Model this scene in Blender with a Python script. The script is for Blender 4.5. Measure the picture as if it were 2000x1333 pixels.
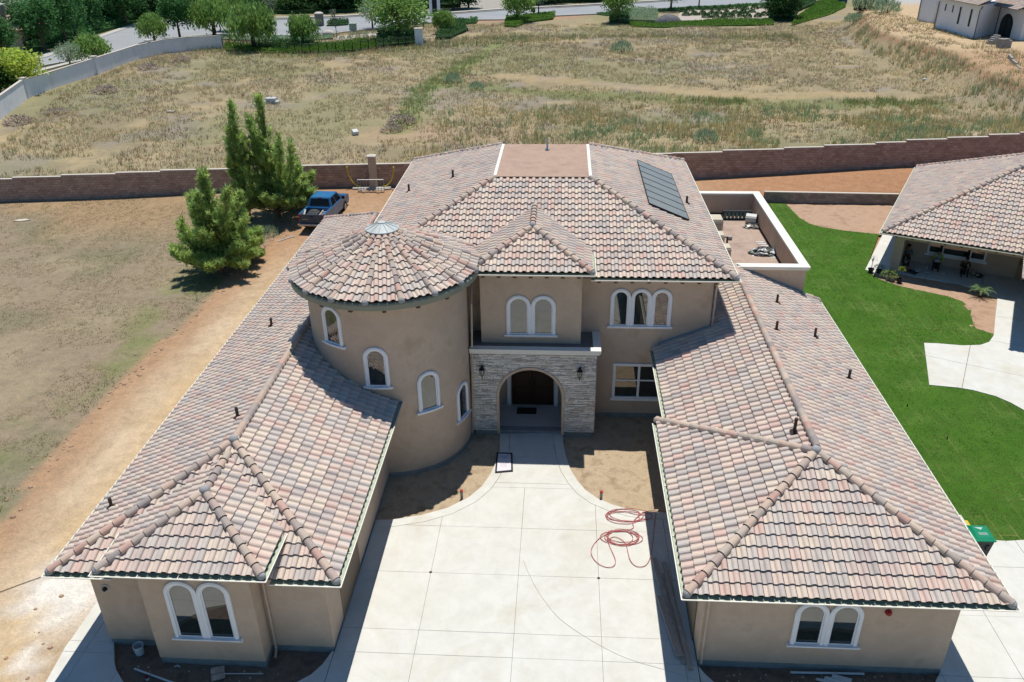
import bpy, math, random
import numpy as np
from mathutils import Matrix, Vector
for o in list(bpy.data.objects): bpy.data.objects.remove(o)
S = bpy.context.scene
COL = S.collection
PI = math.pi
# ---------------- camera, sky, sun, exposure ----------------
cd = bpy.data.cameras.new('camera'); cam = bpy.data.objects.new('camera', cd); COL.objects.link(cam)
CAMP = Vector((0, 0, 20.4))
cd.sensor_width = 36; cd.lens = 28.8; cd.clip_start = .1; cd.clip_end = 6000
_r, _d, _f = [Vector(v) for v in [(0.9981242, 0.0597153, -0.0134996), (0.0159049, -0.4658515, -0.88472), (-0.0591202, 0.8828457, -0.4659274)]]
m = Matrix((( _r.x, -_d.x, -_f.x, 0), (_r.y, -_d.y, -_f.y, 0), (_r.z, -_d.z, -_f.z, CAMP.z), (0, 0, 0, 1)))
cam.matrix_world = m
S.camera = cam
SUNV = Vector((.04, .27, 1)).normalized()          # towards the sun
EL = math.asin(SUNV.z); AZ = math.atan2(SUNV.x, SUNV.y)
w = bpy.data.worlds.new('World'); S.world = w; w.use_nodes = True
nt = w.node_tree; bgn = nt.nodes['Background']
sk = nt.nodes.new('ShaderNodeTexSky'); sk.sky_type = 'NISHITA'; sk.sun_disc = False
sk.sun_elevation = EL; sk.sun_rotation = AZ; sk.altitude = 400; sk.air_density = 1.0; sk.dust_density = .1; sk.ozone_density = 2.5
wb = nt.nodes.new('ShaderNodeMix'); wb.data_type = 'RGBA'; wb.blend_type = 'MULTIPLY'; wb.inputs[0].default_value = 1
wb.inputs[7].default_value = (.68, 1.05, 1.22, 1)     # daylight balance: open shade reads blue
nt.links.new(sk.outputs[0], wb.inputs[6]); nt.links.new(wb.outputs[2], bgn.inputs[0]); bgn.inputs[1].default_value = .07
sl = bpy.data.lights.new('sun', 'SUN'); sl.energy = 4.5; sl.angle = math.radians(.53); sl.color = (1, .955, .875)
so = bpy.data.objects.new('sun', sl); COL.objects.link(so)
so.rotation_euler = SUNV.to_track_quat('Z', 'Y').to_euler()
so.location = (0, 30, 60)
S.view_settings.view_transform = 'Standard'; S.view_settings.look = 'None'
S.view_settings.exposure = .17; S.view_settings.gamma = 1
S.view_settings.use_curve_mapping = False
S.render.engine = 'CYCLES'

# ---------------- helpers ----------------
R = random.Random(7)
RN = np.random.RandomState(11)
def lin(c):
    c = c/255.
    return c/12.92 if c < .04045 else ((c+.055)/1.055)**2.4
def sc(r, g, b, k=.66):
    """surface albedo from the tone it has in full sun"""
    return (lin(r)*k, lin(g)*k, lin(b)*k, 1)
MATS = {}
def newmat(name):
    mt = bpy.data.materials.new(name); mt.use_nodes = True; MATS[name] = mt
    return mt, mt.node_tree, mt.node_tree.nodes['Principled BSDF']
def ramp(nt, cols, lo=.3, hi=.7):
    r = nt.nodes.new('ShaderNodeValToRGB'); e = r.color_ramp.elements
    n = len(cols)
    while len(e) < n: e.new(.5)
    for i, c in enumerate(cols):
        e[i].position = lo+(hi-lo)*i/max(1, n-1); e[i].color = c
    return r
def noise(nt, scale, detail=5, rough=.6, vec=None, dist=0):
    n = nt.nodes.new('ShaderNodeTexNoise'); n.inputs['Scale'].default_value = scale
    n.inputs['Detail'].default_value = detail; n.inputs['Roughness'].default_value = rough
    n.inputs['Distortion'].default_value = dist
    if vec is not None: nt.links.new(vec, n.inputs['Vector'])
    return n
def pos(nt, scale=(1, 1, 1), rot=(0, 0, 0)):
    g = nt.nodes.new('ShaderNodeNewGeometry'); mp = nt.nodes.new('ShaderNodeMapping')
    mp.inputs['Scale'].default_value = scale; mp.inputs['Rotation'].default_value = rot
    nt.links.new(g.outputs['Position'], mp.inputs['Vector'])
    return mp.outputs[0]
def mix(nt, a, b, fac, mode='MIX'):
    x = nt.nodes.new('ShaderNodeMix'); x.data_type = 'RGBA'; x.blend_type = mode
    for s, v in ((x.inputs[0], fac), (x.inputs[6], a), (x.inputs[7], b)):
        if hasattr(v, 'node'): nt.links.new(v, s)
        else: s.default_value = v
    return x.outputs[2]
def bump(nt, bs, h, strength, dist=.02):
    b = nt.nodes.new('ShaderNodeBump'); b.inputs['Strength'].default_value = strength; b.inputs['Distance'].default_value = dist
    nt.links.new(h, b.inputs['Height']); nt.links.new(b.outputs[0], bs.inputs['Normal'])
def pm(name, cols, scale=3, rough=.85, bmp=0, bscale=30, fine=.15, fscale=25, vs=(1, 1, 1), metal=0, spec=.3, attr=None, bdist=.02):
    """procedural surface: a ramp of colours over two octaves of noise, fine relief"""
    mt, nt, bs = newmat(name)
    p = pos(nt, vs)
    if attr:
        a = nt.nodes.new('ShaderNodeAttribute'); a.attribute_name = attr; base = a.outputs['Color']
        if cols:
            r = ramp(nt, cols, .25, .75); nt.links.new(noise(nt, scale, vec=p).outputs[0], r.inputs[0])
            base = mix(nt, base, r.outputs[0], 1, 'MULTIPLY')
    elif len(cols) > 1:
        r = ramp(nt, cols); nt.links.new(noise(nt, scale, vec=p).outputs[0], r.inputs[0]); base = r.outputs[0]
    else: base = cols[0]
    if fine:
        r2 = ramp(nt, [(1-fine,)*3+(1,), (1+fine*.5,)*3+(1,)], .3, .7)
        nt.links.new(noise(nt, fscale, 4, .7, p).outputs[0], r2.inputs[0])
        base = mix(nt, base, r2.outputs[0], 1, 'MULTIPLY')
    if hasattr(base, 'node'): nt.links.new(base, bs.inputs['Base Color'])
    else: bs.inputs['Base Color'].default_value = base
    bs.inputs['Roughness'].default_value = rough; bs.inputs['Metallic'].default_value = metal
    bs.inputs['Specular IOR Level'].default_value = spec
    if bmp: bump(nt, bs, noise(nt, bscale, 5, .65, p).outputs[0], bmp, bdist)
    return mt
def tag(o, label=None, cat=None, group=None, kind=None):
    if label: o['label'] = label
    if cat: o['category'] = cat
    if group: o['group'] = group
    if kind: o['kind'] = kind
    return o
def thing(name, label, cat, loc=(0, 0, 0), group=None, rz=0):
    o = bpy.data.objects.new(name, None); COL.objects.link(o); o.location = loc if len(loc) == 3 else (*loc, 0)
    o.empty_display_size = .3; o.rotation_euler = (0, 0, rz)
    return tag(o, label, cat, group)
def put(o, parent, world=True):
    """parent without moving: geometry written in world coordinates stays where it is"""
    o.parent = parent
    if world:
        if parent.type == 'EMPTY':
            o.matrix_parent_inverse = (Matrix.Translation(parent.location) @ parent.rotation_euler.to_matrix().to_4x4()).inverted()
        # a mesh part written in world coordinates has the identity as its own matrix
    return o
class MB:
    def __init__(s): s.v = []; s.f = []; s.m = []; s.T = None
    def add(s, vs, fs, mi=0):
        n = len(s.v)
        for p in vs:
            p = Vector(p)
            if s.T is not None: p = s.T @ p
            s.v.append(tuple(p))
        for f in fs: s.f.append([n+i for i in f]); s.m.append(mi)
        return s
    def poly(s, pts, mi=0): return s.add(pts, [range(len(pts))], mi)
    def box(s, x0, x1, y0, y1, z0, z1, mi=0):
        v = [(x, y, z) for z in (z0, z1) for y in (y0, y1) for x in (x0, x1)]
        return s.add(v, [(0, 2, 3, 1), (4, 5, 7, 6), (0, 1, 5, 4), (1, 3, 7, 5), (3, 2, 6, 7), (2, 0, 4, 6)], mi)
    def bbox(s, x0, x1, y0, y1, z0, z1, b, mi=0):
        """box with chamfered edges"""
        X = (x0, x0+b, x1-b, x1); Y = (y0, y0+b, y1-b, y1); Z = (z0, z0+b, z1-b, z1)
        idx = {}; vs = []
        def V(i, j, k):
            if (i, j, k) not in idx: idx[(i, j, k)] = len(vs); vs.append((X[i], Y[j], Z[k]))
            return idx[(i, j, k)]
        fs = []
        for k, r in ((0, 1), (3, 0)):
            for q, fn in (('z', lambda a, c: V(a, c, k)), ('y', lambda a, c: V(a, k, c)), ('x', lambda a, c: V(k, a, c))):
                f = [fn(1, 1), fn(2, 1), fn(2, 2), fn(1, 2)]
                if (k == 0) == (q != 'y'): f.reverse()
                fs.append(f)
        for a in (0, 3):
            for c in (0, 3):
                ai = 1 if a == 0 else 2; ci = 1 if c == 0 else 2
                fs.append([V(1, ai, c), V(2, ai, c), V(2, a, ci), V(1, a, ci)])
                fs.append([V(ai, 1, c), V(ai, 2, c), V(a, 2, ci), V(a, 1, ci)])
                fs.append([V(ai, c, 1), V(ai, c, 2), V(a, ci, 2), V(a, ci, 1)])
                for e in (0, 3):
                    ei = 1 if e == 0 else 2
                    fs.append([V(a, ci, ei), V(ai, c, ei), V(ai, ci, e)])
        return s.add(vs, fs, mi)
    def prism(s, poly, z0, z1, mi=0, mtop=None, bottom=True):
        n = len(poly)
        ar = sum(poly[i][0]*poly[(i+1) % n][1]-poly[(i+1) % n][0]*poly[i][1] for i in range(n))
        if ar < 0: poly = poly[::-1]
        v = [(p[0], p[1], z0) for p in poly]+[(p[0], p[1], z1) for p in poly]
        fs = [(i, (i+1) % n, n+(i+1) % n, n+i) for i in range(n)]
        if bottom: fs.append(list(range(n))[::-1])
        s.add(v, fs, mi)
        return s.add(v[n:], [range(n)], mi if mtop is None else mtop)
    def tube(s, pts, r, n=8, mi=0, caps=True):
        pts = [Vector(p) for p in pts]; k = len(pts)
        rs = r if isinstance(r, (list, tuple)) else [r]*k
        vs = []; up = Vector((0, 0, 1)); prev = None
        for i, p in enumerate(pts):
            t = (pts[min(i+1, k-1)]-pts[max(i-1, 0)]).normalized()
            a = prev if prev is not None else (up if abs(t.z) < .9 else Vector((1, 0, 0)))
            x = (a-t*a.dot(t)); x = x.normalized() if x.length > 1e-6 else t.orthogonal().normalized()
            y = t.cross(x); prev = x
            for j in range(n):
                an = 2*PI*j/n; vs.append(p+(x*math.cos(an)+y*math.sin(an))*rs[i])
        fs = [(i*n+j, i*n+(j+1) % n, (i+1)*n+(j+1) % n, (i+1)*n+j) for i in range(k-1) for j in range(n)]
        if caps: fs += [list(range(n))[::-1], [(k-1)*n+j for j in range(n)]]
        return s.add(vs, fs, mi)
    def lathe(s, prof, c=(0, 0, 0), n=16, mi=0, sx=1, sy=1, a0=0, a1=2*PI):
        full = abs(a1-a0-2*PI) < 1e-6; m_ = n if full else n+1
        vs = [(c[0]+sx*r*math.cos(a0+(a1-a0)*j/n), c[1]+sy*r*math.sin(a0+(a1-a0)*j/n), c[2]+z) for r, z in prof for j in range(m_)]
        fs = []
        for i in range(len(prof)-1):
            for j in range(n):
                q = (j+1) % m_
                fs.append((i*m_+j, i*m_+q, (i+1)*m_+q, (i+1)*m_+j))
        return s.add(vs, fs, mi)
    def build(s, name, mats, parent=None, smooth=False, kind=None, world=True):
        me = bpy.data.meshes.new(name); me.from_pydata(s.v, [], s.f)
        if not isinstance(mats, (list, tuple)): mats = [mats]
        for mt in mats: me.materials.append(mt)
        me.polygons.foreach_set('material_index', np.array(s.m, dtype=np.int32))
        if smooth: me.polygons.foreach_set('use_smooth', np.ones(len(s.f), dtype=bool))
        me.update()
        o = bpy.data.objects.new(name, me); COL.objects.link(o)
        if parent is not None: put(o, parent, world)
        if kind: o['kind'] = kind
        return o
def npmesh(name, verts, faces, mats, colors=None, parent=None, kind=None, smooth=False, mi=None, attr='tint'):
    """one mesh from numpy arrays; faces (n,k); colors per face"""
    me = bpy.data.meshes.new(name)
    nv = len(verts); nf, k = faces.shape
    me.vertices.add(nv); me.vertices.foreach_set('co', np.ascontiguousarray(verts, dtype=np.float32).ravel())
    me.loops.add(nf*k); me.loops.foreach_set('vertex_index', np.ascontiguousarray(faces, dtype=np.int32).ravel())
    me.polygons.add(nf); me.polygons.foreach_set('loop_start', np.arange(0, nf*k, k, dtype=np.int32))
    try: me.polygons.foreach_set('loop_total', np.full(nf, k, dtype=np.int32))
    except Exception: pass
    for mt in (mats if isinstance(mats, (list, tuple)) else [mats]): me.materials.append(mt)
    if mi is not None: me.polygons.foreach_set('material_index', mi.astype(np.int32))
    if smooth: me.polygons.foreach_set('use_smooth', np.ones(nf, dtype=bool))
    me.update(calc_edges=True); me.validate()
    if colors is not None: setcol(me, colors, attr)
    o = bpy.data.objects.new(name, me); COL.objects.link(o)
    if parent is not None: put(o, parent)
    if kind: o['kind'] = kind
    return o
def setcol(me, colors, attr='tint', domain='FACE'):
    at = me.attributes.new(attr, 'FLOAT_COLOR', domain)
    c = np.ones((len(colors), 4), dtype=np.float32); c[:, :3] = np.asarray(colors)[:, :3]
    at.data.foreach_set('color', c.ravel())
def copy_tree(o, parent=None):
    c = o.copy(); COL.objects.link(c); c.parent = parent
    if parent is not None: c.matrix_parent_inverse = o.matrix_parent_inverse.copy()
    for ch in o.children: copy_tree(ch, c)
    return c
# value noise on the plane
_LAT = RN.rand(256, 256)
def vnoise(x, y):
    xi = np.floor(x).astype(int); yi = np.floor(y).astype(int); fx = x-xi; fy = y-yi
    fx = fx*fx*(3-2*fx); fy = fy*fy*(3-2*fy)
    g = lambda a, b: _LAT[a % 256, b % 256]
    return (g(xi, yi)*(1-fx)+g(xi+1, yi)*fx)*(1-fy)+(g(xi, yi+1)*(1-fx)+g(xi+1, yi+1)*fx)*fy
def fbm(x, y, s, o=4):
    t = 0; a = .5; n = 0
    for i in range(o):
        t = t+a*vnoise(x*s+i*37.3, y*s+i*91.7); n += a; a *= .55; s *= 2.1
    return t/n
def sstep(a, b, x):
    t = np.clip((x-a)/(b-a), 0, 1); return t*t*(3-2*t)
def dline(x, y, pts):
    """distance to a polyline"""
    d = np.full(np.shape(x), 1e9)
    for (ax, ay), (bx, by) in zip(pts[:-1], pts[1:]):
        dx, dy = bx-ax, by-ay; t = np.clip(((x-ax)*dx+(y-ay)*dy)/(dx*dx+dy*dy), 0, 1)
        d = np.minimum(d, np.hypot(x-ax-t*dx, y-ay-t*dy))
    return d
def inpoly(x, y, poly):
    c = np.zeros(np.shape(x), bool); n = len(poly)
    for i in range(n):
        (x0, y0), (x1, y1) = poly[i], poly[(i+1) % n]
        if y0 == y1: continue
        c ^= ((y0 > y) != (y1 > y)) & (x < (x1-x0)*(y-y0)/(y1-y0)+x0)
    return c
def clip_half(poly, p, n):
    """Sutherland-Hodgman against one half plane (n.(q-p) >= 0); points of any dimension >= 2"""
    out = []
    for i in range(len(poly)):
        a, b = poly[i], poly[(i+1) % len(poly)]
        da = n[0]*(a[0]-p[0])+n[1]*(a[1]-p[1]); db = n[0]*(b[0]-p[0])+n[1]*(b[1]-p[1])
        if da >= 0: out.append(a)
        if (da >= 0) != (db >= 0):
            t = da/(da-db); out.append(tuple(a[k]+(b[k]-a[k])*t for k in range(len(a))))
    return out
def clip_rect(poly, x0, x1, y0, y1):
    for p, n in (((x0, 0), (1, 0)), ((x1, 0), (-1, 0)), ((0, y0), (0, 1)), ((0, y1), (0, -1))):
        poly = clip_half(poly, p, n)
        if len(poly) < 3: return []
    return poly
# ---------------- materials ----------------
stucco = pm('stucco', [sc(218, 192, 167), sc(236, 211, 187), sc(226, 201, 177), sc(232, 207, 183)], .9, .95, .5, 140, .10, 60)
stem = pm('stem_wall', [sc(150, 152, 152), sc(176, 176, 172)], 2, .95, .3, 60)
cream = pm('cream_paint', [(.76, .73, .66, 1), (.70, .67, .60, 1)], 1.5, .6, .05, 40, .06)
trimw = pm('white_trim', [(.80, .81, .83, 1), (.74, .75, .78, 1)], 2, .55, .05, 60, .05)
vinyl = pm('white_vinyl', [sc(240, 241, 243)], 2, .35, 0, 30, .03)
gutgreen = pm('gutter_inside', [sc(196, 214, 190), sc(214, 222, 196), sc(182, 200, 176)], 2.5, .5, .1, 30, .2, 9)
fascia = pm('fascia_paint', [sc(158, 160, 140), sc(170, 171, 150)], 1.2, .6, .05, 40, .08)
brownw = pm('rafter_brown', [sc(96, 76, 60), sc(112, 90, 72)], 5, .8, .1, 40)
underlay = pm('underlayment', [sc(60, 50, 44), sc(72, 60, 52)], 4, .95)
membrane = pm('roof_membrane', [sc(188, 158, 140), sc(204, 174, 154), sc(178, 150, 134)], .7, .9, .15, 60, .12, 6)
deckfloor = pm('deck_membrane', [sc(188, 164, 148), sc(204, 180, 164), sc(176, 152, 138)], .6, .9, .15, 60, .12, 5)
mortar = pm('mortar', [sc(172, 174, 176), sc(196, 196, 196)], 6, .9, .3, 50)
sheetmetal = pm('galvanised_metal', [sc(206, 214, 214), sc(222, 228, 226)], 5, .5, .05, 30, .08)
pipe_black = pm('vent_pipe', [sc(70, 54, 48), sc(84, 66, 58)], 8, .6)
tilemat = pm('roof_tile', [(.88, .87, .86, 1), (.99, .99, .99, 1), (1.05, 1.04, 1.03, 1)], 2.6, .85, .3, 90, .14, 30, attr='tint')
stonemat = pm('ledge_stone', [(.85, .85, .85, 1), (1.1, 1.1, 1.1, 1)], 9, .9, .6, 70, .2, 50, attr='tint')
mt, nt, bs = newmat('window_glass')
bs.inputs['Base Color'].default_value = (.012, .02, .02, 1); bs.inputs['Roughness'].default_value = .02
bs.inputs['IOR'].default_value = 1.9; bs.inputs['Specular IOR Level'].default_value = .7
nz = noise(nt, .7, 1, .4, pos(nt)); bump(nt, bs, nz.outputs[0], .03, .05); glass = mt
doorwood = pm('door_wood', [sc(72, 44, 32), sc(58, 36, 26)], 3, .5, .15, 20, .2, 12, vs=(6, 6, .6))
blackmetal = pm('black_metal', [sc(38, 38, 42)], 3, .45, 0, 30, .1, metal=.2)
lampglass = pm('lantern_glass', [sc(190, 190, 180)], 3, .2, 0, 30, .05)
# concrete with stains
mt, nt, bs = newmat('concrete'); p = pos(nt)
r1 = ramp(nt, [sc(236, 234, 223), sc(241, 240, 233), sc(230, 225, 210)], .3, .72); nt.links.new(noise(nt, .35, 4, .6, p, .8).outputs[0], r1.inputs[0])
r2 = ramp(nt, [(.91, .91, .90, 1), (1.02, 1.02, 1.02, 1)], .3, .62); nt.links.new(noise(nt, 1.7, 7, .7, p, .5).outputs[0], r2.inputs[0])
r3 = ramp(nt, [(.95, .95, .95, 1), (1.04, 1.04, 1.04, 1)], .35, .65); nt.links.new(noise(nt, 45, 4, .7, p).outputs[0], r3.inputs[0])
nt.links.new(mix(nt, mix(nt, r1.outputs[0], r2.outputs[0], 1, 'MULTIPLY'), r3.outputs[0], 1, 'MULTIPLY'), bs.inputs['Base Color'])
bs.inputs['Roughness'].default_value = .85; bs.inputs['Specular IOR Level'].default_value = .25
bump(nt, bs, noise(nt, 160, 3, .6, p).outputs[0], .15, .004); concrete = mt
concgrey = pm('grey_concrete', [sc(206, 204, 198), sc(220, 218, 212)], 1, .9, .2, 80)
jointm = pm('joint_grit', [sc(150, 142, 130), sc(120, 112, 102)], 3, 1)
# the terrain: zone colour per vertex, grain from noise
mt, nt, bs = newmat('earth'); p = pos(nt)
a = nt.nodes.new('ShaderNodeAttribute'); a.attribute_name = 'zone'
q1 = ramp(nt, [(.78, .78, .78, 1), (1.16, 1.14, 1.1, 1)], .3, .7); nt.links.new(noise(nt, 2.2, 8, .72, p, .4).outputs[0], q1.inputs[0])
q2 = ramp(nt, [(.80, .80, .80, 1), (1.12, 1.12, 1.12, 1)], .32, .66); nt.links.new(noise(nt, 11, 5, .75, p).outputs[0], q2.inputs[0])
nt.links.new(mix(nt, mix(nt, a.outputs['Color'], q1.outputs[0], 1, 'MULTIPLY'), q2.outputs[0], 1, 'MULTIPLY'), bs.inputs['Base Color'])
bs.inputs['Roughness'].default_value = 1; bs.inputs['Specular IOR Level'].default_value = .1
bump(nt, bs, noise(nt, 6, 9, .75, p).outputs[0], .5, .05); earth = mt
bedsoil = pm('bed_soil', [sc(184, 160, 132), sc(220, 198, 166), sc(204, 180, 150)], 1.6, 1, .9, 14, .3, 30, bdist=.05)
redsoil = pm('red_soil', [sc(194, 158, 132), sc(212, 178, 150), sc(182, 146, 122)], 1.2, 1, .8, 16, .25, 28, bdist=.04)
asphalt = pm('asphalt', [sc(166, 170, 174), sc(180, 183, 186)], .2, .9, .1, 60, .06, 10)
kerbm = pm('kerb_concrete', [sc(222, 220, 212), sc(206, 204, 196)], 1, .9, .1, 60)
# lawn: laid turf strips with straw seams
mt, nt, bs = newmat('turf'); p = pos(nt, rot=(0, 0, math.radians(90)))
bk = nt.nodes.new('ShaderNodeTexBrick'); bk.inputs['Scale'].default_value = 1; bk.inputs['Brick Width'].default_value = 2.1
bk.inputs['Row Height'].default_value = .62; bk.inputs['Mortar Size'].default_value = .022; bk.inputs['Mortar Smooth'].default_value = .3
bk.inputs['Color1'].default_value = sc(84, 122, 48); bk.inputs['Color2'].default_value = sc(112, 148, 74); bk.inputs['Mortar'].default_value = sc(168, 160, 104)
nt.links.new(p, bk.inputs['Vector'])
r = ramp(nt, [(.72, .78, .66, 1), (1.06, 1.05, 1, 1)], .3, .62); nt.links.new(noise(nt, .8, 6, .7, p, .5).outputs[0], r.inputs[0])
flat = nt.nodes.new('ShaderNodeRGB'); flat.outputs[0].default_value = sc(88, 132, 46)
fr = ramp(nt, [(0, 0, 0, 1), (.85, .85, .85, 1)], .45, .68); nt.links.new(noise(nt, .35, 4, .6, p).outputs[0], fr.inputs[0])
b0 = mix(nt, flat.outputs[0], bk.outputs[0], fr.outputs[0])
r3 = ramp(nt, [(.6, .62, .55, 1), (1.2, 1.18, 1.15, 1)], .3, .7); nt.links.new(noise(nt, 26, 4, .8, p).outputs[0], r3.inputs[0])
nt.links.new(mix(nt, mix(nt, b0, r.outputs[0], 1, 'MULTIPLY'), r3.outputs[0], 1, 'MULTIPLY'), bs.inputs['Base Color'])
bs.inputs['Roughness'].default_value = 1; bs.inputs['Specular IOR Level'].default_value = .15
bump(nt, bs, noise(nt, 40, 4, .8, p).outputs[0], .8, .04); turf = mt
leafm = {}
def leafmat(name, cols, trans=.45, gain=1.75):
    cols = [(c[0]*gain, c[1]*gain, c[2]*gain, 1) for c in cols]
    mt, nt, bs = newmat(name)
    p = pos(nt); r = ramp(nt, cols, .3, .72); nt.links.new(noise(nt, 1.3, 5, .7, p).outputs[0], r.inputs[0])
    a = nt.nodes.new('ShaderNodeAttribute'); a.attribute_name = 'tint'
    c = mix(nt, r.outputs[0], a.outputs['Color'], 1, 'MULTIPLY')
    nt.links.new(c, bs.inputs['Base Color']); bs.inputs['Roughness'].default_value = .6; bs.inputs['Specular IOR Level'].default_value = .25
    tr = nt.nodes.new('ShaderNodeBsdfTranslucent'); nt.links.new(c, tr.inputs[0])
    ms = nt.nodes.new('ShaderNodeMixShader'); ms.inputs[0].default_value = trans
    nt.links.new(bs.outputs[0], ms.inputs[1]); nt.links.new(tr.outputs[0], ms.inputs[2])
    nt.links.new(ms.outputs[0], nt.nodes['Material Output'].inputs[0])
    return mt
L_pine = leafmat('pine_needles', [sc(96, 118, 68), sc(130, 148, 86), sc(154, 168, 104)], .55, 2.75)
L_pepper = leafmat('pepper_leaves', [sc(104, 138, 70), sc(132, 164, 86), sc(152, 180, 104)], .45, 1.6)
L_oak = leafmat('oak_leaves', [sc(50, 92, 52), sc(74, 118, 66), sc(94, 138, 76)])
L_dark = leafmat('dark_leaves', [sc(44, 74, 44), sc(62, 96, 54), sc(82, 116, 66)])
L_olive = leafmat('olive_leaves', [sc(120, 138, 112), sc(146, 164, 134), sc(100, 120, 94)])
L_hedge = leafmat('hedge_leaves', [sc(78, 116, 42), sc(100, 138, 52), sc(118, 152, 68)], .45, 1.5)
L_yell = leafmat('yellow_leaves', [sc(140, 160, 60), sc(176, 190, 84), sc(110, 140, 60)])
bladem = leafmat('dry_grass', [(.92, .91, .86, 1), (1.25, 1.24, 1.18, 1)], .5, 1.0)
bark = pm('bark', [sc(104, 88, 74), sc(128, 110, 94)], 6, .95, .5, 30, vs=(3, 3, .7))

# ---------------- the ground ----------------
TOE = [(90, 48.6), (95.5, 47), (101, 45.4), (112.3, 44.8), (128.4, 44.75), (155.8, 48.2), (175, 53), (220, 75)]
CRE = [(78, 64), (85, 58), (91.3, 52.2), (103.7, 51.8), (117.3, 54), (125, 52.6), (133, 50.8), (140, 50.2), (155, 52.7), (175, 59), (220, 84)]
WALLPTS = [(-75, 58.95), (80, 72.59)]
ZWX = [-75, -46, -36, -27, -21, -12, 10.5, 18, 26.4, 38, 60]
ZWZ = [-.1, .0, .16, .47, .66, .63, .72, .98, 1.36, 1.7, 2.2]
TRACK = [(-20.6, 10), (-21.60, 23.79), (-21.86, 29.03), (-21.99, 33.23), (-21.65, 36.64), (-21.34, 42.31), (-21.21, 46.46), (-20.89, 51.30), (-20.16, 55.90), (-19.97, 60.57), (-23.5, 66)]
def hgt(x, y):
    toe = np.interp(y, [t[0] for t in TOE], [t[1] for t in TOE]); toe = np.where(y < 90, 48.6+(90-y)*.9, toe)
    cre = np.interp(y, [t[0] for t in CRE], [t[1] for t in CRE]); cre = np.maximum(cre, toe+2.2)
    h = 3.0*sstep(0, 1, (x-toe)/(cre-toe))
    far = sstep(200, 330, y)*0
    bumps = (fbm(x, y, .22, 4)-.5)*.5
    wy = np.interp(x, [q[0] for q in WALLPTS], [q[1] for q in WALLPTS])
    tx = np.interp(y, [q[1] for q in TRACK], [q[0] for q in TRACK])
    out = sstep(1.0, 6, y-wy)*sstep(230, 150, y)
    rd = sstep(2.0, 7.0, dline(x, y, ROADC)-5.5)
    left = sstep(.3, 3, tx-x)*(1-sstep(-2, .5, y-wy))
    left = np.where(y < wy, left, 0)
    zw = np.interp(x, ZWX, ZWZ); d_ = y-wy
    inn = np.where(x < 11, zw*sstep(-11, -.6, d_), .74*sstep(62.35, 62.9, y)+(zw-.74)*sstep(63, 66.5, y))
    inn = np.where((x > 10) & (x < 15.4), zw*sstep(-9, -.6, d_), inn)
    rise = np.where(d_ < 0, inn, zw*sstep(26, 3, d_))
    near = sstep(-15.2, -14.6, x)*sstep(40, 36, x)*sstep(60, 57, y)
    return rise+h*sstep(0, 3, y-wy)+bumps*out*rd*.9-.1-.15*near + left*(bumps*.5+.10)
ROADN = [(-80.36, 123.72), (-80.80, 126.91), (-75.82, 139.41), (-76.26, 153.17), (-70.85, 159.70), (-61.93, 160.71), (-54.81, 160.39), (-51.13, 160.23), (-45.09, 160.66), (-43.24, 163.81), (-36.85, 170.33), (-23.48, 182.59), (-13.15, 182.86), (-2.08, 189.10), (6.47, 191.93), (20.76, 200.12), (28.11, 203.91), (34.84, 206.17), (48.46, 212.62), (64.86, 222.45), (86.44, 238.60)]
ROADF = [(-85.13, 128.90), (-84.80, 132.82), (-85.94, 139.72), (-87.98, 159.04), (-89.41, 171.04), (-89.31, 178.49), (-84.59, 184.43), (-70.92, 185.45), (-60.16, 185.72), (-49.82, 187.89), (-44.63, 190.43), (-24.95, 193.55), (-13.80, 200.52), (4.18, 207.44), (9.93, 210.45), (22.30, 216.04), (30.40, 221.66), (52.59, 231.78), (92.91, 257.35)]
ROADC = [(-82.77, 122.45), (-83.42, 142.45), (-84.55, 165.40), (-73.05, 172.61), (-52.07, 173.13), (-41.02, 180.09), (-24.17, 188.15), (-2.17, 196.55), (21.50, 207.79), (50.58, 222.45), (89.56, 247.63)]
gx = np.unique(np.concatenate([[-1500, -900, -500, -300, -200, -150, -120], np.arange(-100, -76, 2.), np.arange(-76, 66, .55), np.arange(66, 120, 3.), [130, 160, 220, 320, 500, 900, 1500]]))
gy = np.unique(np.concatenate([[-600, -200, -80, -30, -10, 0, 5], np.arange(8, 160, .55), np.arange(160, 240, 2.), [250, 280, 330, 400, 550, 900, 1600, 3000]]))
X, Y = np.meshgrid(gx, gy); Z = hgt(X, Y)
def C3(r, g, b): return np.array(sc(r, g, b)[:3])
def lerp(c, col, m): return c*(1-m[..., None])+col*m[..., None]
wy = np.interp(X, [q[0] for q in WALLPTS], [q[1] for q in WALLPTS])
tx = np.interp(Y, [q[1] for q in TRACK], [q[0] for q in TRACK])
n1 = fbm(X, Y, .09, 5); n2 = fbm(X+50, Y-20, .35, 4); n3 = fbm(X-90, Y+33, .05, 4); n4 = fbm(X+17, Y+71, 1.1, 3)
col = np.zeros(X.shape+(3,))+C3(176, 152, 116)
# dry lawn on the left
colL = lerp(np.zeros_like(col)+C3(168, 152, 130), C3(150, 144, 122), sstep(.42, .62, n1*.6+n2*.4))
colL = lerp(colL, C3(138, 138, 108), sstep(.56, .68, fbm(X, Y, .3, 4))*.5)
colL = lerp(colL, C3(184, 168, 140), sstep(.52, .66, n2)*.6)
colL = lerp(colL, C3(140, 146, 98), sstep(2.6, .4, np.abs(tx-X-1.4))*sstep(.4, .6, n2)*(Y < 52)*.9)
colL = lerp(colL, C3(188, 158, 124), sstep(50, 58, Y)*sstep(.35, .6, n1)*.8)
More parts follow.
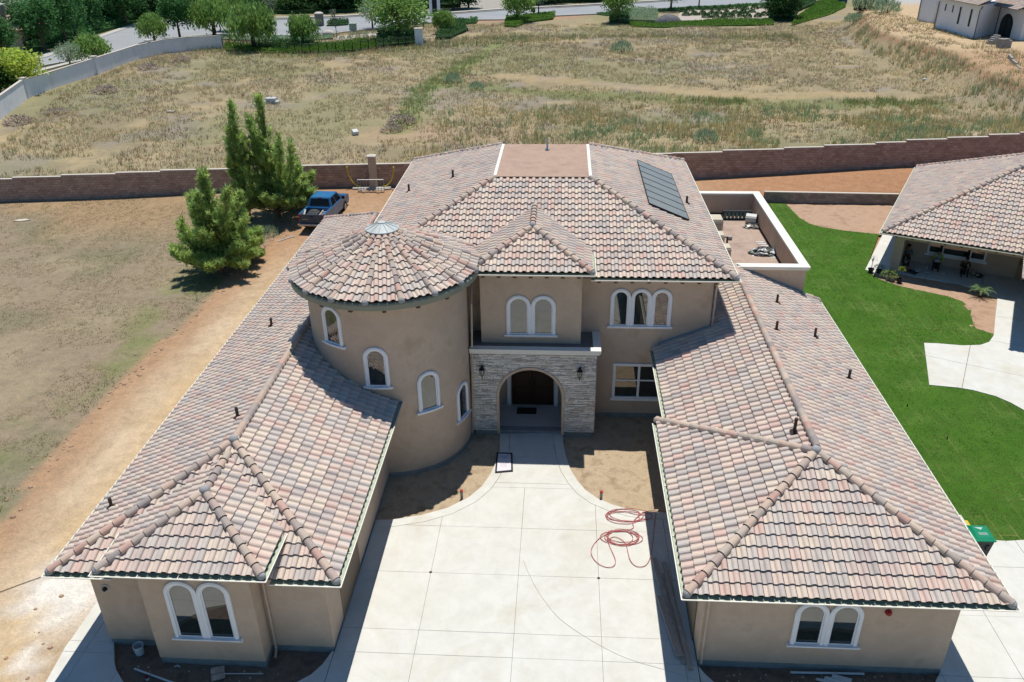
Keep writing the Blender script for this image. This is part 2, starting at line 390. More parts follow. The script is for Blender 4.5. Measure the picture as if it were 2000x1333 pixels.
# earth of the track and the yard
colD = lerp(np.zeros_like(col)+C3(212, 187, 156), C3(226, 202, 172), sstep(.45, .6, n2*.5+n4*.5))
colD = lerp(colD, C3(190, 152, 120), sstep(2.2, .3, X-tx-.6*n2)*.8)
colD = lerp(colD, C3(194, 154, 120), sstep(40, 56, Y)*.75)
colD = lerp(colD, C3(228, 198, 152), sstep(1.5, .2, np.abs(X-tx-3.4-n2))*sstep(62, 44, Y)*.6)
colD = lerp(colD, C3(180, 138, 106), sstep(.52, .64, n1)*sstep(44, 58, Y)*.5)
colD = lerp(colD, C3(194, 146, 112), sstep(8, 16, X)*sstep(50, 56, Y)*.85)
WSH = (-16.62, 20.31)
# spilt pale washout and grey track by the left corner
ws = sstep(2.6, .6, np.hypot((X-WSH[0]), (Y-WSH[1])*1.1)+2.4*(n4-.5)+1.6*(n2-.5))
ws = np.maximum(ws, sstep(1.5, .2, np.abs((X+16.3)-(Y-17.5)*.25+1.6*(n4-.5)))*sstep(15.5, 17, Y)*sstep(20.5, 19.5, Y)*sstep(.45, .6, n4)*.8)
colD = lerp(colD, C3(255, 250, 242), ws)
colD = lerp(colD, C3(178, 156, 136), sstep(1.6, .3, np.abs(X+15.0-(Y-14)*.12))*sstep(21, 18, Y)*sstep(.35, .65, n4)*.7)
colD = lerp(colD, C3(176, 168, 158), sstep(16.5, 13, Y)*sstep(-14, -16, X)*sstep(.35, .6, n2)*.6)
inner = np.where((X > tx+(n4-.5)*.7)[..., None], colD, colL)
# the field beyond the wall
colF = lerp(np.zeros_like(col)+C3(178, 164, 134), C3(164, 152, 124), sstep(.4, .62, n1))
colF = lerp(colF, C3(166, 158, 150), sstep(.52, .66, fbm(X+9, Y, .12, 4))*.6)
colF = lerp(colF, C3(196, 178, 142), sstep(.52, .68, n2)*.7)
colF = lerp(colF, C3(154, 154, 116), sstep(.55, .68, n3+.1*n4)*.6)
ditch = [(-17.22, 82.49), (-18.38, 110.36), (-15.97, 121.09), (-10.80, 153.10)]
dd = dline(X, Y, ditch)+3*(n2-.5)
colF = lerp(colF, C3(196, 168, 138), sstep(6, 1, dd)*(Y < 88)*.6)
colF = lerp(colF, C3(142, 154, 100), sstep(2.6, .4, dd)*(Y > 84)*.7)
band = [(-16.63, 112.50), (-6.67, 106.79), (12.27, 102.79), (27.04, 98.29), (41.36, 99.62)]
db = dline(X, Y, band)+4*(n2-.5)
colF = lerp(colF, C3(132, 142, 88), sstep(4, .8, db)*.7)
bare = [(-8.39, 117.69), (-0.20, 113.72), (12.77, 107.57), (22.85, 103.62), (36.99, 104.11)]
colF = lerp(colF, C3(216, 184, 138), sstep(2.2, .2, dline(X, Y, bare)+7*(n4-.5)+10*(n2-.5))*.36)
colF = lerp(colF, C3(200, 174, 146), sstep(10, 3, np.hypot(X+9, (Y-84)*1.3)+5*(n2-.5))*.55)
# towards the street: mulch, kerb strips, soil
dr = dline(X, Y, ROADC)
colF = lerp(colF, C3(196, 160, 136), sstep(14, 9, dr+2*(n2-.5))*(X > -26)*sstep(8, 2, X)*.9)
colF = lerp(colF, C3(138, 128, 96), sstep(16, 10, dr+2*(n2-.5))*(X <= -26)*.9)
far = sstep(4, 12, Y-np.interp(X, [q[0] for q in ROADF], [q[1] for q in ROADF]))
colF = lerp(colF, C3(150, 146, 110), far*.9)
colF = lerp(colF, C3(190, 186, 178), sstep(8, 4, np.hypot((X+18)*.35, (Y-228)*.22)+2*(n2-.5)))
# the raised pad on the right
hh = hgt(X, Y); pad = sstep(2.4, 2.95, hh); slope = sstep(.1, .7, hh)*(1-pad)*(X > 38)
colF = lerp(colF, C3(190, 176, 152), slope*sstep(115, 100, Y+8*n2))
colF = lerp(colF, C3(188, 168, 132), slope*sstep(100, 120, Y+8*n2)*.8)
colF = lerp(colF, C3(176, 144, 114), sstep(1.6, 2.4, hh+.8*(n2-.5))*(1-pad)*(X > 38))
colF = lerp(colF, C3(222, 196, 160), pad*(X > 38))
colF = lerp(colF, C3(198, 162, 130), pad*sstep(124, 112, Y)*(X > 38)*.9)
colF = lerp(colF, C3(206, 208, 210), pad*sstep(172, 184, Y)*.9)
allc = np.where((Y < wy)[..., None], inner, colF)
ny, nx = X.shape
vi = np.arange(nx*ny).reshape(ny, nx)
F4 = np.stack([vi[:-1, :-1], vi[:-1, 1:], vi[1:, 1:], vi[1:, :-1]], -1).reshape(-1, 4)
ground = npmesh('ground', np.stack([X, Y, Z], -1).reshape(-1, 3), F4, earth, kind='structure', smooth=True)
at = ground.data.attributes.new('zone', 'FLOAT_COLOR', 'POINT')
cc = np.ones((nx*ny, 4), np.float32); cc[:, :3] = allc.reshape(-1, 3); at.data.foreach_set('color', cc.ravel())
def gh(x, y): return float(hgt(np.array([x], float), np.array([y], float))[0])

# ---- street ----
mb = MB(); rp = ROADN+ROADF[::-1]; mb.prism(rp, -.2, .02); mb.build('road', asphalt, kind='structure')
def strip(name, pts, w, z0, z1, mat, kind='structure', parent=None, side=1):
    """ribbon beside a polyline, w wide on its left (side=1)"""
    P = [Vector(p) for p in pts]; off = []
    for i, p in enumerate(P):
        t = (P[min(i+1, len(P)-1)]-P[max(i-1, 0)]).normalized(); off.append(p+Vector((-t.y, t.x))*w*side)
    mb = MB(); mb.prism([tuple(p) for p in P]+[tuple(p) for p in off[::-1]], z0, z1)
    return mb.build(name, mat, parent, kind=kind)
strip('kerb', ROADN, .45, -.2, .15, kerbm, side=-1)
strip('kerb', ROADF, .45, -.2, .15, kerbm)
strip('pavement', [tuple(Vector(p)+Vector((0, 3.2))) for p in ROADF], 1.6, -.2, .12, kerbm)
strip('pavement', [(-78.25, 120.21), (-76.95, 130.63), (-74.98, 137.75), (-75.04, 150.56), (-70.38, 156.24)], 1.3, -.2, .1, kerbm, side=1)

# ---- driveway slabs ----
curveL = [(-6.88, 23.95), (-6.26, 24.00), (-5.16, 24.32), (-4.25, 24.78), (-3.49, 25.47), (-3.05, 26.17), (-2.77, 26.99), (-2.59, 27.91), (-2.51, 28.61), (-2.60, 29.92)]
curveR = [(0.15, 30.03), (0.19, 29.33), (0.30, 28.39), (0.49, 27.43), (0.77, 26.69), (1.08, 26.11), (1.52, 25.62), (2.13, 25.23), (2.77, 24.98), (3.34, 24.87), (4.31, 24.9)]
def offset(pts, d):
    P = [Vector(p) for p in pts]; o = []
    for i, p in enumerate(P):
        t = (P[min(i+1, len(P)-1)]-P[max(i-1, 0)]).normalized(); o.append(tuple(p+Vector((t.y, -t.x))*d))
    return o
inL = offset(curveL, .42); inR = offset(curveR, .42)
inL[-1] = (inL[-1][0], curveL[-1][1]); inR[0] = (inR[0][0], curveR[0][1])
inL[0] = (curveL[0][0], inL[0][1]); inR[-1] = (curveR[-1][0], inR[-1][1])
drive = tag(MB().box(-6.85, 4.28, 10.2, 23.6, -.3, -.03).build('driveway', jointm), kind='structure')
drive_main = [(-6.89, 9), *inL[:1], *inL[1:], *inR[:-1], inR[-1], (4.31, 9)]
def slabs(outline, xs, ys, parent, mat=concrete, gap=.0055, z1=0.0, z0=-.3, name='slab'):
    for i in range(len(xs)-1):
        for j in range(len(ys)-1):
            q = clip_rect(outline, xs[i]+gap, xs[i+1]-gap, ys[j]+gap, ys[j+1]-gap)
            if len(q) >= 3:
                c = []
                for p in q:
                    if not c or math.hypot(p[0]-c[-1][0], p[1]-c[-1][1]) > 1e-4: c.append(p)
                if len(c) > 2 and math.hypot(c[0][0]-c[-1][0], c[0][1]-c[-1][1]) < 1e-4: c.pop()
                if len(c) >= 3:
                    dz = R.uniform(-.003, .003)
                    MB().prism(c, z0, z1+dz).build(name, mat, parent)
slabs(drive_main, [-6.89, -6.25, -4.38, -1.33, 1.44, 3.95, 4.31], [9, 11.5, 14.4, 17.74, 18.7, 21.28, 23.72, 26.14], drive)
slabs(drive_main, [-6.89, 4.31], [26.14, 26.43, 28.2, 30.2], drive)
for cv, iv in ((curveL, inL), (curveR, inR)):
    n = len(cv); step = 3
    for i in range(0, n-1, step):
        k = min(i+step, n-1)
        a_ = [Vector(p) for p in cv[i:k+1]]; b_ = [Vector(p) for p in iv[i:k+1]]
        pts = [tuple(p+(q-p).normalized()*.0) for p, q in zip(a_, b_)]+[tuple(q+(p-q).normalized()*.014) for p, q in zip(a_, b_)][::-1]
        MB().prism(pts, -.3, .001).build('border_slab', concrete, drive)
# planting beds inside the court
def bed(name, poly, z, mat, seed, res=.22, amp=.07):
    xs = [p[0] for p in poly]; ys = [p[1] for p in poly]
    ax = np.arange(min(xs)-res, max(xs)+res, res); ay = np.arange(min(ys)-res, max(ys)+res, res)
    XX, YY = np.meshgrid(ax, ay); ZZ = z+(fbm(XX+seed, YY, 1.6, 4)-.5)*amp*2
    ok = inpoly(XX, YY, poly); k = np.arange(XX.size).reshape(XX.shape)
    f = np.stack([k[:-1, :-1], k[:-1, 1:], k[1:, 1:], k[1:, :-1]], -1).reshape(-1, 4)
    m_ = ok.ravel(); f = f[m_[f].any(1)]
    return npmesh(name, np.stack([XX, YY, ZZ], -1).reshape(-1, 3), f, mat, kind='structure', smooth=True)
bed('planting_bed', [(-7.2, 23.6)]+curveL[:]+[(-3.7, 31), (-7.2, 31)], -.1, bedsoil, 3)
bed('planting_bed', curveR[:]+[(4.9, 24.5), (4.9, 32), (.3, 32)], -.1, bedsoil, 9)
bedFL = [(-14.03, 17.80), (-13.66, 17.09), (-13.43, 16.74), (-13.12, 16.43), (-12.84, 16.18), (-11.6, 14.9), (-10.2, 14.5), (-8.8, 14.9), (-7.74, 16.52), (-7.37, 16.84), (-7.13, 17.22), (-6.96, 17.75), (-7.0, 18.2), (-14.0, 18.2)]
bedFR = [(4.31, 17.76), (4.48, 17.44), (4.72, 17.13), (6.2, 16.4), (9, 16.2), (10.6, 16.5), (11.31, 17.56), (11.52, 17.83), (11.4, 18.2), (4.4, 18.2)]
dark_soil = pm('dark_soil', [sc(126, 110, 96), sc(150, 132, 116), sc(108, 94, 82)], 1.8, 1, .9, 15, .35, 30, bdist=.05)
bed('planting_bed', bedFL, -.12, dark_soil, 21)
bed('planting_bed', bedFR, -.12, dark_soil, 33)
# walks round the front corners
wk = tag(MB().box(-15, -7.2, 9.5, 14.3, -.3, -.03).build('side_walk', jointm), kind='structure')
swl = [(-15.45, 19.53), (-15.42, 19.33), (-15.43, 17.82), (-15.45, 17.51), (-15.25, 15.5), (-15.2, 9)]
walkL = [(-14.06, 20.9)]+[(swl[0][0], 20.2), swl[1], swl[2], swl[3], swl[4], swl[5], (-6.9, 9), (-6.9, 17.72)]+bedFL[-3:-10:-1]+bedFL[4::-1]+[(-14.06, 17.8)]
slabs(walkL, [-16, -14.75, -13.35, -10.5, -6.9], [9, 12.5, 14.6, 17.32, 17.75, 19.4, 21], wk)
wkr = tag(MB().box(4.6, 16, 9.5, 16, -.3, -.03).build('side_walk', jointm), kind='structure')
walkR = [(4.33, 17.78), *bedFR[:3], (6.2, 16.4), (9, 16.2), (10.6, 16.5), *bedFR[6:8], (11.54, 17.9), (11.54, 23.25), (13.6, 23.3), (15.71, 23.84), (16.18, 23.81), (16.83, 23.89), (22, 23.45), (30, 24.8), (30, 9), (4.33, 9)]
slabs(walkR, [4.33, 6.4, 9, 11.54, 13.86, 16.5, 19.5, 23, 30], [9, 12.4, 15.4, 17.7, 20.15, 22.45, 25], wkr)
# ---- lawn and the neighbour's paving ----
nwalk = [(19.04, 39.19), (19.68, 39.16), (20.91, 38.97), (21.85, 39.06), (22.45, 39.42), (23.03, 40.20), (24.42, 43.07), (25.38, 45.02), (28.5, 44.6), (31.5, 43.2), (40, 40), (40, 26.5), (21.04, 32.75), (20.76, 33.35), (20.33, 33.92), (19.51, 34.44), (18.89, 34.65), (17.66, 34.85)]
lawnE = [(11.2, 57.2), (11.2, 23.0), (15.68, 23.78), (16.16, 23.75), (16.80, 23.83), (22, 23.3), (30, 24.5), (40, 26.5), (21.04, 32.75), (20.76, 33.35), (20.33, 33.92), (19.51, 34.44), (18.89, 34.65), (17.66, 34.85), (19.04, 39.19), (19.68, 39.16), (20.91, 38.97), (21.85, 39.06), (22.45, 39.42), (23.11, 40.38), (22.46, 41.09), (22.89, 42.69), (23.20, 43.36), (23.21, 44.53), (22.62, 45.23), (21.32, 46.07), (20.39, 46.64), (19.57, 47.55), (19.28, 48.58), (19.41, 49.67), (22.12, 55.60), (19.97, 56.27), (18.56, 56.98), (17.85, 57.72), (17.49, 58.95), (17.22, 62.28), (15.73, 62.63)]
lawn = MB(); lawn.prism(lawnE, -.4, -.03); lawn = tag(lawn.build('lawn', turf), kind='structure')
bedR = [(17.22, 62.28), (17.49, 58.95), (17.85, 57.72), (18.56, 56.98), (19.97, 56.27), (22.29, 55.60), (25.39, 62.31), (25.00, 62.18)]
bed('planting_bed', [(p[0], p[1]) for p in bedR], -.06, redsoil, 5, .3)
bedP = [(19.41, 49.67), (19.28, 48.58), (19.57, 47.55), (20.39, 46.64), (21.32, 46.07), (22.62, 45.23), (23.21, 44.53), (23.20, 43.36), (22.89, 42.69), (22.46, 41.09), (23.03, 40.20), (25.38, 45.02), (25.65, 45.75), (24.31, 47.22), (21.10, 48.88)]
bed('planting_bed', bedP, -.05, redsoil, 55, .25)
nb = tag(MB().box(33, 38, 27.5, 33, -.3, -.03).build('patio', jointm), kind='structure')
rot = math.radians(-27)
def rot2(p, a): return (p[0]*math.cos(a)-p[1]*math.sin(a), p[0]*math.sin(a)+p[1]*math.cos(a))
patio = nwalk[:8]+[(25.38, 45.02), (24.19, 46.90), (20.99, 48.55), (20.99, 50.39), (22, 54), (40, 47), (40, 26.5)]+nwalk[12:]
pr = [rot2(p, -rot) for p in patio]
xs0 = min(p[0] for p in pr); ys0 = min(p[1] for p in pr)
for i in range(9):
    for j in range(9):
        q = clip_rect(pr, xs0+i*3.1+.01, xs0+(i+1)*3.1-.01, ys0+j*3.4+.01, ys0+(j+1)*3.4-.01)
        if len(q) >= 3: MB().prism([rot2(p, rot) for p in q], -.3, 0).build('slab', concrete, nb)
# ---------------- the house ----------------
PT = .417                                   # roof pitch
TW, TE = .30, .375                          # tile cover width, course
TINT = [sc(*c) for c in ((246, 224, 208), (244, 220, 204), (228, 218, 210), (218, 208, 202), (244, 212, 198), (236, 198, 184), (216, 200, 194), (236, 219, 205), (248, 230, 210), (200, 190, 187), (230, 207, 197))]
_m = [sum(t[k] for t in TINT)/len(TINT) for k in range(3)]
TINT = [tuple(t[k]*.74+_m[k]*.26 *(1.09, 1.15, 1.13)[k] for k in range(3))+(1,) for t in TINT]
TWT = [16, 12, 16, 12, 12, 6, 9, 14, 10, 6, 12]
TILT = TINT; CAPT = [sc(*c) for c in ((228, 202, 184), (222, 196, 178), (206, 191, 180), (194, 180, 171), (226, 188, 172), (216, 178, 164), (188, 174, 168), (214, 198, 182), (232, 210, 190), (178, 167, 163), (208, 187, 176))]
def pick(rs=R): return rs.choices(range(len(TINT)), TWT)[0]
# tile cross-section: flat pan, round barrel
PROF = [(.003, .016), (.028, .002), (.10, .0), (.121, .018), (.142, .054), (.18, .079), (.226, .082), (.268, .058), (.291, .013)]
def tile_local():
    vs = []; b0, b1 = -.035, TE+.02
    for a, h in PROF: vs.append((a, b0, h+.078))
    for a, h in PROF: vs.append((a, b1, h+.022))
    for a, h in PROF: vs.append((a, b0+.006, h+.046))
    n = len(PROF); fs = []
    for i in range(n-1): fs.append((i, i+1, n+i+1, n+i))
    for i in range(n-1): fs.append((2*n+i, 2*n+i+1, i+1, i))
    fs.append((n-1, 2*n+n-1, n+n-1)); fs.append((0, n, 2*n))
    return np.array(vs), fs
TV, TF = tile_local()
# barrel cap for hips and ridges: local x across, y up the ridge, z up
CAPL = .40
def cap_local(r0=.135, r1=.112, L=CAPL):
    vs = []; n = 8; A = math.radians(112)
    for y, r, d in ((-.03, r0, .028), (L+.03, r1, 0), (-.026, r0-.025, .028)):
        for i in range(n+1):
            a = -A+2*A*i/n; vs.append((r*math.sin(a), y, r*math.cos(a)*.95+d))
    k = n+1; fs = [(i, i+1, k+i+1, k+i) for i in range(n)]+[(2*k+i, 2*k+i+1, i+1, i) for i in range(n)]
    return np.array(vs), fs
CV, CF = cap_local()
TILES = []      # (matrix, colour, verts or None, faces or None, centre, roof)
CAPS = []
def frame(O, u, v, n):
    return Matrix(((u.x, v.x, n.x, O.x), (u.y, v.y, n.y, O.y), (u.z, v.z, n.z, O.z), (0, 0, 0, 1)))
def field(pts, roof, skip=None, rs=None, inset=.03):
    """tile a planar convex polygon; pts[0]->pts[1] is the eave"""
    P = [Vector(p) for p in pts]; O = P[0]; u = (P[1]-P[0]).normalized()
    n = None
    for q in P[2:]:
        c = u.cross(q-O)
        if c.length > 1e-4: n = c.normalized(); break
    if n.z < 0: n = -n
    v = n.cross(u)
    ab = [((p-O).dot(u), (p-O).dot(v)) for p in P]
    ar = sum(ab[i][0]*ab[(i+1) % len(ab)][1]-ab[(i+1) % len(ab)][0]*ab[i][1] for i in range(len(ab)))
    if ar < 0: ab = ab[::-1]
    hp = []
    for i in range(len(ab)):
        a, b = ab[i], ab[(i+1) % len(ab)]
        d = (b[0]-a[0], b[1]-a[1]); l = math.hypot(*d)
        if l < 1e-6 or (abs(a[1]) < 1e-3 and abs(b[1]) < 1e-3): continue      # the eave edge stays open
        nn = (-d[1]/l, d[0]/l); hp.append(((a[0]+nn[0]*inset, a[1]+nn[1]*inset), nn))
    amin = min(p[0] for p in ab); amax = max(p[0] for p in ab); bmax = max(p[1] for p in ab)
    na = int((amax-amin)/TW)+1; off = ((amax-amin)-na*TW)/2
    for j in range(int(bmax/TE)+1):
        for i in range(-1, na+1):
            a0 = amin+off+i*TW; b0 = j*TE
            cs = [(a0, b0), (a0+TW, b0), (a0+TW, b0+TE), (a0, b0+TE)]
            ins = [min((c[0]-p[0])*q[0]+(c[1]-p[1])*q[1] for p, q in hp) for c in cs]
            if max(ins) < 0:
                # a corner cut may still cross the cell; test by clipping
                t = cs
                for p, q in hp:
                    t = clip_half(t, p, q)
                    if len(t) < 3: break
                if len(t) < 3: continue
            cen = O+u*(a0+TW/2)+v*(b0+TE/2)
            if skip and skip(cen): continue
            mtx = frame(O+u*a0+v*b0+n*R.uniform(-.006, .008), u, v, n)
            col = pick()
            if min(ins) > .03: TILES.append((mtx, col, None, None, cen, roof))
            else:
                vs = []; fs = []
                for f in TF:
                    q = [(TV[k][0]+a0, TV[k][1]+b0, TV[k][2]) for k in f]
                    for p, nn in hp:
                        q = clip_half(q, p, nn)
                        if len(q) < 3: break
                    if len(q) >= 3:
                        k = len(vs); vs += [(c[0]-a0, c[1]-b0, c[2]) for c in q]; fs.append(list(range(k, k+len(q))))
                if fs: TILES.append((mtx, col, vs, fs, cen, roof))
def caps(p0, p1, roof, lift=.07, scale=1.0, ends=(True, False)):
    """barrel tiles from the low end p0 to the high end p1"""
    a, b = Vector(p0), Vector(p1); t = (b-a); L = t.length; t.normalize()
    s = t.cross(Vector((0, 0, 1))).normalized(); up = s.cross(t).normalized()
    n = max(1, round(L/CAPL)); step = L/n
    for i in range(n):
        o = a+t*step*i+up*lift
        mm = frame(o, s, t, up) @ Matrix.Diagonal((scale, step/CAPL, scale, 1))
        CAPS.append((mm, pick(), None, None, o+t*step*.5, roof))
    MORT.append((a+up*(lift+.02)-t*.02, t))
MORT = []
house = thing('house', 'sprawling tan stucco house with tiled hip roofs and a round tower', 'house', (-1, 31, 0))
def roofpart(polys, base, thick=.10, extra=None):
    """boarding under the tiles: the slopes plus a flat soffit; returns the roof part"""
    mb = MB()
    for p in polys: mb.poly(p)
    if base: mb.poly([(x, y, z-.02) for x, y, z in base][::-1], 1)
    return mb.build('roof', [underlay, fascia], house)
def hiprect(x0, x1, y0, y1, z, yb=None):
    h = (x1-x0)/2; xm = (x0+x1)/2; zt = z+PT*h
    A, B, C_, D = (x0, y0, z), (x1, y0, z), (x1, y1, z), (x0, y1, z); E_, F_ = (xm, y0+h, zt), (xm, y1-h, zt)
    return dict(front=[A, B, E_], right=[B, C_, F_, E_], back=[C_, D, F_], left=[D, A, E_, F_], A=A, B=B, C=C_, D=D, E=E_, F=F_)
# walls -------------------------------------------------------------
def wallbox(x0, x1, y0, y1, z1, z0=-.3):
    mb = MB(); mb.box(x0, x1, y0, y1, .14, z1); mb.build('wall', stucco, house)
    mb = MB(); mb.box(x0+.015, x1-.015, y0+.015, y1-.015, z0, .139); mb.build('stem_wall', stem, house)
wallbox(-14.1, -6.89, 17.77, 47.3, 3.42)
wallbox(-12.17, -8.85, 17.12, 17.769, 4.05)
MB().box(-12.17, -8.85, 17.7701, 18.9, 3.2, 4.05).build('wall', stucco, house)
wallbox(4.31, 11.52, 17.82, 25.1, 3.42)
wallbox(4.66, 11.50, 25.101, 36.62, 3.42)
wallbox(-8.3, -3.0, 31.6, 47.9, 6.9); wallbox(.5, 6.32, 31.6, 47.9, 6.9)
MB().box(-3.0, .5, 32.51, 47.8, -.2, 6.9).build('wall', stucco, house); MB().box(-3.0, .5, 31.6, 32.509, 3.61, 6.9).build('wall', stucco, house)
# round tower
TCX, TCY, TR = -7.0, 29.9, 3.18
mb = MB(); mb.lathe([(TR, .14), (TR, 7.95)], (TCX, TCY, 0), 72); mb.build('tower_wall', stucco, house, smooth=True)
mb = MB(); mb.lathe([(TR-.015, -.3), (TR-.015, .139)], (TCX, TCY, 0), 72); mb.build('stem_wall', stem, house, smooth=True)
# roofs -------------------------------------------------------------
Q = hiprect(-14.7, -6.3, 17.15, 47.9, 3.5)
rL = roofpart([Q['front'], Q['right'], Q['back'], Q['left']], [Q['A'], Q['B'], Q['C'], Q['D']])
skipL = lambda c: (c.x > -8.2 and c.y > 31.9) or math.hypot(c.x-TCX, c.y-TCY) < 2.9
field(Q['front'], rL, lambda c: -12.0 < c.x < -9.0 and c.y < 18.5); field(Q['left'], rL); field(Q['right'], rL, skipL); field(Q['back'], rL, skipL)
for a, b in (('A', 'E'), ('B', 'E'), ('C', 'F'), ('D', 'F')): caps(Q[a], Q[b], rL)
caps(Q['F'], (Q['E'][0], Q['E'][1]+.1, Q['E'][2]), rL)
BZ = 4.12
Qb = hiprect(-12.85, -8.2, 16.62, 40, BZ)
hb = (Qb['E'][2]); bl = [(-12.85, 16.62, BZ), (-8.2, 16.62, BZ)]
yv = 17.15+(hb-3.5)/PT; ye = 17.15+(BZ-3.5)/PT
rB = roofpart([Qb['front'], [Qb['B'], (-8.2, ye, BZ), (Qb['E'][0], yv, hb), Qb['E']], [(-12.85, ye, BZ), Qb['A'], Qb['E'], (Qb['E'][0], yv, hb)]], [Qb['A'], Qb['B'], (-8.2, ye, BZ), (-12.85, ye, BZ)])
field(Qb['front'], rB); field([Qb['B'], (-8.2, ye-.1, BZ), (Qb['E'][0], yv-.1, hb), Qb['E']], rB); field([(-12.85, ye-.1, BZ), Qb['A'], Qb['E'], (Qb['E'][0], yv-.1, hb)], rB)
caps(Qb['A'], Qb['E'], rB); caps(Qb['B'], Qb['E'], rB); caps(Qb['E'], (Qb['E'][0], yv-.1, hb), rB)
# right wing: pyramid block in front, lower ridge behind
x0, x1, y0, y1 = 3.65, 12.3, 17.12, 25.77
hp_ = (x1-x0)/2; PK = ((x0+x1)/2, y0+hp_, 3.5+PT*hp_)
XE = 4.05; RX = (XE+12.3)/2; RZ = 3.5+PT*(12.3-RX); RB = 36.6
fr = [(x0, y0, 3.5), (x1, y0, 3.5), PK]; lf = [(x0, y1, 3.5), (x0, y0, 3.5), PK]; bk_ = [(x1-1.2, y1-1.2, 3.5+PT*1.2), (x0, y1, 3.5), PK]
rt = [(x1, y0, 3.5), (x1, RB, 3.5), (RX, RB, RZ), PK]
bk_ = [(x1, y1, 3.5), (x0, y1, 3.5), PK]
ll = [(XE, RB, 3.5), (XE, 21.7, 3.5), (RX, 21.7, RZ), (RX, RB, RZ)]
rR = roofpart([fr, lf, rt, ll, bk_], [(x0, y0, 3.5), (x1, y0, 3.5), (x1, RB, 3.5), (XE, RB, 3.5), (XE, y1, 3.5), (x0, y1, 3.5)])
field(fr, rR); field(lf, rR); field(rt, rR); field(ll, rR, lambda c: c.y > 31.9 and c.x < 6.2)
field(bk_, rR, lambda c: c.z < 3.5+PT*(c.x-XE)-.02 or c.x > 7.9)
caps(fr[0], PK, rR); caps(fr[1], PK, rR); caps((x0, y1, 3.5), PK, rR); caps((RX, RB, RZ), (PK[0]+.13, PK[1]+.35, PK[2]-.06), rR)
caps((12.3, RB, 3.5), (11.65, RB, 3.5+PT*.65), rR)
# main two-storey roof with a flat crown
mx0, mx1, my0, my1, mz, ins = -8.95, 7.05, 31.05, 48.6, 7.0, 5.8
tz = mz+PT*ins; T = [(mx0+ins, my0+ins, tz), (mx1-ins, my0+ins, tz), (mx1-ins, my1-ins, tz), (mx0+ins, my1-ins, tz)]
Bm = [(mx0, my0, mz), (mx1, my0, mz), (mx1, my1, mz), (mx0, my1, mz)]
sl4 = [[Bm[i], Bm[(i+1) % 4], T[(i+1) % 4], T[i]] for i in range(4)]
rM = roofpart(sl4, Bm)
port_skip = lambda c: -2.6 < c.x < .1 and c.y < 33.2
field(sl4[0], rM, port_skip); field(sl4[1], rM); field(sl4[2], rM); field(sl4[3], rM)
for i in range(4): caps(Bm[i], T[i], rM)
mb = MB(); mb.prism([(p[0]+s*.02, p[1]) for p, s in zip(T, (1, -1, -1, 1))], tz-.05, tz+.09); mb.build('flat_roof', membrane, house)
for i, j in ((0, 3), (1, 2)):
    xx = T[i][0]+(.0 if i == 0 else 0); mb = MB(); mb.box(xx-.07, xx+.07, T[i][1]+.1, T[j][1]-.1, tz-.02, tz+.13); mb.build('edge_trim', cream, house)
mb = MB(); mb.box(T[0][0]+.15, T[1][0]-.15, T[0][1]-.05, T[0][1]+.0, tz-.03, tz+.105); mb.build('edge_trim', brownw, house)
# gabled-back hip over the upper bay
bx0, bx1, by0, bz = -3.65, 1.17, 29.97, 7.65
bh = (bx1-bx0)/2; bE = ((bx0+bx1)/2, by0+bh, bz+PT*bh)
yv2 = my0+(bE[2]-mz)/PT; yeb = my0+(bz-mz)/PT
bR = [(bx1, by0, bz), (bx1, yeb, bz), (bE[0], yv2, bE[2]), bE]; bL = [(bx0, yeb, bz), (bx0, by0, bz), bE, (bE[0], yv2, bE[2])]
rP = roofpart([[(bx0, by0, bz), (bx1, by0, bz), bE], bR, bL], [(bx0, by0, bz), (bx1, by0, bz), (bx1, yeb, bz), (bx0, yeb, bz)])
field([(bx0, by0, bz), (bx1, by0, bz), bE], rP, lambda c: c.x < -3.2 and math.hypot(c.x-TCX, c.y-TCY) < 3.3); field(bR, rP); field(bL, rP)
caps((bx0, by0, bz), bE, rP); caps((bx1, by0, bz), bE, rP); caps(bE, (bE[0], yv2+.15, bE[2]), rP)
# tower roof: eighteen facets
TZ, TRE, TAP = 8.0, 3.68, 8.0+.425*3.68
mb = MB(); nf = 18; ring = []
for k in range(nf):
    a = math.radians(-90+20*k); ring.append((TCX+TRE*math.cos(a), TCY+TRE*math.sin(a), TZ))
apx = (TCX, TCY, TAP)
rT = roofpart([[ring[k], ring[(k+1) % nf], apx] for k in range(nf)], ring[::-1] and ring)
for k in range(nf):
    a, b = ring[k], ring[(k+1) % nf]
    field([a, b, apx], rT)
    q = Vector(ring[k]).lerp(Vector(apx), .9); caps(ring[k], q, rT, .06, .86)
mb = MB(); mb.lathe([(.66, -.09), (.66, -.05), (.16, .15), (.15, .19), (.0, .21)], (TCX, TCY, TAP), 24)
for k in range(12):
    a = 2*PI*k/12; mb.tube([(TCX+.63*math.cos(a), TCY+.63*math.sin(a), TAP-.03), (TCX+.16*math.cos(a), TCY+.16*math.sin(a), TAP+.165)], .012, 4)
mb.build('tower_cap', sheetmetal, house)
mb = MB(); mb.lathe([(TRE-.06, -.02), (TRE+.02, -.06), (TRE+.05, -.11), (TRE+.05, -.30), (TRE-.10, -.30), (TRE-.10, -.10)], (TCX, TCY, TZ), 72)
mb.build('tower_fascia', fascia, house, smooth=False)
mb = MB(); mb.lathe([(TRE-.1, -.28), (TR-.05, -.2)], (TCX, TCY, TZ), 72); mb.build('soffit', fascia, house)
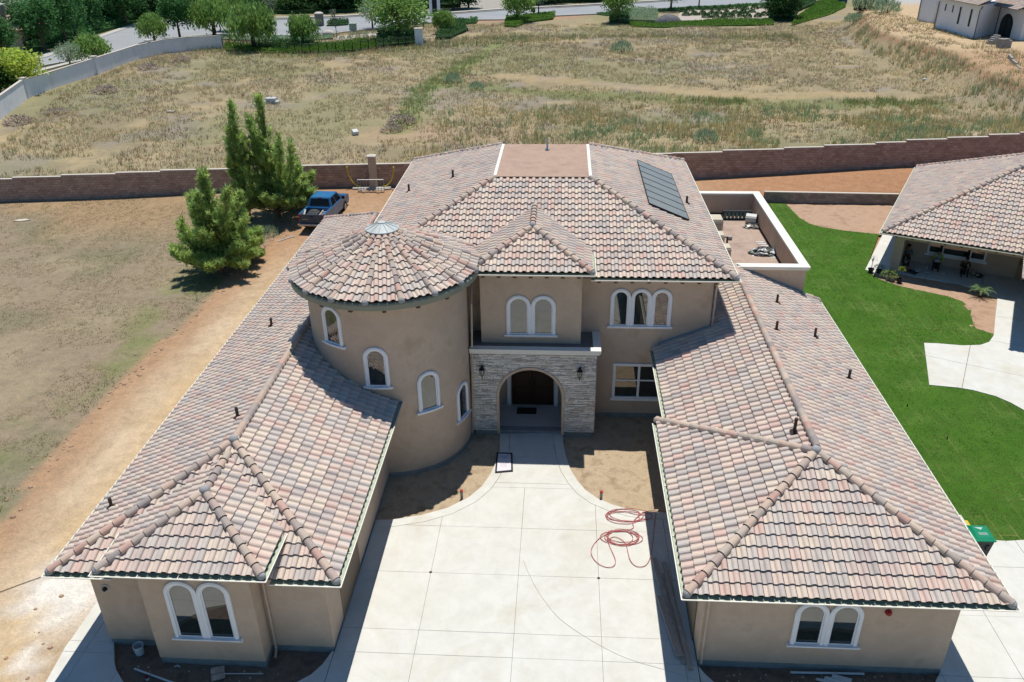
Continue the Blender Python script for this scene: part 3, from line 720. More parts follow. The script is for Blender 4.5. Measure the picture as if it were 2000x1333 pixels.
# individual tiles: the ones that show largest, the rest as one part
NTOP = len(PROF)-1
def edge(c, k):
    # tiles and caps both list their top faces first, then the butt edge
    """butt edge: raw dark concrete, with the lip and gap shade tinted in"""
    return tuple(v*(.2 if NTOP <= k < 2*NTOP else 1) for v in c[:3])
def pieces(lst, V, Fc, name, many, limit, mat):
    TINT = CAPT if name == 'ridge_tile' else TILT
    def size(t):
        return (t[4]-CAMP).length+(6 if t[2] else 0)
    order = sorted(range(len(lst)), key=lambda i: size(lst[i]))
    shared = {}
    av = []; af = []; ac = []; base = 0
    Vn = np.array(V)
    for rank, i in enumerate(order):
        mtx, c, vs, fs, cen, roof = lst[i]
        if rank < limit:
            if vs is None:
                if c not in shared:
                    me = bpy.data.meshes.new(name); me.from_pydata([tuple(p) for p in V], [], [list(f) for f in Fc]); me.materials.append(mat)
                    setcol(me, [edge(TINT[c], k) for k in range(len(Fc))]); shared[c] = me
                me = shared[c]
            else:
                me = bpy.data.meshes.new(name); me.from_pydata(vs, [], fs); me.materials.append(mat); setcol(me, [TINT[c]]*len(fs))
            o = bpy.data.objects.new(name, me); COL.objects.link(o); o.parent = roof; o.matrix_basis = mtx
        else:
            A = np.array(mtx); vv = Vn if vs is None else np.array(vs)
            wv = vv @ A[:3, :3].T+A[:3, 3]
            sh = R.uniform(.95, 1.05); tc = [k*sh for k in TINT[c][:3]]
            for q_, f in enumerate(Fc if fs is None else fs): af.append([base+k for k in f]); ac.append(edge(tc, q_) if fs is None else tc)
            av.append(wv); base += len(wv)
    if av:
        me = bpy.data.meshes.new(many); me.from_pydata(np.concatenate(av).tolist(), [], af); me.materials.append(mat); setcol(me, ac)
        o = bpy.data.objects.new(many, me); COL.objects.link(o); put(o, house); o['kind'] = 'stuff'
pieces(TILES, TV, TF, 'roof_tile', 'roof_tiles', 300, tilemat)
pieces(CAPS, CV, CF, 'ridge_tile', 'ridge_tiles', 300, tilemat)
print('tiles', len(TILES), 'caps', len(CAPS))
for p, t in MORT: MB().lathe([(0, .135), (.07, .12), (.12, .07), (.135, 0), (.12, -.06)], tuple(p-Vector((0, 0, .03))), 8).build('mortar_cap', mortar, house, smooth=True)
for q in (Q['E'], Qb['E'], PK, bE): MB().lathe([(0, .17), (.09, .15), (.15, .08), (.16, -.02)], (q[0], q[1], q[2]+.10), 10).build('mortar_cap', mortar, house, smooth=True)
# gutters -------------------------------------------------------------
def gutter(path, z, w=.17, d=.065, closed=False):
    """open box gutter whose back edge runs along path (outside is on the right hand)"""
    P = [Vector((p[0], p[1])) for p in path]; n = len(P); N = []
    for i in range(n):
        def nrm(a, b):
            t = (P[b]-P[a]).normalized(); return Vector((t.y, -t.x))
        if 0 < i < n-1:
            n1, n2 = nrm(i-1, i), nrm(i, i+1); m_ = (n1+n2); m_ = m_/max(.2, m_.dot(n1)); N.append(m_)
        else: N.append(nrm(0, 1) if i == 0 else nrm(n-2, n-1))
    zt = z-.02
    prof = [(-.06, zt-.01), (-.06, zt-d), (w, zt-d), (w+.012, zt-.03), (w+.045, zt+.004), (w+.012, zt+.004), (w-.005, zt-.03), (w-.02, zt-d+.015), (-.04, zt-d+.015), (-.04, zt-.01)]
    mi = [1, 0, 0, 0, 0, 1, 1, 1, 1]
    mb = MB()
    for i in range(n-1):
        for k in range(len(prof)-1):
            q = []
            for (j, kk) in ((i, k), (i+1, k), (i+1, k+1), (i, k+1)):
                c = P[j]+N[j]*prof[kk][0]; q.append((c.x, c.y, prof[kk][1]))
            mb.poly(q, mi[k])
    for e in (0, n-1):
        q = [(*(P[e]+N[e]*a), b) for a, b in prof]; mb.poly(q, 0)
    L = 0
    for i in range(n-1):                      # joints and hangers
        a, b = P[i], P[i+1]; l = (b-a).length; t = (b-a).normalized(); nn = Vector((t.y, -t.x)); k = int(l/1.15)
        for j in range(1, k):
            c = a+t*l*j/k
            q0, q1 = c+nn*-.03, c+nn*(w-.0)
            mb.T = None; s_ = t*.012
            mb.add([(*(q0-s_), zt-.018), (*(q0+s_), zt-.018), (*(q1+s_), zt-.012), (*(q1-s_), zt-.012)], [(0, 1, 2, 3)], 0)
    return mb.build('gutter', [cream, gutgreen], house)
gutter([(-14.7, 47), (-14.7, 17.15), (-12.86, 17.15)], 3.5)
gutter([(-8.2, 17.15), (-6.3, 17.15), (-6.3, 27.0)], 3.5)
gutter([(-12.85, ye-.3), (-12.85, 16.62), (-8.2, 16.62), (-8.2, ye-.25)], BZ)
gutter([(x0, 25.7), (x0, y0), (x1, y0), (x1, RB)], 3.5)
gutter([(XE, 31.5), (XE, y1+.3)], 3.5)
gutter([(mx0, my1), (mx0, my0), (-3.9, my0)], mz); gutter([(1.2, my0), (mx1, my0), (mx1, my1)], mz)
gutter([(bx0+.25, by0), (bx1, by0), (bx1, yeb-.2)], bz)
# rafter tails below the upper eaves
for x in np.arange(1.55, 6.4, .68): MB().box(x-.07, x+.07, 31.12, 31.62, 6.74, 6.86).build('rafter_tail', brownw, house)
for x in np.arange(-3.15, .95, .64): MB().box(x-.075, x+.075, 30.05, 30.52, 7.38, 7.5).build('rafter_tail', brownw, house)
for k in range(12):
    a = math.radians(-200+20*k); mb = MB(); mb.T = Matrix.Translation((TCX, TCY, 0)) @ Matrix.Rotation(a, 4, 'Z')
    mb.box(TR-.02, TR+.45, -.07, .07, 7.57, 7.68); mb.build('rafter_tail', brownw, house)
# portico and the bay above ------------------------------------------
PX0, PX1, PY0, PY1, PZ = -3.78, 1.52, 29.92, 31.6, 4.12
AX, AR, ASP = -1.25, 1.36, 1.93              # arch centre, half width, springing height
def archwall(x0, x1, y0, y1, z0, z1, ax, ar, asp, mat, name, depth_in=None):
    mb = MB(); n = 24
    arc = [(ax+ar*math.cos(PI-PI*i/n), asp+ar*math.sin(PI*i/n)) for i in range(n+1)]
    for y, s in ((y0, 0), (y1, 1)):
        mb.poly([(x0, y, z0), (ax-ar, y, z0), (ax-ar, y, asp), (ax-ar, y, z1), (x0, y, z1)])
        mb.poly([(x1, y, z0), (x1, y, z1), (ax+ar, y, z1), (ax+ar, y, asp), (ax+ar, y, z0)])
        for i in range(n): mb.poly([(arc[i][0], y, arc[i][1]), (arc[i+1][0], y, arc[i+1][1]), (arc[i+1][0], y, z1), (arc[i][0], y, z1)])
    edge = [(ax-ar, z0)]+arc+[(ax+ar, z0)]
    for (a, b), (c, d) in zip(edge[:-1], edge[1:]): mb.poly([(a, y0, b), (c, y0, d), (c, y1, d), (a, y1, b)])
    mb.poly([(x0, y0, z0), (x0, y1, z0), (x0, y1, z1), (x0, y0, z1)]); mb.poly([(x1, y0, z0), (x1, y1, z0), (x1, y1, z1), (x1, y0, z1)])
    mb.poly([(x0, y0, z1), (x1, y0, z1), (x1, y1, z1), (x0, y1, z1)])
    return mb.build(name, mat, house)
archwall(PX0+.06, PX1-.06, PY0+.05, PY0+.45, .13, PZ-.1, AX, AR, ASP, stucco, 'portico_wall')
MB().box(PX1-.36, PX1-.06, PY0+.451, PY1-.01, .0, PZ-.1).build('portico_wall', stucco, house)
MB().box(PX0+.1, PX1-.1, PY0+.07, PY0+.42, -.3, .129).box(AX-AR, AX+AR, PY0+.071, PY0+.419, -.2, .01).build('stem_wall', stem, house)
# porch recess inside the main wall
MB().box(AX-1.75, AX+1.75, 32.42, 32.5, 0, 3.6).build('porch_wall', stucco, house)
mb = MB(); mb.lathe([(AR-.02, 0), (AR+.09, 0), (AR+.09, .10), (AR-.02, .10), (AR-.02, 0)], (0, 0, 0), 28, a0=0, a1=PI)
mb.v = [(AX+x, PY0-.02+z*1.0-.04, ASP+y) for x, y, z in mb.v]
for sx in (-1, 1):
    a, b = sorted((AX+sx*(AR-.02), AX+sx*(AR+.09))); mb.box(a, b, PY0-.06, PY0+.04, .02, ASP)
mb.build('arch_trim', stucco, house)
# ledge stones, course by course
STC = [sc(*c, .84) for c in ((250, 244, 234), (240, 234, 226), (226, 218, 208), (246, 238, 224), (214, 206, 198), (252, 248, 240), (232, 220, 204), (200, 190, 180), (248, 242, 234))]
stones = []
def course(fn, length, z, h, ok):
    s = -R.uniform(0, .2)
    while s < length:
        l = R.choice((.12, .18, .24, .32, .42))*R.uniform(.85, 1.15)
        a, b = max(0, s), min(length, s+l)
        if b-a > .04:
            for c, d in ok(a, b, z, z+h): 
                if d-c > .03: stones.append((fn, c+.003, d-.003, z+.003, z+h-.003, R.choice((.048, .055, .062, .07, .058)), R.choice(STC)))
        s += l
def okarch(a, b, z0, z1):
    zc = (z0+z1)/2; r = AR+.05
    if zc < ASP: hw = r
    elif zc < ASP+r: hw = math.sqrt(max(0, r*r-(zc-ASP)**2))
    else: hw = 0
    l, q = AX-PX0-hw, AX-PX0+hw
    out = []
    if hw == 0 or b <= l or a >= q: return [(a, b)]
    if a < l: out.append((a, l))
    if b > q: out.append((q, b))
    return out
z = .16
while z < PZ-.16:
    h = R.choice((.035, .05, .05, .065, .08))
    course(lambda s, d: (PX0+s, PY0+.045-d), PX1-PX0, z, h, okarch)
    course(lambda s, d: (PX1-.055+d, PY0+.06+s), PY1-PY0-.08, z, h, lambda a, b, c, d: [(a, b)])
    z += h
stones.sort(key=lambda t: -(t[2]-t[1])*(t[4]-t[3])*(1 if t[0](0, .1)[1] < PY0+.05 else .3))
sv = []; sf = []; scl = []
for i, (fn, a, b, z0_, z1_, d, c) in enumerate(stones):
    p00, p10 = fn(a, 0), fn(b, 0); q00, q10 = fn(a+.006, d), fn(b-.006, d)
    vs = [(*p00, z0_), (*p10, z0_), (*p10, z1_), (*p00, z1_), (*q00, z0_+.005), (*q10, z0_+.005), (*q10, z1_-.005), (*q00, z1_-.005)]
    fs = [(4, 5, 6, 7), (0, 1, 5, 4), (1, 2, 6, 5), (2, 3, 7, 6), (3, 0, 4, 7)]
    if i < 280:
        me = bpy.data.meshes.new('ledge_stone'); me.from_pydata(vs, [], fs); me.materials.append(stonemat); setcol(me, [c]*5)
        o = bpy.data.objects.new('ledge_stone', me); COL.objects.link(o); put(o, house)
    else:
        k = len(sv); sv += vs; sf += [[k+j for j in f] for f in fs]; scl += [c]*5
me = bpy.data.meshes.new('ledge_stones'); me.from_pydata(sv, [], sf); me.materials.append(stonemat); setcol(me, scl)
o = bpy.data.objects.new('ledge_stones', me); COL.objects.link(o); put(o, house); o['kind'] = 'stuff'
# coping and the small roof deck
mb = MB(); mb.box(PX0-.0, PX1+.16, PY0-.16, PY0+.16, PZ+.02, PZ+.16); mb.box(PX0-.0, PX1+.10, PY0-.10, PY0+.10, PZ-.08, PZ+.02)
mb.box(PX1-.16, PX1+.16, PY0+.1601, PY1-.01, PZ+.02, PZ+.16); mb.build('coping', cream, house)
MB().box(PX0+.05, PX1-.161, PY0+.161, PY1-.011, PZ-.1, PZ+.10).build('portico_deck', pm('deck_grey', [sc(150, 146, 142), sc(132, 128, 126)], 1.5, .9), house)
wall_b = MB().box(-3.33, .84, 30.5, 31.599, PZ+.101, 7.6).build('wall', stucco, house)
# doors in the porch
DY = 32.36
for x0_, x1_ in ((-2.2, -1.255), (-1.245, -.3)):
    d = MB().bbox(x0_, x1_, DY-.06, DY+.05, .03, 2.65, .01).build('door', doorwood, house)
    mb = MB()
    for z0_, z1_ in ((.2, 1.0), (1.12, 1.75), (1.87, 2.5)): mb.bbox(x0_+.12, x1_-.12, DY-.085, DY-.06, z0_, z1_, .012)
    mb.build('door_panel', doorwood, d)
    hx = x1_-.07 if x1_ < -1.25 else x0_+.07
    MB().tube([(hx, DY-.06, 1.05), (hx, DY-.12, 1.08), (hx, DY-.12, 1.4), (hx, DY-.06, 1.43)], .014, 6).build('door_handle', blackmetal, d)
mb = MB(); mb.box(-2.42, -2.25, DY-.1, DY+.05, .0, 2.85); mb.box(-.25, -.08, DY-.1, DY+.05, .0, 2.85); mb.box(-2.249, -.251, DY-.1, DY+.05, 2.67, 2.85); mb.build('door_frame', trimw, house)
MB().box(-2.9, .4, PY0+.46, DY+.1, 3.5, 3.6).build('porch_ceiling', stucco, house)
MB().box(-2.95, .45, PY0+.45, DY+.1, -.1, .012).build('porch_floor', concrete, house)
MB().box(AX-1.75, AX-1.68, PY0+.46, 32.41, .013, 3.49).box(AX+1.68, AX+1.75, PY0+.46, 32.41, .013, 3.49).build('porch_wall', stucco, house)
MB().bbox(-1.95, -1.05, 31.5, 32.05, .013, .03, .006).build('door_mat', pm('mat_brown', [sc(70, 60, 54)], 3, 1), None)
tag(bpy.data.objects['door_mat'], 'dark door mat on the porch floor before the wooden doors', 'mat')
# windows -------------------------------------------------------------
def archwin(mp, w, sill, top, n, label=None):
    """n round-headed lights side by side; mp(s, d, z) places s along the wall and d out of it"""
    lw = w/n; ro = lw/2; t = .115; ri = ro-t; spring = top-ro; N = 14
    fr = MB(); gl = []
    for k in range(n):
        c = -w/2+lw*(k+.5)
        outer = [(c-ro+.0005, sill)]+[(c-(ro-.0005)*math.cos(PI*i/N), spring+ro*math.sin(PI*i/N)) for i in range(N+1)]+[(c+ro-.0005, sill)]
        inner = [(c-ri, sill)]+[(c-ri*math.cos(PI*i/N), spring+ri*math.sin(PI*i/N)) for i in range(N+1)]+[(c+ri, sill)]
        inn2 = [(c-ri+.05, sill+.05)]+[(c-(ri-.05)*math.cos(PI*i/N), spring+(ri-.05)*math.sin(PI*i/N)) for i in range(N+1)]+[(c+ri-.05, sill+.05)]
        m_ = [((a[0]+b[0])/2, (a[1]+b[1])/2) for a, b in zip(outer, inner)]
        for i in range(len(outer)-1):
            for (A_, da), (B_, db) in (((outer, 0), (outer, .06)), ((outer, .06), (m_, .085)), ((m_, .085), (inner, .075)), ((inner, .075), (inner, .03)), ((inner, .03), (inn2, .03)), ((inn2, .03), (inn2, .008))):
                fr.poly([mp(*A_[i][:1], da, A_[i][1]), mp(A_[i+1][0], da, A_[i+1][1]), mp(B_[i+1][0], db, B_[i+1][1]), mp(B_[i][0], db, B_[i][1])], 0)
        fr.poly([mp(inner[0][0], .03, sill), mp(inner[-1][0], .03, sill), mp(inn2[-1][0], .03, sill+.05), mp(inn2[0][0], .03, sill+.05)])
        gl.append(inn2)
    win = fr.build('window', trimw, house)
    if label: win['label'] = label
    for g in gl:
        mb = MB(); nseg = 6; lo, hi = g[0], g[-1]
        # fan of strips so that the pane follows a curved wall
        arc = g[1:-1]; xs = [p[0] for p in arc]
        for i in range(len(arc)-1):
            mb.poly([mp(arc[i][0], .012, lo[1]), mp(arc[i+1][0], .012, lo[1]), mp(arc[i+1][0], .012, arc[i+1][1]), mp(arc[i][0], .012, arc[i][1])])
        mb.build('pane', glass, win)
    sm = MB(); hw = w/2+.09; K = 8
    prof = [(.0, sill-.13), (.07, sill-.13), (.11, sill-.06), (.14, sill-.05), (.14, sill), (.0, sill)]
    for i in range(K):
        a, b = -hw+2*hw*i/K, -hw+2*hw*(i+1)/K
        for (d0, z0_), (d1, z1_) in zip(prof[:-1], prof[1:]): sm.poly([mp(a, d0, z0_), mp(b, d0, z0_), mp(b, d1, z1_), mp(a, d1, z1_)])
    for a in (-hw, hw): sm.poly([mp(a, d, z_) for d, z_ in prof])
    sm.build('sill', trimw, win)
def flatmap(cx, y): return lambda s, d, z: (cx+s, y-d, z)
def cylmap(az):
    az = math.radians(az)
    return lambda s, d, z: (TCX+(TR+d)*math.cos(az+s/TR), TCY+(TR+d)*math.sin(az+s/TR), z)
archwin(flatmap(7.9, 17.82), 1.94, 1.02, 2.69, 2)
archwin(flatmap(-10.47, 17.12), 1.96, 1.12, 3.36, 2)
archwin(flatmap(3.37, 31.6), 2.58, 4.58, 6.30, 3)
archwin(flatmap(-1.24, 30.5), 2.04, 4.66, 6.44, 2)
for az, sl_, tp in ((-20.2, 1.62, 3.24), (-54.3, 2.88, 4.6), (-89.5, 4.25, 5.95), (-120.5, 5.85, 7.42)): archwin(cylmap(az), .94, sl_, tp, 1)
# the square-headed window beside the right wing
wx0, wx1, wz0, wz1, wy_ = 2.33, 4.62, .98, 2.72, 31.6
mb = MB(); t = .12
for a, b, c, d in ((wx0, wx0+t, wz0, wz1), (wx1-t, wx1, wz0, wz1), (wx0+t, wx1-t, wz1-t, wz1), (wx0+t, wx1-t, wz0, wz0+.05)): mb.box(a, b, wy_-.08, wy_-.001, c, d)
cx_ = (wx0+wx1)/2; cz_ = (wz0+wz1)/2+.02
mb.box(cx_-.05, cx_+.05, wy_-.06, wy_-.001, wz0+.05, wz1-t); mb.box(wx0+t, cx_-.05, wy_-.05, wy_-.001, cz_-.03, cz_+.03); mb.box(cx_+.05, wx1-t, wy_-.05, wy_-.001, cz_-.03, cz_+.03)
wn = mb.build('window', trimw, house)
for a, b in ((wx0+t, cx_-.05), (cx_+.05, wx1-t)):
    for c, d in ((wz0+.05, cz_-.03), (cz_+.03, wz1-t)): MB().poly([(a, wy_-.012, c), (b, wy_-.012, c), (b, wy_-.012, d), (a, wy_-.012, d)]).build('pane', glass, wn)
MB().box(wx0-.08, wx1+.08, wy_-.13, wy_-.0, wz0-.12, wz0).build('sill', trimw, wn)
# garage side of the wings facing the court: tall door recess on the left wing
MB().box(-6.93, -6.88, 19.0, 21.4, .0, 2.6).build('garage_door', pm('garage_panel', [sc(150, 132, 112)], 2, .7), house)
MB().box(4.27, 4.315, 18.7, 22.6, .0, 2.6).build('garage_door', MATS['garage_panel'], house)
# parapet box on the right ---------------------------------------------
DX0, DX1, DY0, DY1, DZ, DT = 6.4, 11.58, 36.65, 48.15, 4.0, 5.2
th = .28
MB().box(DX0, DX1, DY0, DY0+th, 3.1, DT).build('parapet_wall', stucco, house)
MB().box(DX1-th, DX1, DY0+th, DY1-th, -.2, DT).build('parapet_wall', stucco, house)
MB().box(DX0, DX1, DY1-th, DY1, -.2, DT).build('parapet_wall', stucco, house)
MB().box(DX1-.6, DX1-.0005, DY0+.0005, DY0+th, -.2, 3.1).build('wall', stucco, house)
for a in ((DX0, DX1+.13, DY0-.13, DY0+th+.03), (DX1-th-.03, DX1+.13, DY0+th+.03, DY1-th-.03), (DX0, DX1+.13, DY1-th-.03, DY1+.13)):
    mb = MB(); mb.box(a[0], a[1], a[2], a[3], DT, DT+.10); mb.build('coping', cream, house)
for a in ((DX0, DX1+.08, DY0-.08, DY0+.0), (DX1, DX1+.08, DY0, DY1), ):
    MB().box(a[0], a[1], a[2], a[3], DT-.08, DT-.001).build('coping', cream, house)
MB().box(DX0, DX1-th, DY0+th, DY1-th, DZ-.2, DZ).build('flat_roof', deckfloor, house)
MB().box(DX1-th-.02, DX1-th+.001, DY0+th, DY1-th, DZ, DZ+.09).box(DX0, DX1-th-.021, DY1-th-.02, DY1-th, DZ, DZ+.09).build('base_flashing', underlay, house)
# seams in the deck membrane
for xs_ in (8.55, 9.65, 10.75): MB().box(xs_-.04, xs_+.04, DY0+th+.01, DY1-th-.03, DZ, DZ+.008).build('membrane_seam', deckfloor, house)
# wall flashing strips
mb = MB(); mb.poly([(4.2, 31.57, 3.5+PT*.15+.12), (6.32, 31.57, 3.5+PT*2.27+.12), (6.32, 31.598, 3.5+PT*2.27+.22), (4.2, 31.598, 3.5+PT*.15+.22)])
mb.poly([(7.2, 36.62, RZ-PT*0+.05), (8.175, 36.62, RZ+.12), (8.175, 36.648, RZ+.22), (7.2, 36.648, RZ+.1)])
mb.poly([(8.175, 36.62, RZ+.12), (11.6, 36.62, 3.5+PT*.7+.12), (11.6, 36.648, 3.5+PT*.7+.22), (8.175, 36.648, RZ+.22)])
mb.build('flashing', pm('flashing_blue', [sc(150, 160, 172)], 3, .5, metal=.3), house)
# downpipes
for pts in ([(-8.72, 16.75, 3.9), (-8.68, 17.6, 3.5), (-8.72, 17.7, 3.2), (-8.72, 17.7, .08), (-8.66, 17.4, .0)], [(4.5, 17.1, 3.35), (4.42, 17.72, 3.0), (4.42, 17.76, .05)], [(6.45, 31.15, 6.85), (6.42, 31.5, 6.5), (6.42, 31.55, 4.62)], [(-3.7, 31.0, 6.9), (-3.62, 29.86, 6.3), (-3.78, 29.84, .05)]):
    MB().tube(pts, .042, 6).build('downpipe', stucco, house)
# roof vents ------------------------------------------------------------
def rz_left(x): return 3.5+PT*min(x+14.7, -6.3-x)
vents = [((-12.51, 31.23), 4.6), ((-11.21, 23.55), 5.0), ((-14.12, 19.76), 3.9)]
def ventpipe(x, y, z, h=.45, r=.055):
    p = MB().tube([(x, y, z-.1), (x, y, z+h)], r, 10)
    o = p.build('vent_pipe', pipe_black, house)
    mb = MB(); mb.lathe([(.17, .03), (.075, .10), (.06, .14)], (x, y, z), 10); mb.build('pipe_collar', pipe_black, o)
def onroof(px, side):
    pass
VENTS = [(-12.6, 31.28, 4.43, 0.4), (-10.98, 22.98, 5.1, 0.45), (-14.08, 19.67, 3.81, 0.4), (9.6, 33.75, 4.68, 0.45), (8.79, 30.4, 5.01, 0.45), (10.72, 31.42, 4.21, 0.45), (11.24, 28.3, 3.99, 0.45), (7.71, 22.92, 5.08, 0.55), (-5.51, 39.89, 8.49, 0.45), (-7.97, 40.84, 7.46, 0.45), (6.09, 39.29, 7.45, 0.4)]
for x, y, z, h in VENTS: ventpipe(x, y, z, h)
MB().lathe([(.12, 0), (.12, .06), (.05, .12), (.045, .42), (.07, .44), (.02, .62)], (-.83, 41.6, tz+.09), 10).build('roof_vent', sheetmetal, house)
# lanterns
for x in (-3.27, .82):
    l = MB(); y = PY0-.23
    l.box(x-.05, x+.05, PY0-.06, PY0+.02, 3.12, 3.42); l.tube([(x, PY0-.05, 3.36), (x, y+.03, 3.52), (x, y, 3.50)], .014, 6)
    l.lathe([(.0, .60), (.02, .56), (.012, .52), (.05, .48), (.115, .40), (.125, .38), (.10, .37)], (x, y, 2.98), 8)
    l.lathe([(.075, .10), (.05, .05), (.02, .03), (.012, -.04), (.02, -.06), (0, -.09)], (x, y, 2.98), 8)
    for k in range(8):
        a = 2*PI*k/8; l.tube([(x+.075*math.cos(a), y+.075*math.sin(a), 3.08), (x+.112*math.cos(a), y+.112*math.sin(a), 3.24), (x+.105*math.cos(a), y+.105*math.sin(a), 3.37)], .007, 4)
    lo = l.build('wall_lantern', blackmetal, house)
    MB().lathe([(.06, .11), (.095, .25), (.085, .37)], (x, y, 2.98), 8).build('lantern_glass', lampglass, lo)
# small fittings on the front walls
lm = MB(); lm.v = []; lm.lathe([(.10, 0), (.10, .05), (.06, .12), (0, .14)], (0, 0, 0), 12); bl_ = (9.53, 17.82, 2.39); lm.v = [(bl_[0]+x, 17.82-z, bl_[2]+y) for x, y, z in lm.v]
lm.build('alarm_bell', pm('red_plastic', [sc(180, 40, 40)], 3, .4), house)
lm = MB(); lm.lathe([(.14, 0), (.14, .03), (.11, .03)], (0, 0, 0), 14); lm.lathe([(.06, .02), (.06, .1), (.02, .12)], (0, -.02, 0), 10, mi=1)
wl_ = (-13.70, 17.77, 2.32); lm.v = [(wl_[0]+x, 17.77-z, wl_[2]+y) for x, y, z in lm.v]; lm.build('wall_light', [sheetmetal, blackmetal], house)
# ---------------- walls round the lot ----------------
blockm = pm('split_block', [(.85, .84, .83, 1), (1.08, 1.06, 1.05, 1)], 1.2, .95, .5, 45, .16, 14, attr='tint')
blockcore = pm('block_mortar', [sc(150, 122, 106)], 3, 1)
capm = pm('wall_cap', [sc(240, 232, 220), sc(226, 216, 204)], 2, .9)
def onwall(x):
    for (ax, ay), (bx, by) in zip(WALLPTS[:-1], WALLPTS[1:]):
        if ax <= x <= bx: return ay+(by-ay)*(x-ax)/(bx-ax)
    return WALLPTS[-1][1]
def block_wall(name, label, segs, cols, th=.2, bw=.4, bh=.2, limit=300, z0=None):
    """segs: (x0,y0,x1,y1,top) stretches of wall with level tops; blocks stand on the camera-side face"""
    a = segs[0]; w_ = thing(name, label, 'wall', ((segs[0][0]+segs[-1][2])/2, (segs[0][1]+segs[-1][3])/2, 0))
    bl = []
    zfix = z0
    for (xa, ya, xb, yb, top) in segs:
        z0 = zfix if zfix is not None else min(gh(xa, ya-.3), gh(xb, yb-.3))-.25
        A, B = Vector((xa, ya)), Vector((xb, yb)); t = (B-A).normalized(); n = Vector((t.y, -t.x)); L = (B-A).length
        cr = [A, B, B-n*th, A-n*th]
        mb = MB(); mb.prism([tuple(p-n*.012) for p in cr[:2]]+[tuple(p+n*.012) for p in cr[2:]], z0, top-.06); mb.build('wall_core', blockcore, w_)
        mb = MB(); mb.prism([tuple(A+n*.03-t*.01), tuple(B+n*.03+t*.01), tuple(B-n*(th+.03)+t*.01), tuple(A-n*(th+.03)-t*.01)], top-.06, top); mb.build('cap', capm, w_)
        rows = int((top-.06-z0)/bh)+1; zt = top-.06
        for r in range(rows):
            z1 = zt-r*bh; zb = max(z0, z1-bh); s = -bw/2 if r % 2 else 0
            while s < L:
                c, d = max(0, s)+.006, min(L, s+bw)-.006
                if d-c > .05: bl.append((A+t*c, A+t*d, n, zb+.006, z1-.006, th))
                s += bw
    bl.sort(key=lambda q: (Vector((*((q[0]+q[1])/2), q[3]))-CAMP).length)
    sv = []; sf = []; cl = []
    for i, (p, q, n, zb, z1, th_) in enumerate(bl):
        o_ = R.uniform(-.004, .006); f = lambda P, d, z: (P.x+n.x*d, P.y+n.y*d, z)
        e = .008
        t_ = (q-p).normalized()
        vs = [f(p, -.012, zb), f(q, -.012, zb), f(q, -.012, z1), f(p, -.012, z1), f(p+t_*e, o_, zb+e), f(q-t_*e, o_, zb+e), f(q-t_*e, o_, z1-e), f(p+t_*e, o_, z1-e)]
        fs = [(4, 5, 6, 7), (0, 1, 5, 4), (1, 2, 6, 5), (2, 3, 7, 6), (3, 0, 4, 7)]
        c = R.choice(cols); k_ = R.uniform(.9, 1.1); c = [v*k_ for v in c[:3]]
        if i < limit:
            me = bpy.data.meshes.new('block'); me.from_pydata(vs, [], fs); me.materials.append(blockm); setcol(me, [c]*5)
            o = bpy.data.objects.new('block', me); COL.objects.link(o); put(o, w_)
        else:
            b = len(sv); sv += vs; sf += [[b+j for j in g] for g in fs]; cl += [c]*5
    if sv:
        me = bpy.data.meshes.new('blocks'); me.from_pydata(sv, [], sf); me.materials.append(blockm); setcol(me, cl)
        o = bpy.data.objects.new('blocks', me); COL.objects.link(o); put(o, w_); o['kind'] = 'stuff'
    return w_
BC = [sc(216, 184, 168), sc(208, 174, 159), sc(222, 190, 174), sc(202, 168, 154), sc(214, 186, 172)]
STEPS = [(-47.48, -44.1, 1.84), (-44.1, -40.23, 1.95), (-40.23, -35.86, 2.07), (-35.86, -32.3, 2.17), (-32.3, -26.74, 2.28), (-26.74, -21.39, 2.36), (-21.39, -15.28, 2.42), (-15.28, -4.14, 2.42), (-4.14, 8.83, 2.78), (8.83, 12.88, 2.81), (12.88, 17.85, 2.95), (17.85, 21.08, 3.06), (21.08, 25.27, 3.19), (25.27, 27.74, 3.32), (27.74, 31.04, 3.49), (31.04, 34.39, 3.61), (34.39, 36.89, 3.78), (36.89, 40.49, 3.91)]
def wseg(lst):
    out = []
    for xa, xb, top in lst:
        br = [xa]+[p[0] for p in WALLPTS if xa < p[0] < xb]+[xb]
        for a, b in zip(br[:-1], br[1:]): out.append((a, onwall(a), b, onwall(b), top))
    return out
block_wall('boundary_wall', 'stepped brown block wall with pale cap between the dry lawn and the far field', wseg(STEPS[:8]), BC)
block_wall('boundary_wall', 'stepped brown block wall with pale cap behind the bare red yard', wseg(STEPS[8:]), BC)
block_wall('garden_wall', 'low grey block wall at the back of the green lawn', [(15.6, 62.55, 25.6, 62.1, .82)], [sc(176, 172, 166), sc(164, 160, 156), sc(186, 182, 176)], limit=300, z0=-.35)
# tan pillar in front of the left boundary wall
pr_ = thing('wall_pillar', 'tall tan stucco pillar with pale cap rising above the block wall', 'pillar', (-15.3, 63.9, .5))
MB().bbox(-15.58, -15.02, 63.65, 64.15, -.0, 3.1, .02).build('shaft', stucco, pr_)
MB().bbox(-15.66, -14.94, 63.57, 64.23, 3.1, 3.21, .02).add([(-15.6, 63.63, 3.21), (-15.0, 63.63, 3.21), (-15.0, 64.17, 3.21), (-15.6, 64.17, 3.21), (-15.3, 63.9, 3.33)], [(0, 1, 4), (1, 2, 4), (2, 3, 4), (3, 0, 4)]).build('cap', capm, pr_)
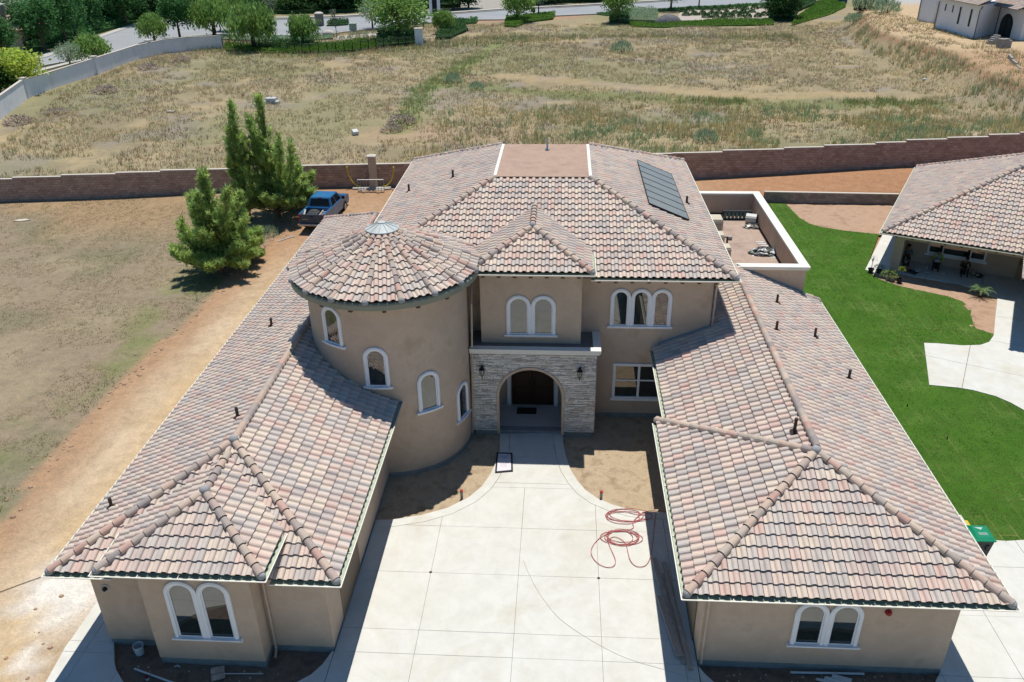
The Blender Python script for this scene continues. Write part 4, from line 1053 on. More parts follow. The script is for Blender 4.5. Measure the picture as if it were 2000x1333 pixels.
# white render wall along the street
ww = pm('white_render', [(.76, .75, .77, 1), (.82, .81, .82, 1), (.70, .69, .72, 1)], .5, .9, .2, 40, .1, 8)
WP = [(-57, 78.2), (-64.3, 90.6), (-68.6, 103.4), (-68.4, 120.6), (-68.3, 134), (-66.9, 140.0), (-64, 143.3), (-58.9, 144.6)]
sw = thing('street_wall', 'long white rendered wall with square pillars beside the curving road', 'wall', (-67, 115, 0))
tops = [2.3, 2.15, 2.05, 2.05, 2.0, 2.0, 2.0]
for i in range(len(WP)-1):
    A, B = Vector(WP[i]), Vector(WP[i+1]); t = (B-A).normalized(); n = Vector((-t.y, t.x))*.12
    MB().prism([tuple(A+n), tuple(B+n), tuple(B-n), tuple(A-n)], -.3, tops[i]).build('wall_panel', ww, sw)
    n *= 1.5
    MB().prism([tuple(A+n), tuple(B+n), tuple(B-n), tuple(A-n)], tops[i], tops[i]+.09).build('cap', capm, sw)
for (x, y) in (WP[2], WP[3], (-67.9, 137), WP[7]):
    MB().bbox(x-.33, x+.33, y-.33, y+.33, -.3, 2.3, .02).build('pillar', ww, sw)
    MB().bbox(x-.42, x+.42, y-.42, y+.42, 2.3, 2.44, .02).build('pillar_cap', capm, sw)
# black metal fence beside the hedge
fn = thing('metal_fence', 'low black metal fence in front of the bright green hedge', 'fence', (-45, 140, 0))
fp = [(-58.4, 144.2), (-50, 140.5), (-42.1, 138.2), (-34.2, 140.6), (-26, 146.6)]
npost = 26
def along(pts, s):
    L = [math.hypot(b[0]-a[0], b[1]-a[1]) for a, b in zip(pts[:-1], pts[1:])]; tot = sum(L); d = s*tot
    for (a, b), l in zip(zip(pts[:-1], pts[1:]), L):
        if d <= l: return (a[0]+(b[0]-a[0])*d/l, a[1]+(b[1]-a[1])*d/l)
        d -= l
    return pts[-1]
for k in range(npost+1):
    x, y = along(fp, k/npost); MB().box(x-.04, x+.04, y-.04, y+.04, -.3, 1.65).build('post', blackmetal, fn)
for zz in (.25, 1.5):
    for a, b in zip(fp[:-1], fp[1:]): MB().tube([(*a, zz), (*b, zz)], .03, 4).build('rail', blackmetal, fn)
mb = MB()
for k in range(260):
    x, y = along(fp, (k+.5)/260); mb.box(x-.012, x+.012, y-.012, y+.012, .2, 1.5)
mb.build('pickets', blackmetal, fn, kind='stuff')

# ---------------- neighbour's house on the right ----------------
NU = Vector((math.cos(rot), math.sin(rot))); NV = Vector((-math.sin(rot), math.cos(rot))); NW = Vector((21.4, 51.15))
def nl(u, v, z=0): p = NW+NU*u+NV*v; return (p.x, p.y, z)
nh = thing('house', 'low tan house with deep shaded porch beside the green lawn', 'house', nl(6, 3))
TILES.clear(); CAPS.clear(); MORT.clear()
nz, npt = 2.6, .5
ru0, ru1, rv0, rv1 = -.5, 22, -2.9, 13.2; hh_ = (rv1-rv0)/2
def npoly(l): return [nl(*p) for p in l]
rA, rB_, rC, rD = (ru0, rv0, nz), (ru1, rv0, nz), (ru1, rv1, nz), (ru0, rv1, nz)
rE, rF = (ru0+hh_, rv0+hh_, nz+npt*hh_), (ru1-hh_, rv0+hh_, nz+npt*hh_)
mb = MB()
for l in ([rA, rB_, rF, rE], [rB_, rC, rF], [rC, rD, rE, rF], [rD, rA, rE]): mb.poly(npoly(l))
mb.poly([nl(a, b, c-.02) for a, b, c in (rA, rD, rC, rB_)], 1)
nroof = mb.build('roof', [underlay, fascia], nh)
_h = house; house = nh
field(npoly([rA, rB_, rF, rE]), nroof, lambda c: c.x > 46); field(npoly([rD, rA, rE]), nroof); field(npoly([rC, rD, rE, rF]), nroof, lambda c: c.x > 40)
caps(nl(*rA), nl(*rE), nroof); caps(nl(*rD), nl(*rE), nroof); caps(nl(*rE), nl(*rF), nroof)
wu0, wu1, wv0, wv1, wz_ = 6.97, 15.4, -9.5, -2.6, 3.42; wh2 = (wv1-wv0)/2
wA, wB, wC, wD = (wu0, wv0, wz_), (wu1, wv0, wz_), (wu1, wv1, wz_), (wu0, wv1, wz_); wE, wF = (wu0+wh2, wv0+wh2, wz_+.42*wh2), (wu1-wh2, wv0+wh2, wz_+.42*wh2)
mb = MB()
for l in ([wA, wB, wF, wE], [wB, wC, wF], [wC, wD, wE, wF], [wD, wA, wE]): mb.poly(npoly(l))
mb.poly([nl(a, b, c-.02) for a, b, c in (wA, wD, wC, wB)], 1)
wroof = mb.build('roof', [underlay, fascia], nh)
field(npoly([wA, wB, wF, wE]), wroof); field(npoly([wD, wA, wE]), wroof); field(npoly([wC, wD, wE, wF]), wroof)
caps(nl(*wA), nl(*wE), wroof); caps(nl(*wD), nl(*wE), wroof); caps(nl(*wB), nl(*wF), wroof)
pieces(TILES, TV, TF, 'roof_tile', 'roof_tiles', 300, tilemat); pieces(CAPS, CV, CF, 'ridge_tile', 'ridge_tiles', 200, tilemat)
gutter([nl(ru0, rv1)[:2], nl(ru0, rv0)[:2], nl(ru1, rv0)[:2]], nz)
def nbox(name, u0, u1, v0, v1, z0, z1, mat, parent=None):
    mb = MB(); mb.T = Matrix.Translation((NW.x, NW.y, 0)) @ Matrix.Rotation(rot, 4, 'Z'); mb.box(u0, u1, v0, v1, z0, z1)
    return mb.build(name, mat, parent or nh)
nbox('wall', .25, 21, 0, 12.6, -.2, 2.56, stucco)
nbox('wing_wall', .2, .75, -2.3, -.001, -.2, 2.55, stucco)
nbox('porch_beam', .751, 21, -2.5, -2.1, 2.2, 2.5, stucco)
for u in (16, 19): nbox('porch_post', u-.3, u+.3, -2.52, -2.08, -.2, 2.199, stucco)
nbox('wall', 9.4, 14.8, -8.9, -2.601, -.2, 3.36, stucco)
wf = nbox('window', 2.0, 5.3, -.09, -.001, .75, 2.05, trimw)
for a, b in ((2.12, 2.85), (2.93, 4.4), (4.48, 5.18)): nbox('pane', a, b, -.1, -.0905, .87, 1.94, glass, wf)
nbox('sill', 1.88, 5.42, -.17, -.0001, .64, .749, trimw, wf)
dn = nbox('door', 7.05, 7.95, -.08, -.001, 0, 2.15, pm('tan_door', [sc(190, 160, 130)], 3, .5))
nbox('door_handle', 7.12, 7.17, -.14, -.0801, .95, 1.2, blackmetal, dn)
nbox('wall_lamp', 7.35, 7.6, -.2, -.0801, 2.18, 2.4, blackmetal)
for k in range(14): nbox('rafter_tail', .2+.9*k, .34+.9*k, -2.8, -2.55, 2.36, 2.47, brownw)
house = _h
# strip of paving along its side
mb = MB(); mb.prism([(19.12, 49.07), (19.84, 48.19), nl(.18, -2.6)[:2], nl(.18, 10)[:2], nl(-1.2, 10)[:2]], -.3, .006); tag(mb.build('side_path', concrete), kind='structure')

# ---------------- white house on the raised pad ----------------
wh = thing('house', 'white walled house with arched black double door above the bare slope', 'house', (60, 138, 3.0))
wst = pm('white_stucco', [(.84, .83, .84, 1), (.78, .77, .79, 1)], 1, .9, .1, 40, .06)
def vbox(name, poly, z0, z1, mat, parent): return MB().prism(poly, z0, z1).build(name, mat, parent)
HB = 2.95
vbox('wall', [(58.5, 142.2), (59.6, 130.4), (64, 134.4), (75, 138), (72, 150)], HB-.5, HB+4.4, wst, wh)
vbox('wall', [(64.0, 134.6), (64.6, 127.4), (78, 130), (76, 140)], HB-.5, HB+4.0, wst, wh)
vbox('wall', [(59.5, 152.2), (60.0, 147.0), (63.6, 147.6), (66, 156)], HB-.5, HB+4.4, wst, wh)
vbox('wall', [(60.8, 147), (60.6, 143), (70, 144), (70, 150)], HB-.5, HB+3.6, wst, wh)
# openings on the two faces towards the field
def onface(p, q, s0, s1, z0, z1, d, name, mat, parent, th=.05):
    P, Q_ = Vector(p), Vector(q); t = (Q_-P).normalized(); n = Vector((t.y, -t.x))
    if n.y > 0 and n.x > 0: n = -n
    a, b = P+t*s0, P+t*s1
    return MB().prism([tuple(a+n*d), tuple(b+n*d), tuple(b+n*(d-th)), tuple(a+n*(d-th))], HB+z0, HB+z1).build(name, mat, parent)
fA, fB = (58.5, 142.2), (59.6, 130.4)
slit = pm('slit_glass', [(.02, .035, .035, 1)], 2, .08)
for s0, s1, z0, z1 in ((2.0, 2.45, 2.6, 3.7), (4.2, 4.65, 2.6, 3.7), (6.3, 6.95, 1.2, 3.7), (9.4, 10.05, 1.2, 3.7)):
    w_ = onface(fA, fB, s0, s1, z0, z1, .03, 'window', trimw, wh); onface(fA, fB, s0+.06, s1-.06, z0+.06, z1-.06, .04, 'pane', slit, w_, .008)
P, Q_ = Vector((64.0, 134.6)), Vector((64.6, 127.4)); t = (Q_-P).normalized(); n = Vector((-abs(t.y), -abs(t.x)*.1)).normalized(); n = Vector((t.y, -t.x)); n = n if n.x < 0 else -n
def archdoor(c, r, sp, d, name, mat, parent, z0=0.0):
    N = 16; pts = [(c-r, z0)]+[(c-r*math.cos(PI*i/N), sp+r*math.sin(PI*i/N)) for i in range(N+1)]+[(c+r, z0)]
    mb = MB(); fr_ = [(*(P+t*s+n*d), HB+z) for s, z in pts]; bk2 = [(*(P+t*s+n*(d-.06)), HB+z) for s, z in pts]
    mb.poly(fr_); k = len(pts)
    for i in range(k): mb.poly([fr_[i], fr_[(i+1) % k], bk2[(i+1) % k], bk2[i]])
    return mb.build(name, mat, parent)
ad = archdoor(3.2, 1.55, 1.55, .08, 'arched_door', blackmetal, wh)
for sx in (-1, 1):
    N = 10; r = 1.28; pts = [(3.2+sx*.16, .25), (3.2+sx*r, .25)]+[(3.2+sx*(.16+(r-.16)*math.cos(PI/2*i/N)), 1.6+1.2*math.sin(PI/2*i/N)) for i in range(N+1)]
    MB().poly([(*(P+t*s+n*.095), HB+z) for s, z in pts]).build('pane', slit, ad)
for pth in ([(58.45, 142.1), (58.4, 142.1)], [(59.55, 130.3), (59.5, 130.3)], [(63.9, 133.6), (63.9, 133.6)], [(59.45, 151.9), (59.4, 151.9)]):
    x, y = pth[0]; MB().tube([(x+.3, y, HB+4.2), (x-.05, y-.05, HB+3.7), (x-.05, y-.05, HB-.05)], .07, 6).build('downpipe', pm('brown_pipe', [sc(90, 76, 68)], 2, .5) if 'brown_pipe' not in MATS else MATS['brown_pipe'], wh)
TILES.clear(); CAPS.clear(); MORT.clear()
def shed(pts, z, rise, inner):
    pass
_h = house; house = wh
e0, e1 = Vector((63.2, 127.0)), Vector((62.6, 135.2)); up_ = Vector((5, .4))
pl_ = [(*e0, HB+4.0), (*e1, HB+4.0), (*(e1+up_), HB+6.0), (*(e0+up_), HB+6.0)]
wr = MB().poly(pl_).build('roof', underlay, wh); field([pl_[1], pl_[0], pl_[3], pl_[2]], wr)
e0, e1 = Vector((58.9, 129.6)), Vector((57.7, 142.6)); up_ = Vector((5, .45))
pl_ = [(*e0, HB+4.4), (*e1, HB+4.4), (*(e1+up_), HB+6.4), (*(e0+up_), HB+6.4)]
wr2 = MB().poly(pl_).build('roof', underlay, wh); field([pl_[1], pl_[0], pl_[3], pl_[2]], wr2)
pieces(TILES, TV, TF, 'roof_tile', 'roof_tiles', 0, tilemat)
house = _h
# stacked blocks waiting by the door, and the unfinished retaining wall
gb = pm('grey_block', [sc(196, 192, 188), sc(180, 176, 174)], 2, .95, .3, 30)
def blockstack(label, x, y, z, rz, layers):
    s_ = thing('block_stack', label, 'blocks', (x, y, z), 'block stacks by the white house', rz)
    for k, row in enumerate(layers):
        for i, nrow in enumerate(row):
            for j in range(nrow):
                MB().bbox(-.9+i*.42, -.9+i*.42+.4, -.5+j*.24, -.5+j*.24+.2, k*.2, k*.2+.19, .012).build('block', gb, s_, world=False)
blockstack('grey concrete blocks stacked in steps beside the arched door', 59.6, 124.6, gh(59.6, 124.6), .5, [[4, 4, 4, 4], [3, 4, 4, 4], [2, 4, 4, 4], [0, 3, 4, 4], [0, 0, 4, 4], [0, 0, 0, 4]])
blockstack('taller pallet of grey concrete blocks with a broken lower corner', 59.6, 121.2, gh(59.6, 121.2), .3, [[4, 4, 4, 4], [4, 4, 4, 4], [4, 4, 4, 3], [4, 4, 4, 3], [4, 4, 3, 2], [4, 4, 3, 0]])
rw = thing('retaining_wall', 'half built grey block retaining wall stepping down the bare slope', 'wall', (52.5, 100, 0))
rp_ = [(56.2, 112.2), (55.3, 109.3), (54.6, 106.6), (53.9, 104.2), (52.9, 100.6), (51.5, 96.2), (49.9, 91.0), (49.3, 88.5)]
for i in range(len(rp_)-1):
    A, B = Vector(rp_[i]), Vector(rp_[i+1]); t_ = (B-A).normalized(); L = (B-A).length; n_ = Vector((-t_.y, t_.x))
    zb = min(gh(*A), gh(*B))-.2; zt = 3.35-.16*i
    k = max(1, int(L/.42)); nr = max(1, int((zt-zb)/.2))
    for j in range(k):
        for r_ in range(nr):
            a_ = A+t_*(L*j/k+.005+(.1 if r_ % 2 else 0)); b_ = A+t_*(L*(j+1)/k-.005+(.1 if r_ % 2 else 0))
            z1 = zt-r_*.2
            MB().prism([tuple(a_), tuple(b_), tuple(b_-n_*.2), tuple(a_-n_*.2)], z1-.194, z1).build('block', gb, rw)

# ---------------- house at the far left with a chimney ----------------
fh = thing('house', 'pale house with clay roof and square chimney behind the street trees', 'house', (-88, 128, 0))
fx, fy = (-96.43, 144.62)
pinkroof = pm('clay_roof', [sc(190, 156, 146), sc(206, 174, 162)], 2, .9, .4, 8, .2, 6)
MB().box(fx-9, fx+2.2, fy+.5, fy+9, -.3, 3.2).build('wall', stucco, fh)
MB().add([(fx-10, fy-.2, 3.2), (fx+2.9, fy-.2, 3.2), (fx+2.9, fy+9.7, 3.2), (fx-10, fy+9.7, 3.2), (fx-5, fy+4.7, 5.2), (fx-2, fy+4.7, 5.2)], [(0, 1, 5, 4), (1, 2, 5), (2, 3, 4, 5), (3, 0, 4)]).build('roof', pinkroof, fh)
ch = MB().bbox(fx-3.2, fx-1.2, fy+1.5, fy+3.0, 3.3, 6.9, .03).build('chimney', stucco, fh)
MB().bbox(fx-3.4, fx-1.0, fy+1.3, fy+3.2, 6.9, 7.15, .03).build('chimney_cap', cream, ch)
MB().bbox(fx-6.2, fx-4.4, fy+.8, fy+2.2, 3.3, 6.0, .03).build('chimney', stucco, fh)
# ---------------- things beside the street ----------------
x, y = (-49.85, 174.64)
sp = thing('stone_pillar', 'grey stone entry pillar with domed cap on the road island', 'pillar', (x, y, 0))
MB().bbox(x-.75, x+.75, y-.6, y+.6, 0, 2.3, .06).build('shaft', pm('grey_stone', [sc(176, 168, 162), sc(140, 132, 128)], 3, .9, .6, 6, .3, 5), sp)
MB().lathe([(.95, 2.3), (.9, 2.45), (.5, 2.65), (0, 2.7)], (x, y, 0), 14).build('cap', capm, sp)
x, y = (-41.04, 166.31)
ub = thing('utility_box', 'pale green utility cabinet on the grass verge by the road', 'cabinet', (x, y, 0))
gm = pm('pale_green', [sc(186, 208, 190)], 2, .5)
MB().bbox(x-.65, x+.65, y-.45, y+.45, 0, 1.35, .05).build('body', gm, ub); MB().bbox(x-.7, x+.7, y-.5, y+.5, 1.35, 1.42, .02).build('lid', gm, ub)
MB().box(x-.8, x+.8, y-.6, y+.6, -.2, .05).build('plinth', concgrey, ub)
for (px_, py_), hh2, lab in (((-25.10, 147.44), 2.6, 'white pillar at the end of the black fence'), ):
    p_ = thing('gate_pillar', lab, 'pillar', (px_, py_, 0)); MB().bbox(px_-.62, px_+.62, py_-.5, py_+.5, -.3, hh2, .03).build('shaft', ww, p_)
    MB().bbox(px_-.72, px_+.72, py_-.6, py_+.6, hh2, hh2+.14, .03).build('cap', capm, p_)
x, y = (-28.75, 191.34)
gp = thing('gate_frame', 'pair of white gate posts joined by a beam beside the road', 'gate', (x, y, 0))
for dx in (-.75, .95): MB().bbox(x+dx-.3, x+dx+.3, y-.3, y+.3, -.2, 3.4, .03).build('post', ww, gp)
MB().bbox(x-1.2, x+1.4, y-.35, y+.35, 3.4, 3.6, .03).build('beam', ww, gp); MB().box(x-.44, x+.64, y-.06, y+.06, .2, 3.2).build('gate_panel', blackmetal, gp)
x, y = (-44.21, 159.92); 
bo = MB(); bo.lathe([(0, 1.0), (.45, .9), (.75, .55), (.8, .2), (.7, -.1)], (x, y, 0), 12, sx=1.5); tag(bo.build('white_boulder', capm, smooth=True), 'smooth white boulder at the road edge by a weeping tree', 'boulder')
x, y = (-7.11, 190.88)
sg = thing('sign', 'small dark sign board on a post beside the road', 'sign', (x, y, 0)); MB().tube([(x, y, -.2), (x, y, .8)], .05, 6).build('post', blackmetal, sg); MB().bbox(x-.5, x+.5, y-.06, y+.06, .6, 1.4, .02).build('board', blackmetal, sg)
x, y = (-4.55, 190.71); MB().bbox(x-.25, x+.25, y-.25, y+.25, 0, .75, .04).build('meter_box', blackmetal); tag(bpy.data.objects['meter_box'], 'short dark box on the verge beside the road sign', 'box')
# pallet crate and blue bin by the far drive
x, y = (56.69, 171.85)
pc = thing('pallet_stack', 'stack of dark wooden pallets on the bare drive', 'pallets', (x, y, gh(x, y)))
dw = pm('old_wood', [sc(128, 112, 102), sc(104, 90, 84)], 3, .9, .3, 20)
for k in range(7): MB().box(x-1.6, x+1.6, y-.8, y+.8, gh(x, y)+k*.3, gh(x, y)+k*.3+.05).build('deck', dw, pc); [MB().box(x+dx-.08, x+dx+.08, y-.8, y+.8, gh(x, y)+k*.3+.051, gh(x, y)+k*.3+.299).build('bearer', dw, pc) for dx in (-1.4, -.5, .5, 1.4)]
x, y = (64.71, 211.26)
bb = thing('blue_bin', 'blue wheeled bin at the end of the green bank', 'bin', (x, y, 0)); bm = pm('blue_plastic', [sc(40, 96, 160)], 2, .4)
MB().bbox(x-.9, x+.9, y-.7, y+.7, 0, 1.4, .06).build('body', bm, bb); MB().bbox(x-.95, x+.95, y-.75, y+.75, 1.4, 1.5, .03).build('lid', bm, bb)
# ---------------- vegetation ----------------
def leafmesh(name, P, D, L, W, tint, mat, parent, kind=None):
    """diamond leaves: positions P, directions D, lengths L, widths W"""
    n = len(P); r = RN.randn(n, 3); s = np.cross(D, r); s /= np.linalg.norm(s, axis=1)[:, None]+1e-9
    v = np.stack([P, P+D*(L*.5)[:, None]+s*(W*.5)[:, None], P+D*L[:, None], P+D*(L*.5)[:, None]-s*(W*.5)[:, None]], 1).reshape(-1, 3)
    f = np.arange(4*n).reshape(n, 4)
    return npmesh(name, v, f, mat, colors=tint, parent=None, kind=kind)
def rnd_dir(n):
    d = RN.randn(n, 3); return d/np.linalg.norm(d, axis=1)[:, None]
def tints(n, v=.25, warm=.06):
    k = 1+(RN.rand(n)-.5)*2*v; w_ = (RN.rand(n)-.5)*2*warm
    return np.stack([k*(1+w_), k, k*(1-w_)], 1)
def trunkmesh(h, r, limbs, lean=0):
    mb = MB(); mb.tube([(0, 0, -.3), (lean*.3, 0, h*.4), (lean, 0, h)], [r*1.2, r*.9, r*.55], 7)
    for (x, y, z) in limbs: mb.tube([(lean*.5, 0, h*.55), (x*.45, y*.45, h*.6+(z-h*.6)*.45), (x, y, z)], [r*.5, r*.35, r*.12], 5)
    return mb
def tree_round(mat, nclump=130, per=26, leaf=.34, rx=1, rz=1, trunk=.32, seed=1, squash=.0):
    """unit tree: height 1 .. built at height 6, crown radius 2.4"""
    H = 6.0; root = bpy.data.objects.new('tree', None); COL.objects.link(root)
    d = rnd_dir(nclump); rad = .35+.65*RN.rand(nclump)**.5
    lump = 1+.22*np.sin(d[:, 0]*5+seed)*np.cos(d[:, 1]*4+seed*2)
    c = d*rad[:, None]*lump[:, None]*np.array([2.3*rx, 2.3*rx, 2.0*rz]); c[:, 2] += H*(trunk+.36)
    P = np.repeat(c, per, 0)+RN.randn(nclump*per, 3)*np.array([.36, .36, .28]); n = len(P)
    D = rnd_dir(n)*.8+np.array([0, 0, -.1]); D /= np.linalg.norm(D, axis=1)[:, None]
    t = np.repeat(tints(nclump, .22), per, 0)*tints(n, .18)
    cr = leafmesh('crown', P, D, leaf*(.7+.6*RN.rand(n)), leaf*.6*(.7+.6*RN.rand(n)), t, mat, None); cr.parent = root
    tb = trunkmesh(H*.62, .17, [tuple(c[i]*np.array([.8, .8, 1])) for i in range(0, nclump, nclump//7)]).build('trunk', bark, None); tb.parent = root
    return root
def tree_weep(mat, seed=2, nclump=110, per=34):
    H = 6.0; root = bpy.data.objects.new('tree', None); COL.objects.link(root)
    d = rnd_dir(nclump); d[:, 2] = np.abs(d[:, 2])*1.0-.15; c = d*(.45+.55*RN.rand(nclump))[:, None]*np.array([2.2, 2.2, 2.0]); c[:, 2] += H*.58
    k = RN.rand(nclump*per); P = np.repeat(c, per, 0)+RN.randn(nclump*per, 3)*np.array([.26, .26, .2]); P[:, 2] -= k*1.7*np.repeat(.4+RN.rand(nclump), per)
    n = len(P); D = rnd_dir(n)*.45+np.array([0, 0, -.9]); D /= np.linalg.norm(D, axis=1)[:, None]
    t = np.repeat(tints(nclump, .2), per, 0)*tints(n, .18)
    cr = leafmesh('crown', P, D, .5*(.6+.8*RN.rand(n)), .15*(.7+.6*RN.rand(n)), t, mat, None); cr.parent = root
    tb = trunkmesh(H*.55, .2, [tuple(c[i]) for i in range(0, nclump, 16)]).build('trunk', bark, None); tb.parent = root
    return root
def tree_pine(seed, H=8.0, leaders=6, wide=1.7, mats=None):
    """bushy young pine: several rising leaders, each a spire of upturned twigs with brushes of needles"""
    rs = np.random.RandomState(seed); root = bpy.data.objects.new('pine_tree', None); COL.objects.link(root)
    Ps = []; Ds = []; mb = MB(); mb.tube([(0, 0, -.4), (.1, .05, H*.5), (0, 0, H*.93)], [.2, .13, .03], 7)
    def spire(base, tip, r0, nt_):
        base, tip = np.array(base), np.array(tip); ax = tip-base; L = np.linalg.norm(ax); bend = np.array([base[0]*.1+tip[0]*.9, base[1]*.1+tip[1]*.9, base[2]+ax[2]*.4])
        cv = lambda s: base*(1-s)**2+2*bend*s*(1-s)+tip*s*s
        mb.tube([tuple(cv(s)) for s in (0, .3, .6, 1)], [.07, .05, .035, .01], 5, caps=False)
        for i in range(nt_):
            f = .12+.88*(i+rs.rand())/nt_; p0 = cv(f); a = i*2.4+rs.rand(); reach = r0*(1.05-f)**.75*(.45+.75*rs.rand())+.08
            d = np.array([math.cos(a), math.sin(a), .75+.8*rs.rand()]); d /= np.linalg.norm(d); q0 = p0+d*reach
            mb.tube([tuple(p0), tuple(q0)], [.02, .007], 3, caps=False)
            for j in range(4):
                c = p0+(q0-p0)*(.35+.25*j)+rs.randn(3)*.06; out = d*.7+np.array([0, 0, .55])+rs.randn(3)*.28; out /= np.linalg.norm(out); q = 17
                Ps.append(np.repeat(c[None], q, 0)+out*np.linspace(-.14, .2, q)[:, None]+rs.randn(q, 3)*.02)
                D = out+rs.randn(q, 3)*.5; Ds.append(D/np.linalg.norm(D, axis=1)[:, None])
    spire((0, 0, H*.1), (rs.randn()*.15, rs.randn()*.15, H), 1.1, 70)
    for k in range(leaders):
        a = k*2.4+rs.rand()*.7; z0 = H*(.04+.4*rs.rand()); w_ = wide*(.3+.7*rs.rand()); hz = H*(.42+.5*rs.rand()*(1.25-w_/wide*.55))
        spire((0, 0, z0), (math.cos(a)*w_, math.sin(a)*w_, max(hz, z0+1.0)), .8*(.7+.6*rs.rand()), 30)
    for k in range(leaders+3):
        a = k*2.4+1.1; spire((0, 0, H*.05+.05*k), (math.cos(a)*wide*(.8+.4*rs.rand()), math.sin(a)*wide*(.8+.4*rs.rand()), H*(.14+.2*rs.rand())), .6, 26)
    P = np.concatenate(Ps); D = np.concatenate(Ds); n = len(P)
    t = np.repeat(tints(len(Ps), .32, .12), 17, 0)*tints(n, .2)
    cr = leafmesh('crown', P, D, .2+.14*RN.rand(n), .032+.03*RN.rand(n), t, mats or L_pine, None); cr.parent = root
    tb = mb.build('trunk', bark, None); tb.parent = root
    return root
def tree_bare(seed):
    rs = random.Random(seed); root = bpy.data.objects.new('bare_tree', None); COL.objects.link(root); mb = MB()
    def br(p, d, l, r, k):
        q = p+d*l; mb.tube([tuple(p), tuple(q)], [r, r*.65], 5, caps=False)
        if k:
            for _ in range(3): br(q, (d+Vector((rs.uniform(-.6, .6), rs.uniform(-.6, .6), rs.uniform(-.1, .4)))).normalized(), l*.72, r*.6, k-1)
    br(Vector((0, 0, -.2)), Vector((0, 0, 1)), 1.8, .13, 4); tb = mb.build('trunk', pm('grey_bark', [sc(160, 150, 140)], 4, .9) if 'grey_bark' not in MATS else MATS['grey_bark'], None); tb.parent = root
    P = np.array([mb.v[i] for i in range(0, len(mb.v), 3) if mb.v[i][2] > 2.5]); P = P[RN.rand(len(P)) < .5]; n = len(P)
    cr = leafmesh('crown', P, rnd_dir(n), np.full(n, .22), np.full(n, .1), tints(n), L_olive, None); cr.parent = root
    return root
def bush(mat, n=420, leaf=.16, flat=.8, spiky=False):
    root = bpy.data.objects.new('shrub', None); COL.objects.link(root)
    d = rnd_dir(n); d[:, 2] = np.abs(d[:, 2]); P = d*(.5+.5*RN.rand(n)**.4)[:, None]*np.array([1, 1, flat]); P += RN.randn(n, 3)*.06
    D = d*.7+rnd_dir(n)*.6 if not spiky else d*.5+np.array([0, 0, .9])+rnd_dir(n)*.3; D /= np.linalg.norm(D, axis=1)[:, None]
    cr = leafmesh('foliage', P, D, leaf*(.7+.7*RN.rand(n))*(2.2 if spiky else 1), leaf*.65*(.7+.6*RN.rand(n))*(.5 if spiky else 1), tints(n, .3), mat, None); cr.parent = root
    mb = MB()
    for k in range(5):
        a = k*1.3; mb.tube([(0, 0, -.1), (.35*math.cos(a), .35*math.sin(a), .5*flat)], [.05, .015], 4)
    st = mb.build('stem', bark, None); st.parent = root
    return root
PROTO = {'pepper': [tree_weep(L_pepper, 1), tree_weep(L_pepper, 5)], 'oak': [tree_round(L_oak, seed=1, trunk=.27), tree_round(L_oak, seed=4, rx=.9, trunk=.27)], 'dark': [tree_round(L_dark, seed=2, nclump=170, trunk=.14, rz=1.15), tree_round(L_dark, seed=7, trunk=.16, rz=1.1, nclump=150)],
         'mid': [tree_round(L_pepper, seed=3, nclump=150, leaf=.3, trunk=.2, rz=1.1)], 'olive': [tree_round(L_olive, seed=9, nclump=90, per=20, leaf=.28), tree_round(L_olive, seed=12, nclump=70, per=18, leaf=.28)],
         'yel': [tree_round(L_yell, seed=6, nclump=150, trunk=.12)], 'cyp': [tree_round(L_dark, seed=8, rx=.28, rz=1.35, trunk=.1)], 'bare': [tree_bare(3), tree_bare(8)]}
USED = set()
def plant(proto, x, y, sx, sz, label, cat='tree', group=None, name=None, rz=None, z=None):
    key = proto.as_pointer()
    if key in USED: o = copy_tree(proto)
    else: o = proto; USED.add(key)
    o.location = (x, y, gh(x, y) if z is None else z); o.scale = (sx, sx, sz); o.rotation_euler = (0, 0, R.uniform(0, 6.28) if rz is None else rz)
    o.name = name or proto.name
    return tag(o, label, cat, group)
cnt = {}
def tree(kind, base, wpx, hm, label, group=None, gain=1.22):
    """base (x, y), crown width and height in metres"""
    x, y = base; i = cnt.get(kind, 0); cnt[kind] = i+1; pr = PROTO[kind][i % len(PROTO[kind])]
    return plant(pr, x, y, wpx*1.08/4.8, hm*gain/6.2, label, 'tree', group, name='bare_tree' if kind == 'bare' else 'street_tree' if kind != 'cyp' else 'cypress_tree')
G1 = 'weeping trees along the near side of the road'
tree('pepper', (-73.90, 151.78), 5.0, 5.2, 'bright green weeping tree rising behind the curve of the white wall')
tree('pepper', (-44.81, 145.78), 5.4, 5.9, 'bright green weeping tree with a narrow stem behind the black fence')
tree('pepper', (-73.21, 128.61), 5.8, 4.6, 'round yellow green weeping tree just behind the white wall')
tree('olive', (-73.65, 123.14), 3.4, 3.4, 'small sparse grey green tree behind the white wall')
tree('pepper', (-22.65, 161.76), 4.2, 4.6, 'light green weeping tree beside the white gate posts')
tree('mid', (-29.94, 153.89), 9.6, 7.8, 'big spreading light green tree beside the utility cabinet')
tree('pepper', (-65.82, 159.48), 8.6, 7.6, 'tall loose weeping tree at the end of the white wall', G1)
tree('pepper', (-52.42, 142.56), 7.6, 8.2, 'tall weeping tree over the dark planting behind the black fence', G1)
tree('pepper', (-65.61, 168.28), 6, 7.5, 'weeping tree at the far kerb behind the white wall end', G1)
tree('oak', (-71.47, 156.96), 5.6, 7.4, 'dark spreading tree between two weeping trees behind the white wall')
tree('mid', (-9.89, 178.28), 5.6, 6.6, 'upright green tree at the corner of the clipped hedge')
tree('olive', (-5.77, 186.98), 4.0, 6.4, 'thin pale tree beside the road sign')
tree('mid', (10.44, 177.10), 6.0, 7.2, 'leafy green tree with three pale stems by the road')
tree('olive', (23.37, 197.83), 6.4, 5.0, 'spreading tree with pale stem behind the grey boulder planting')
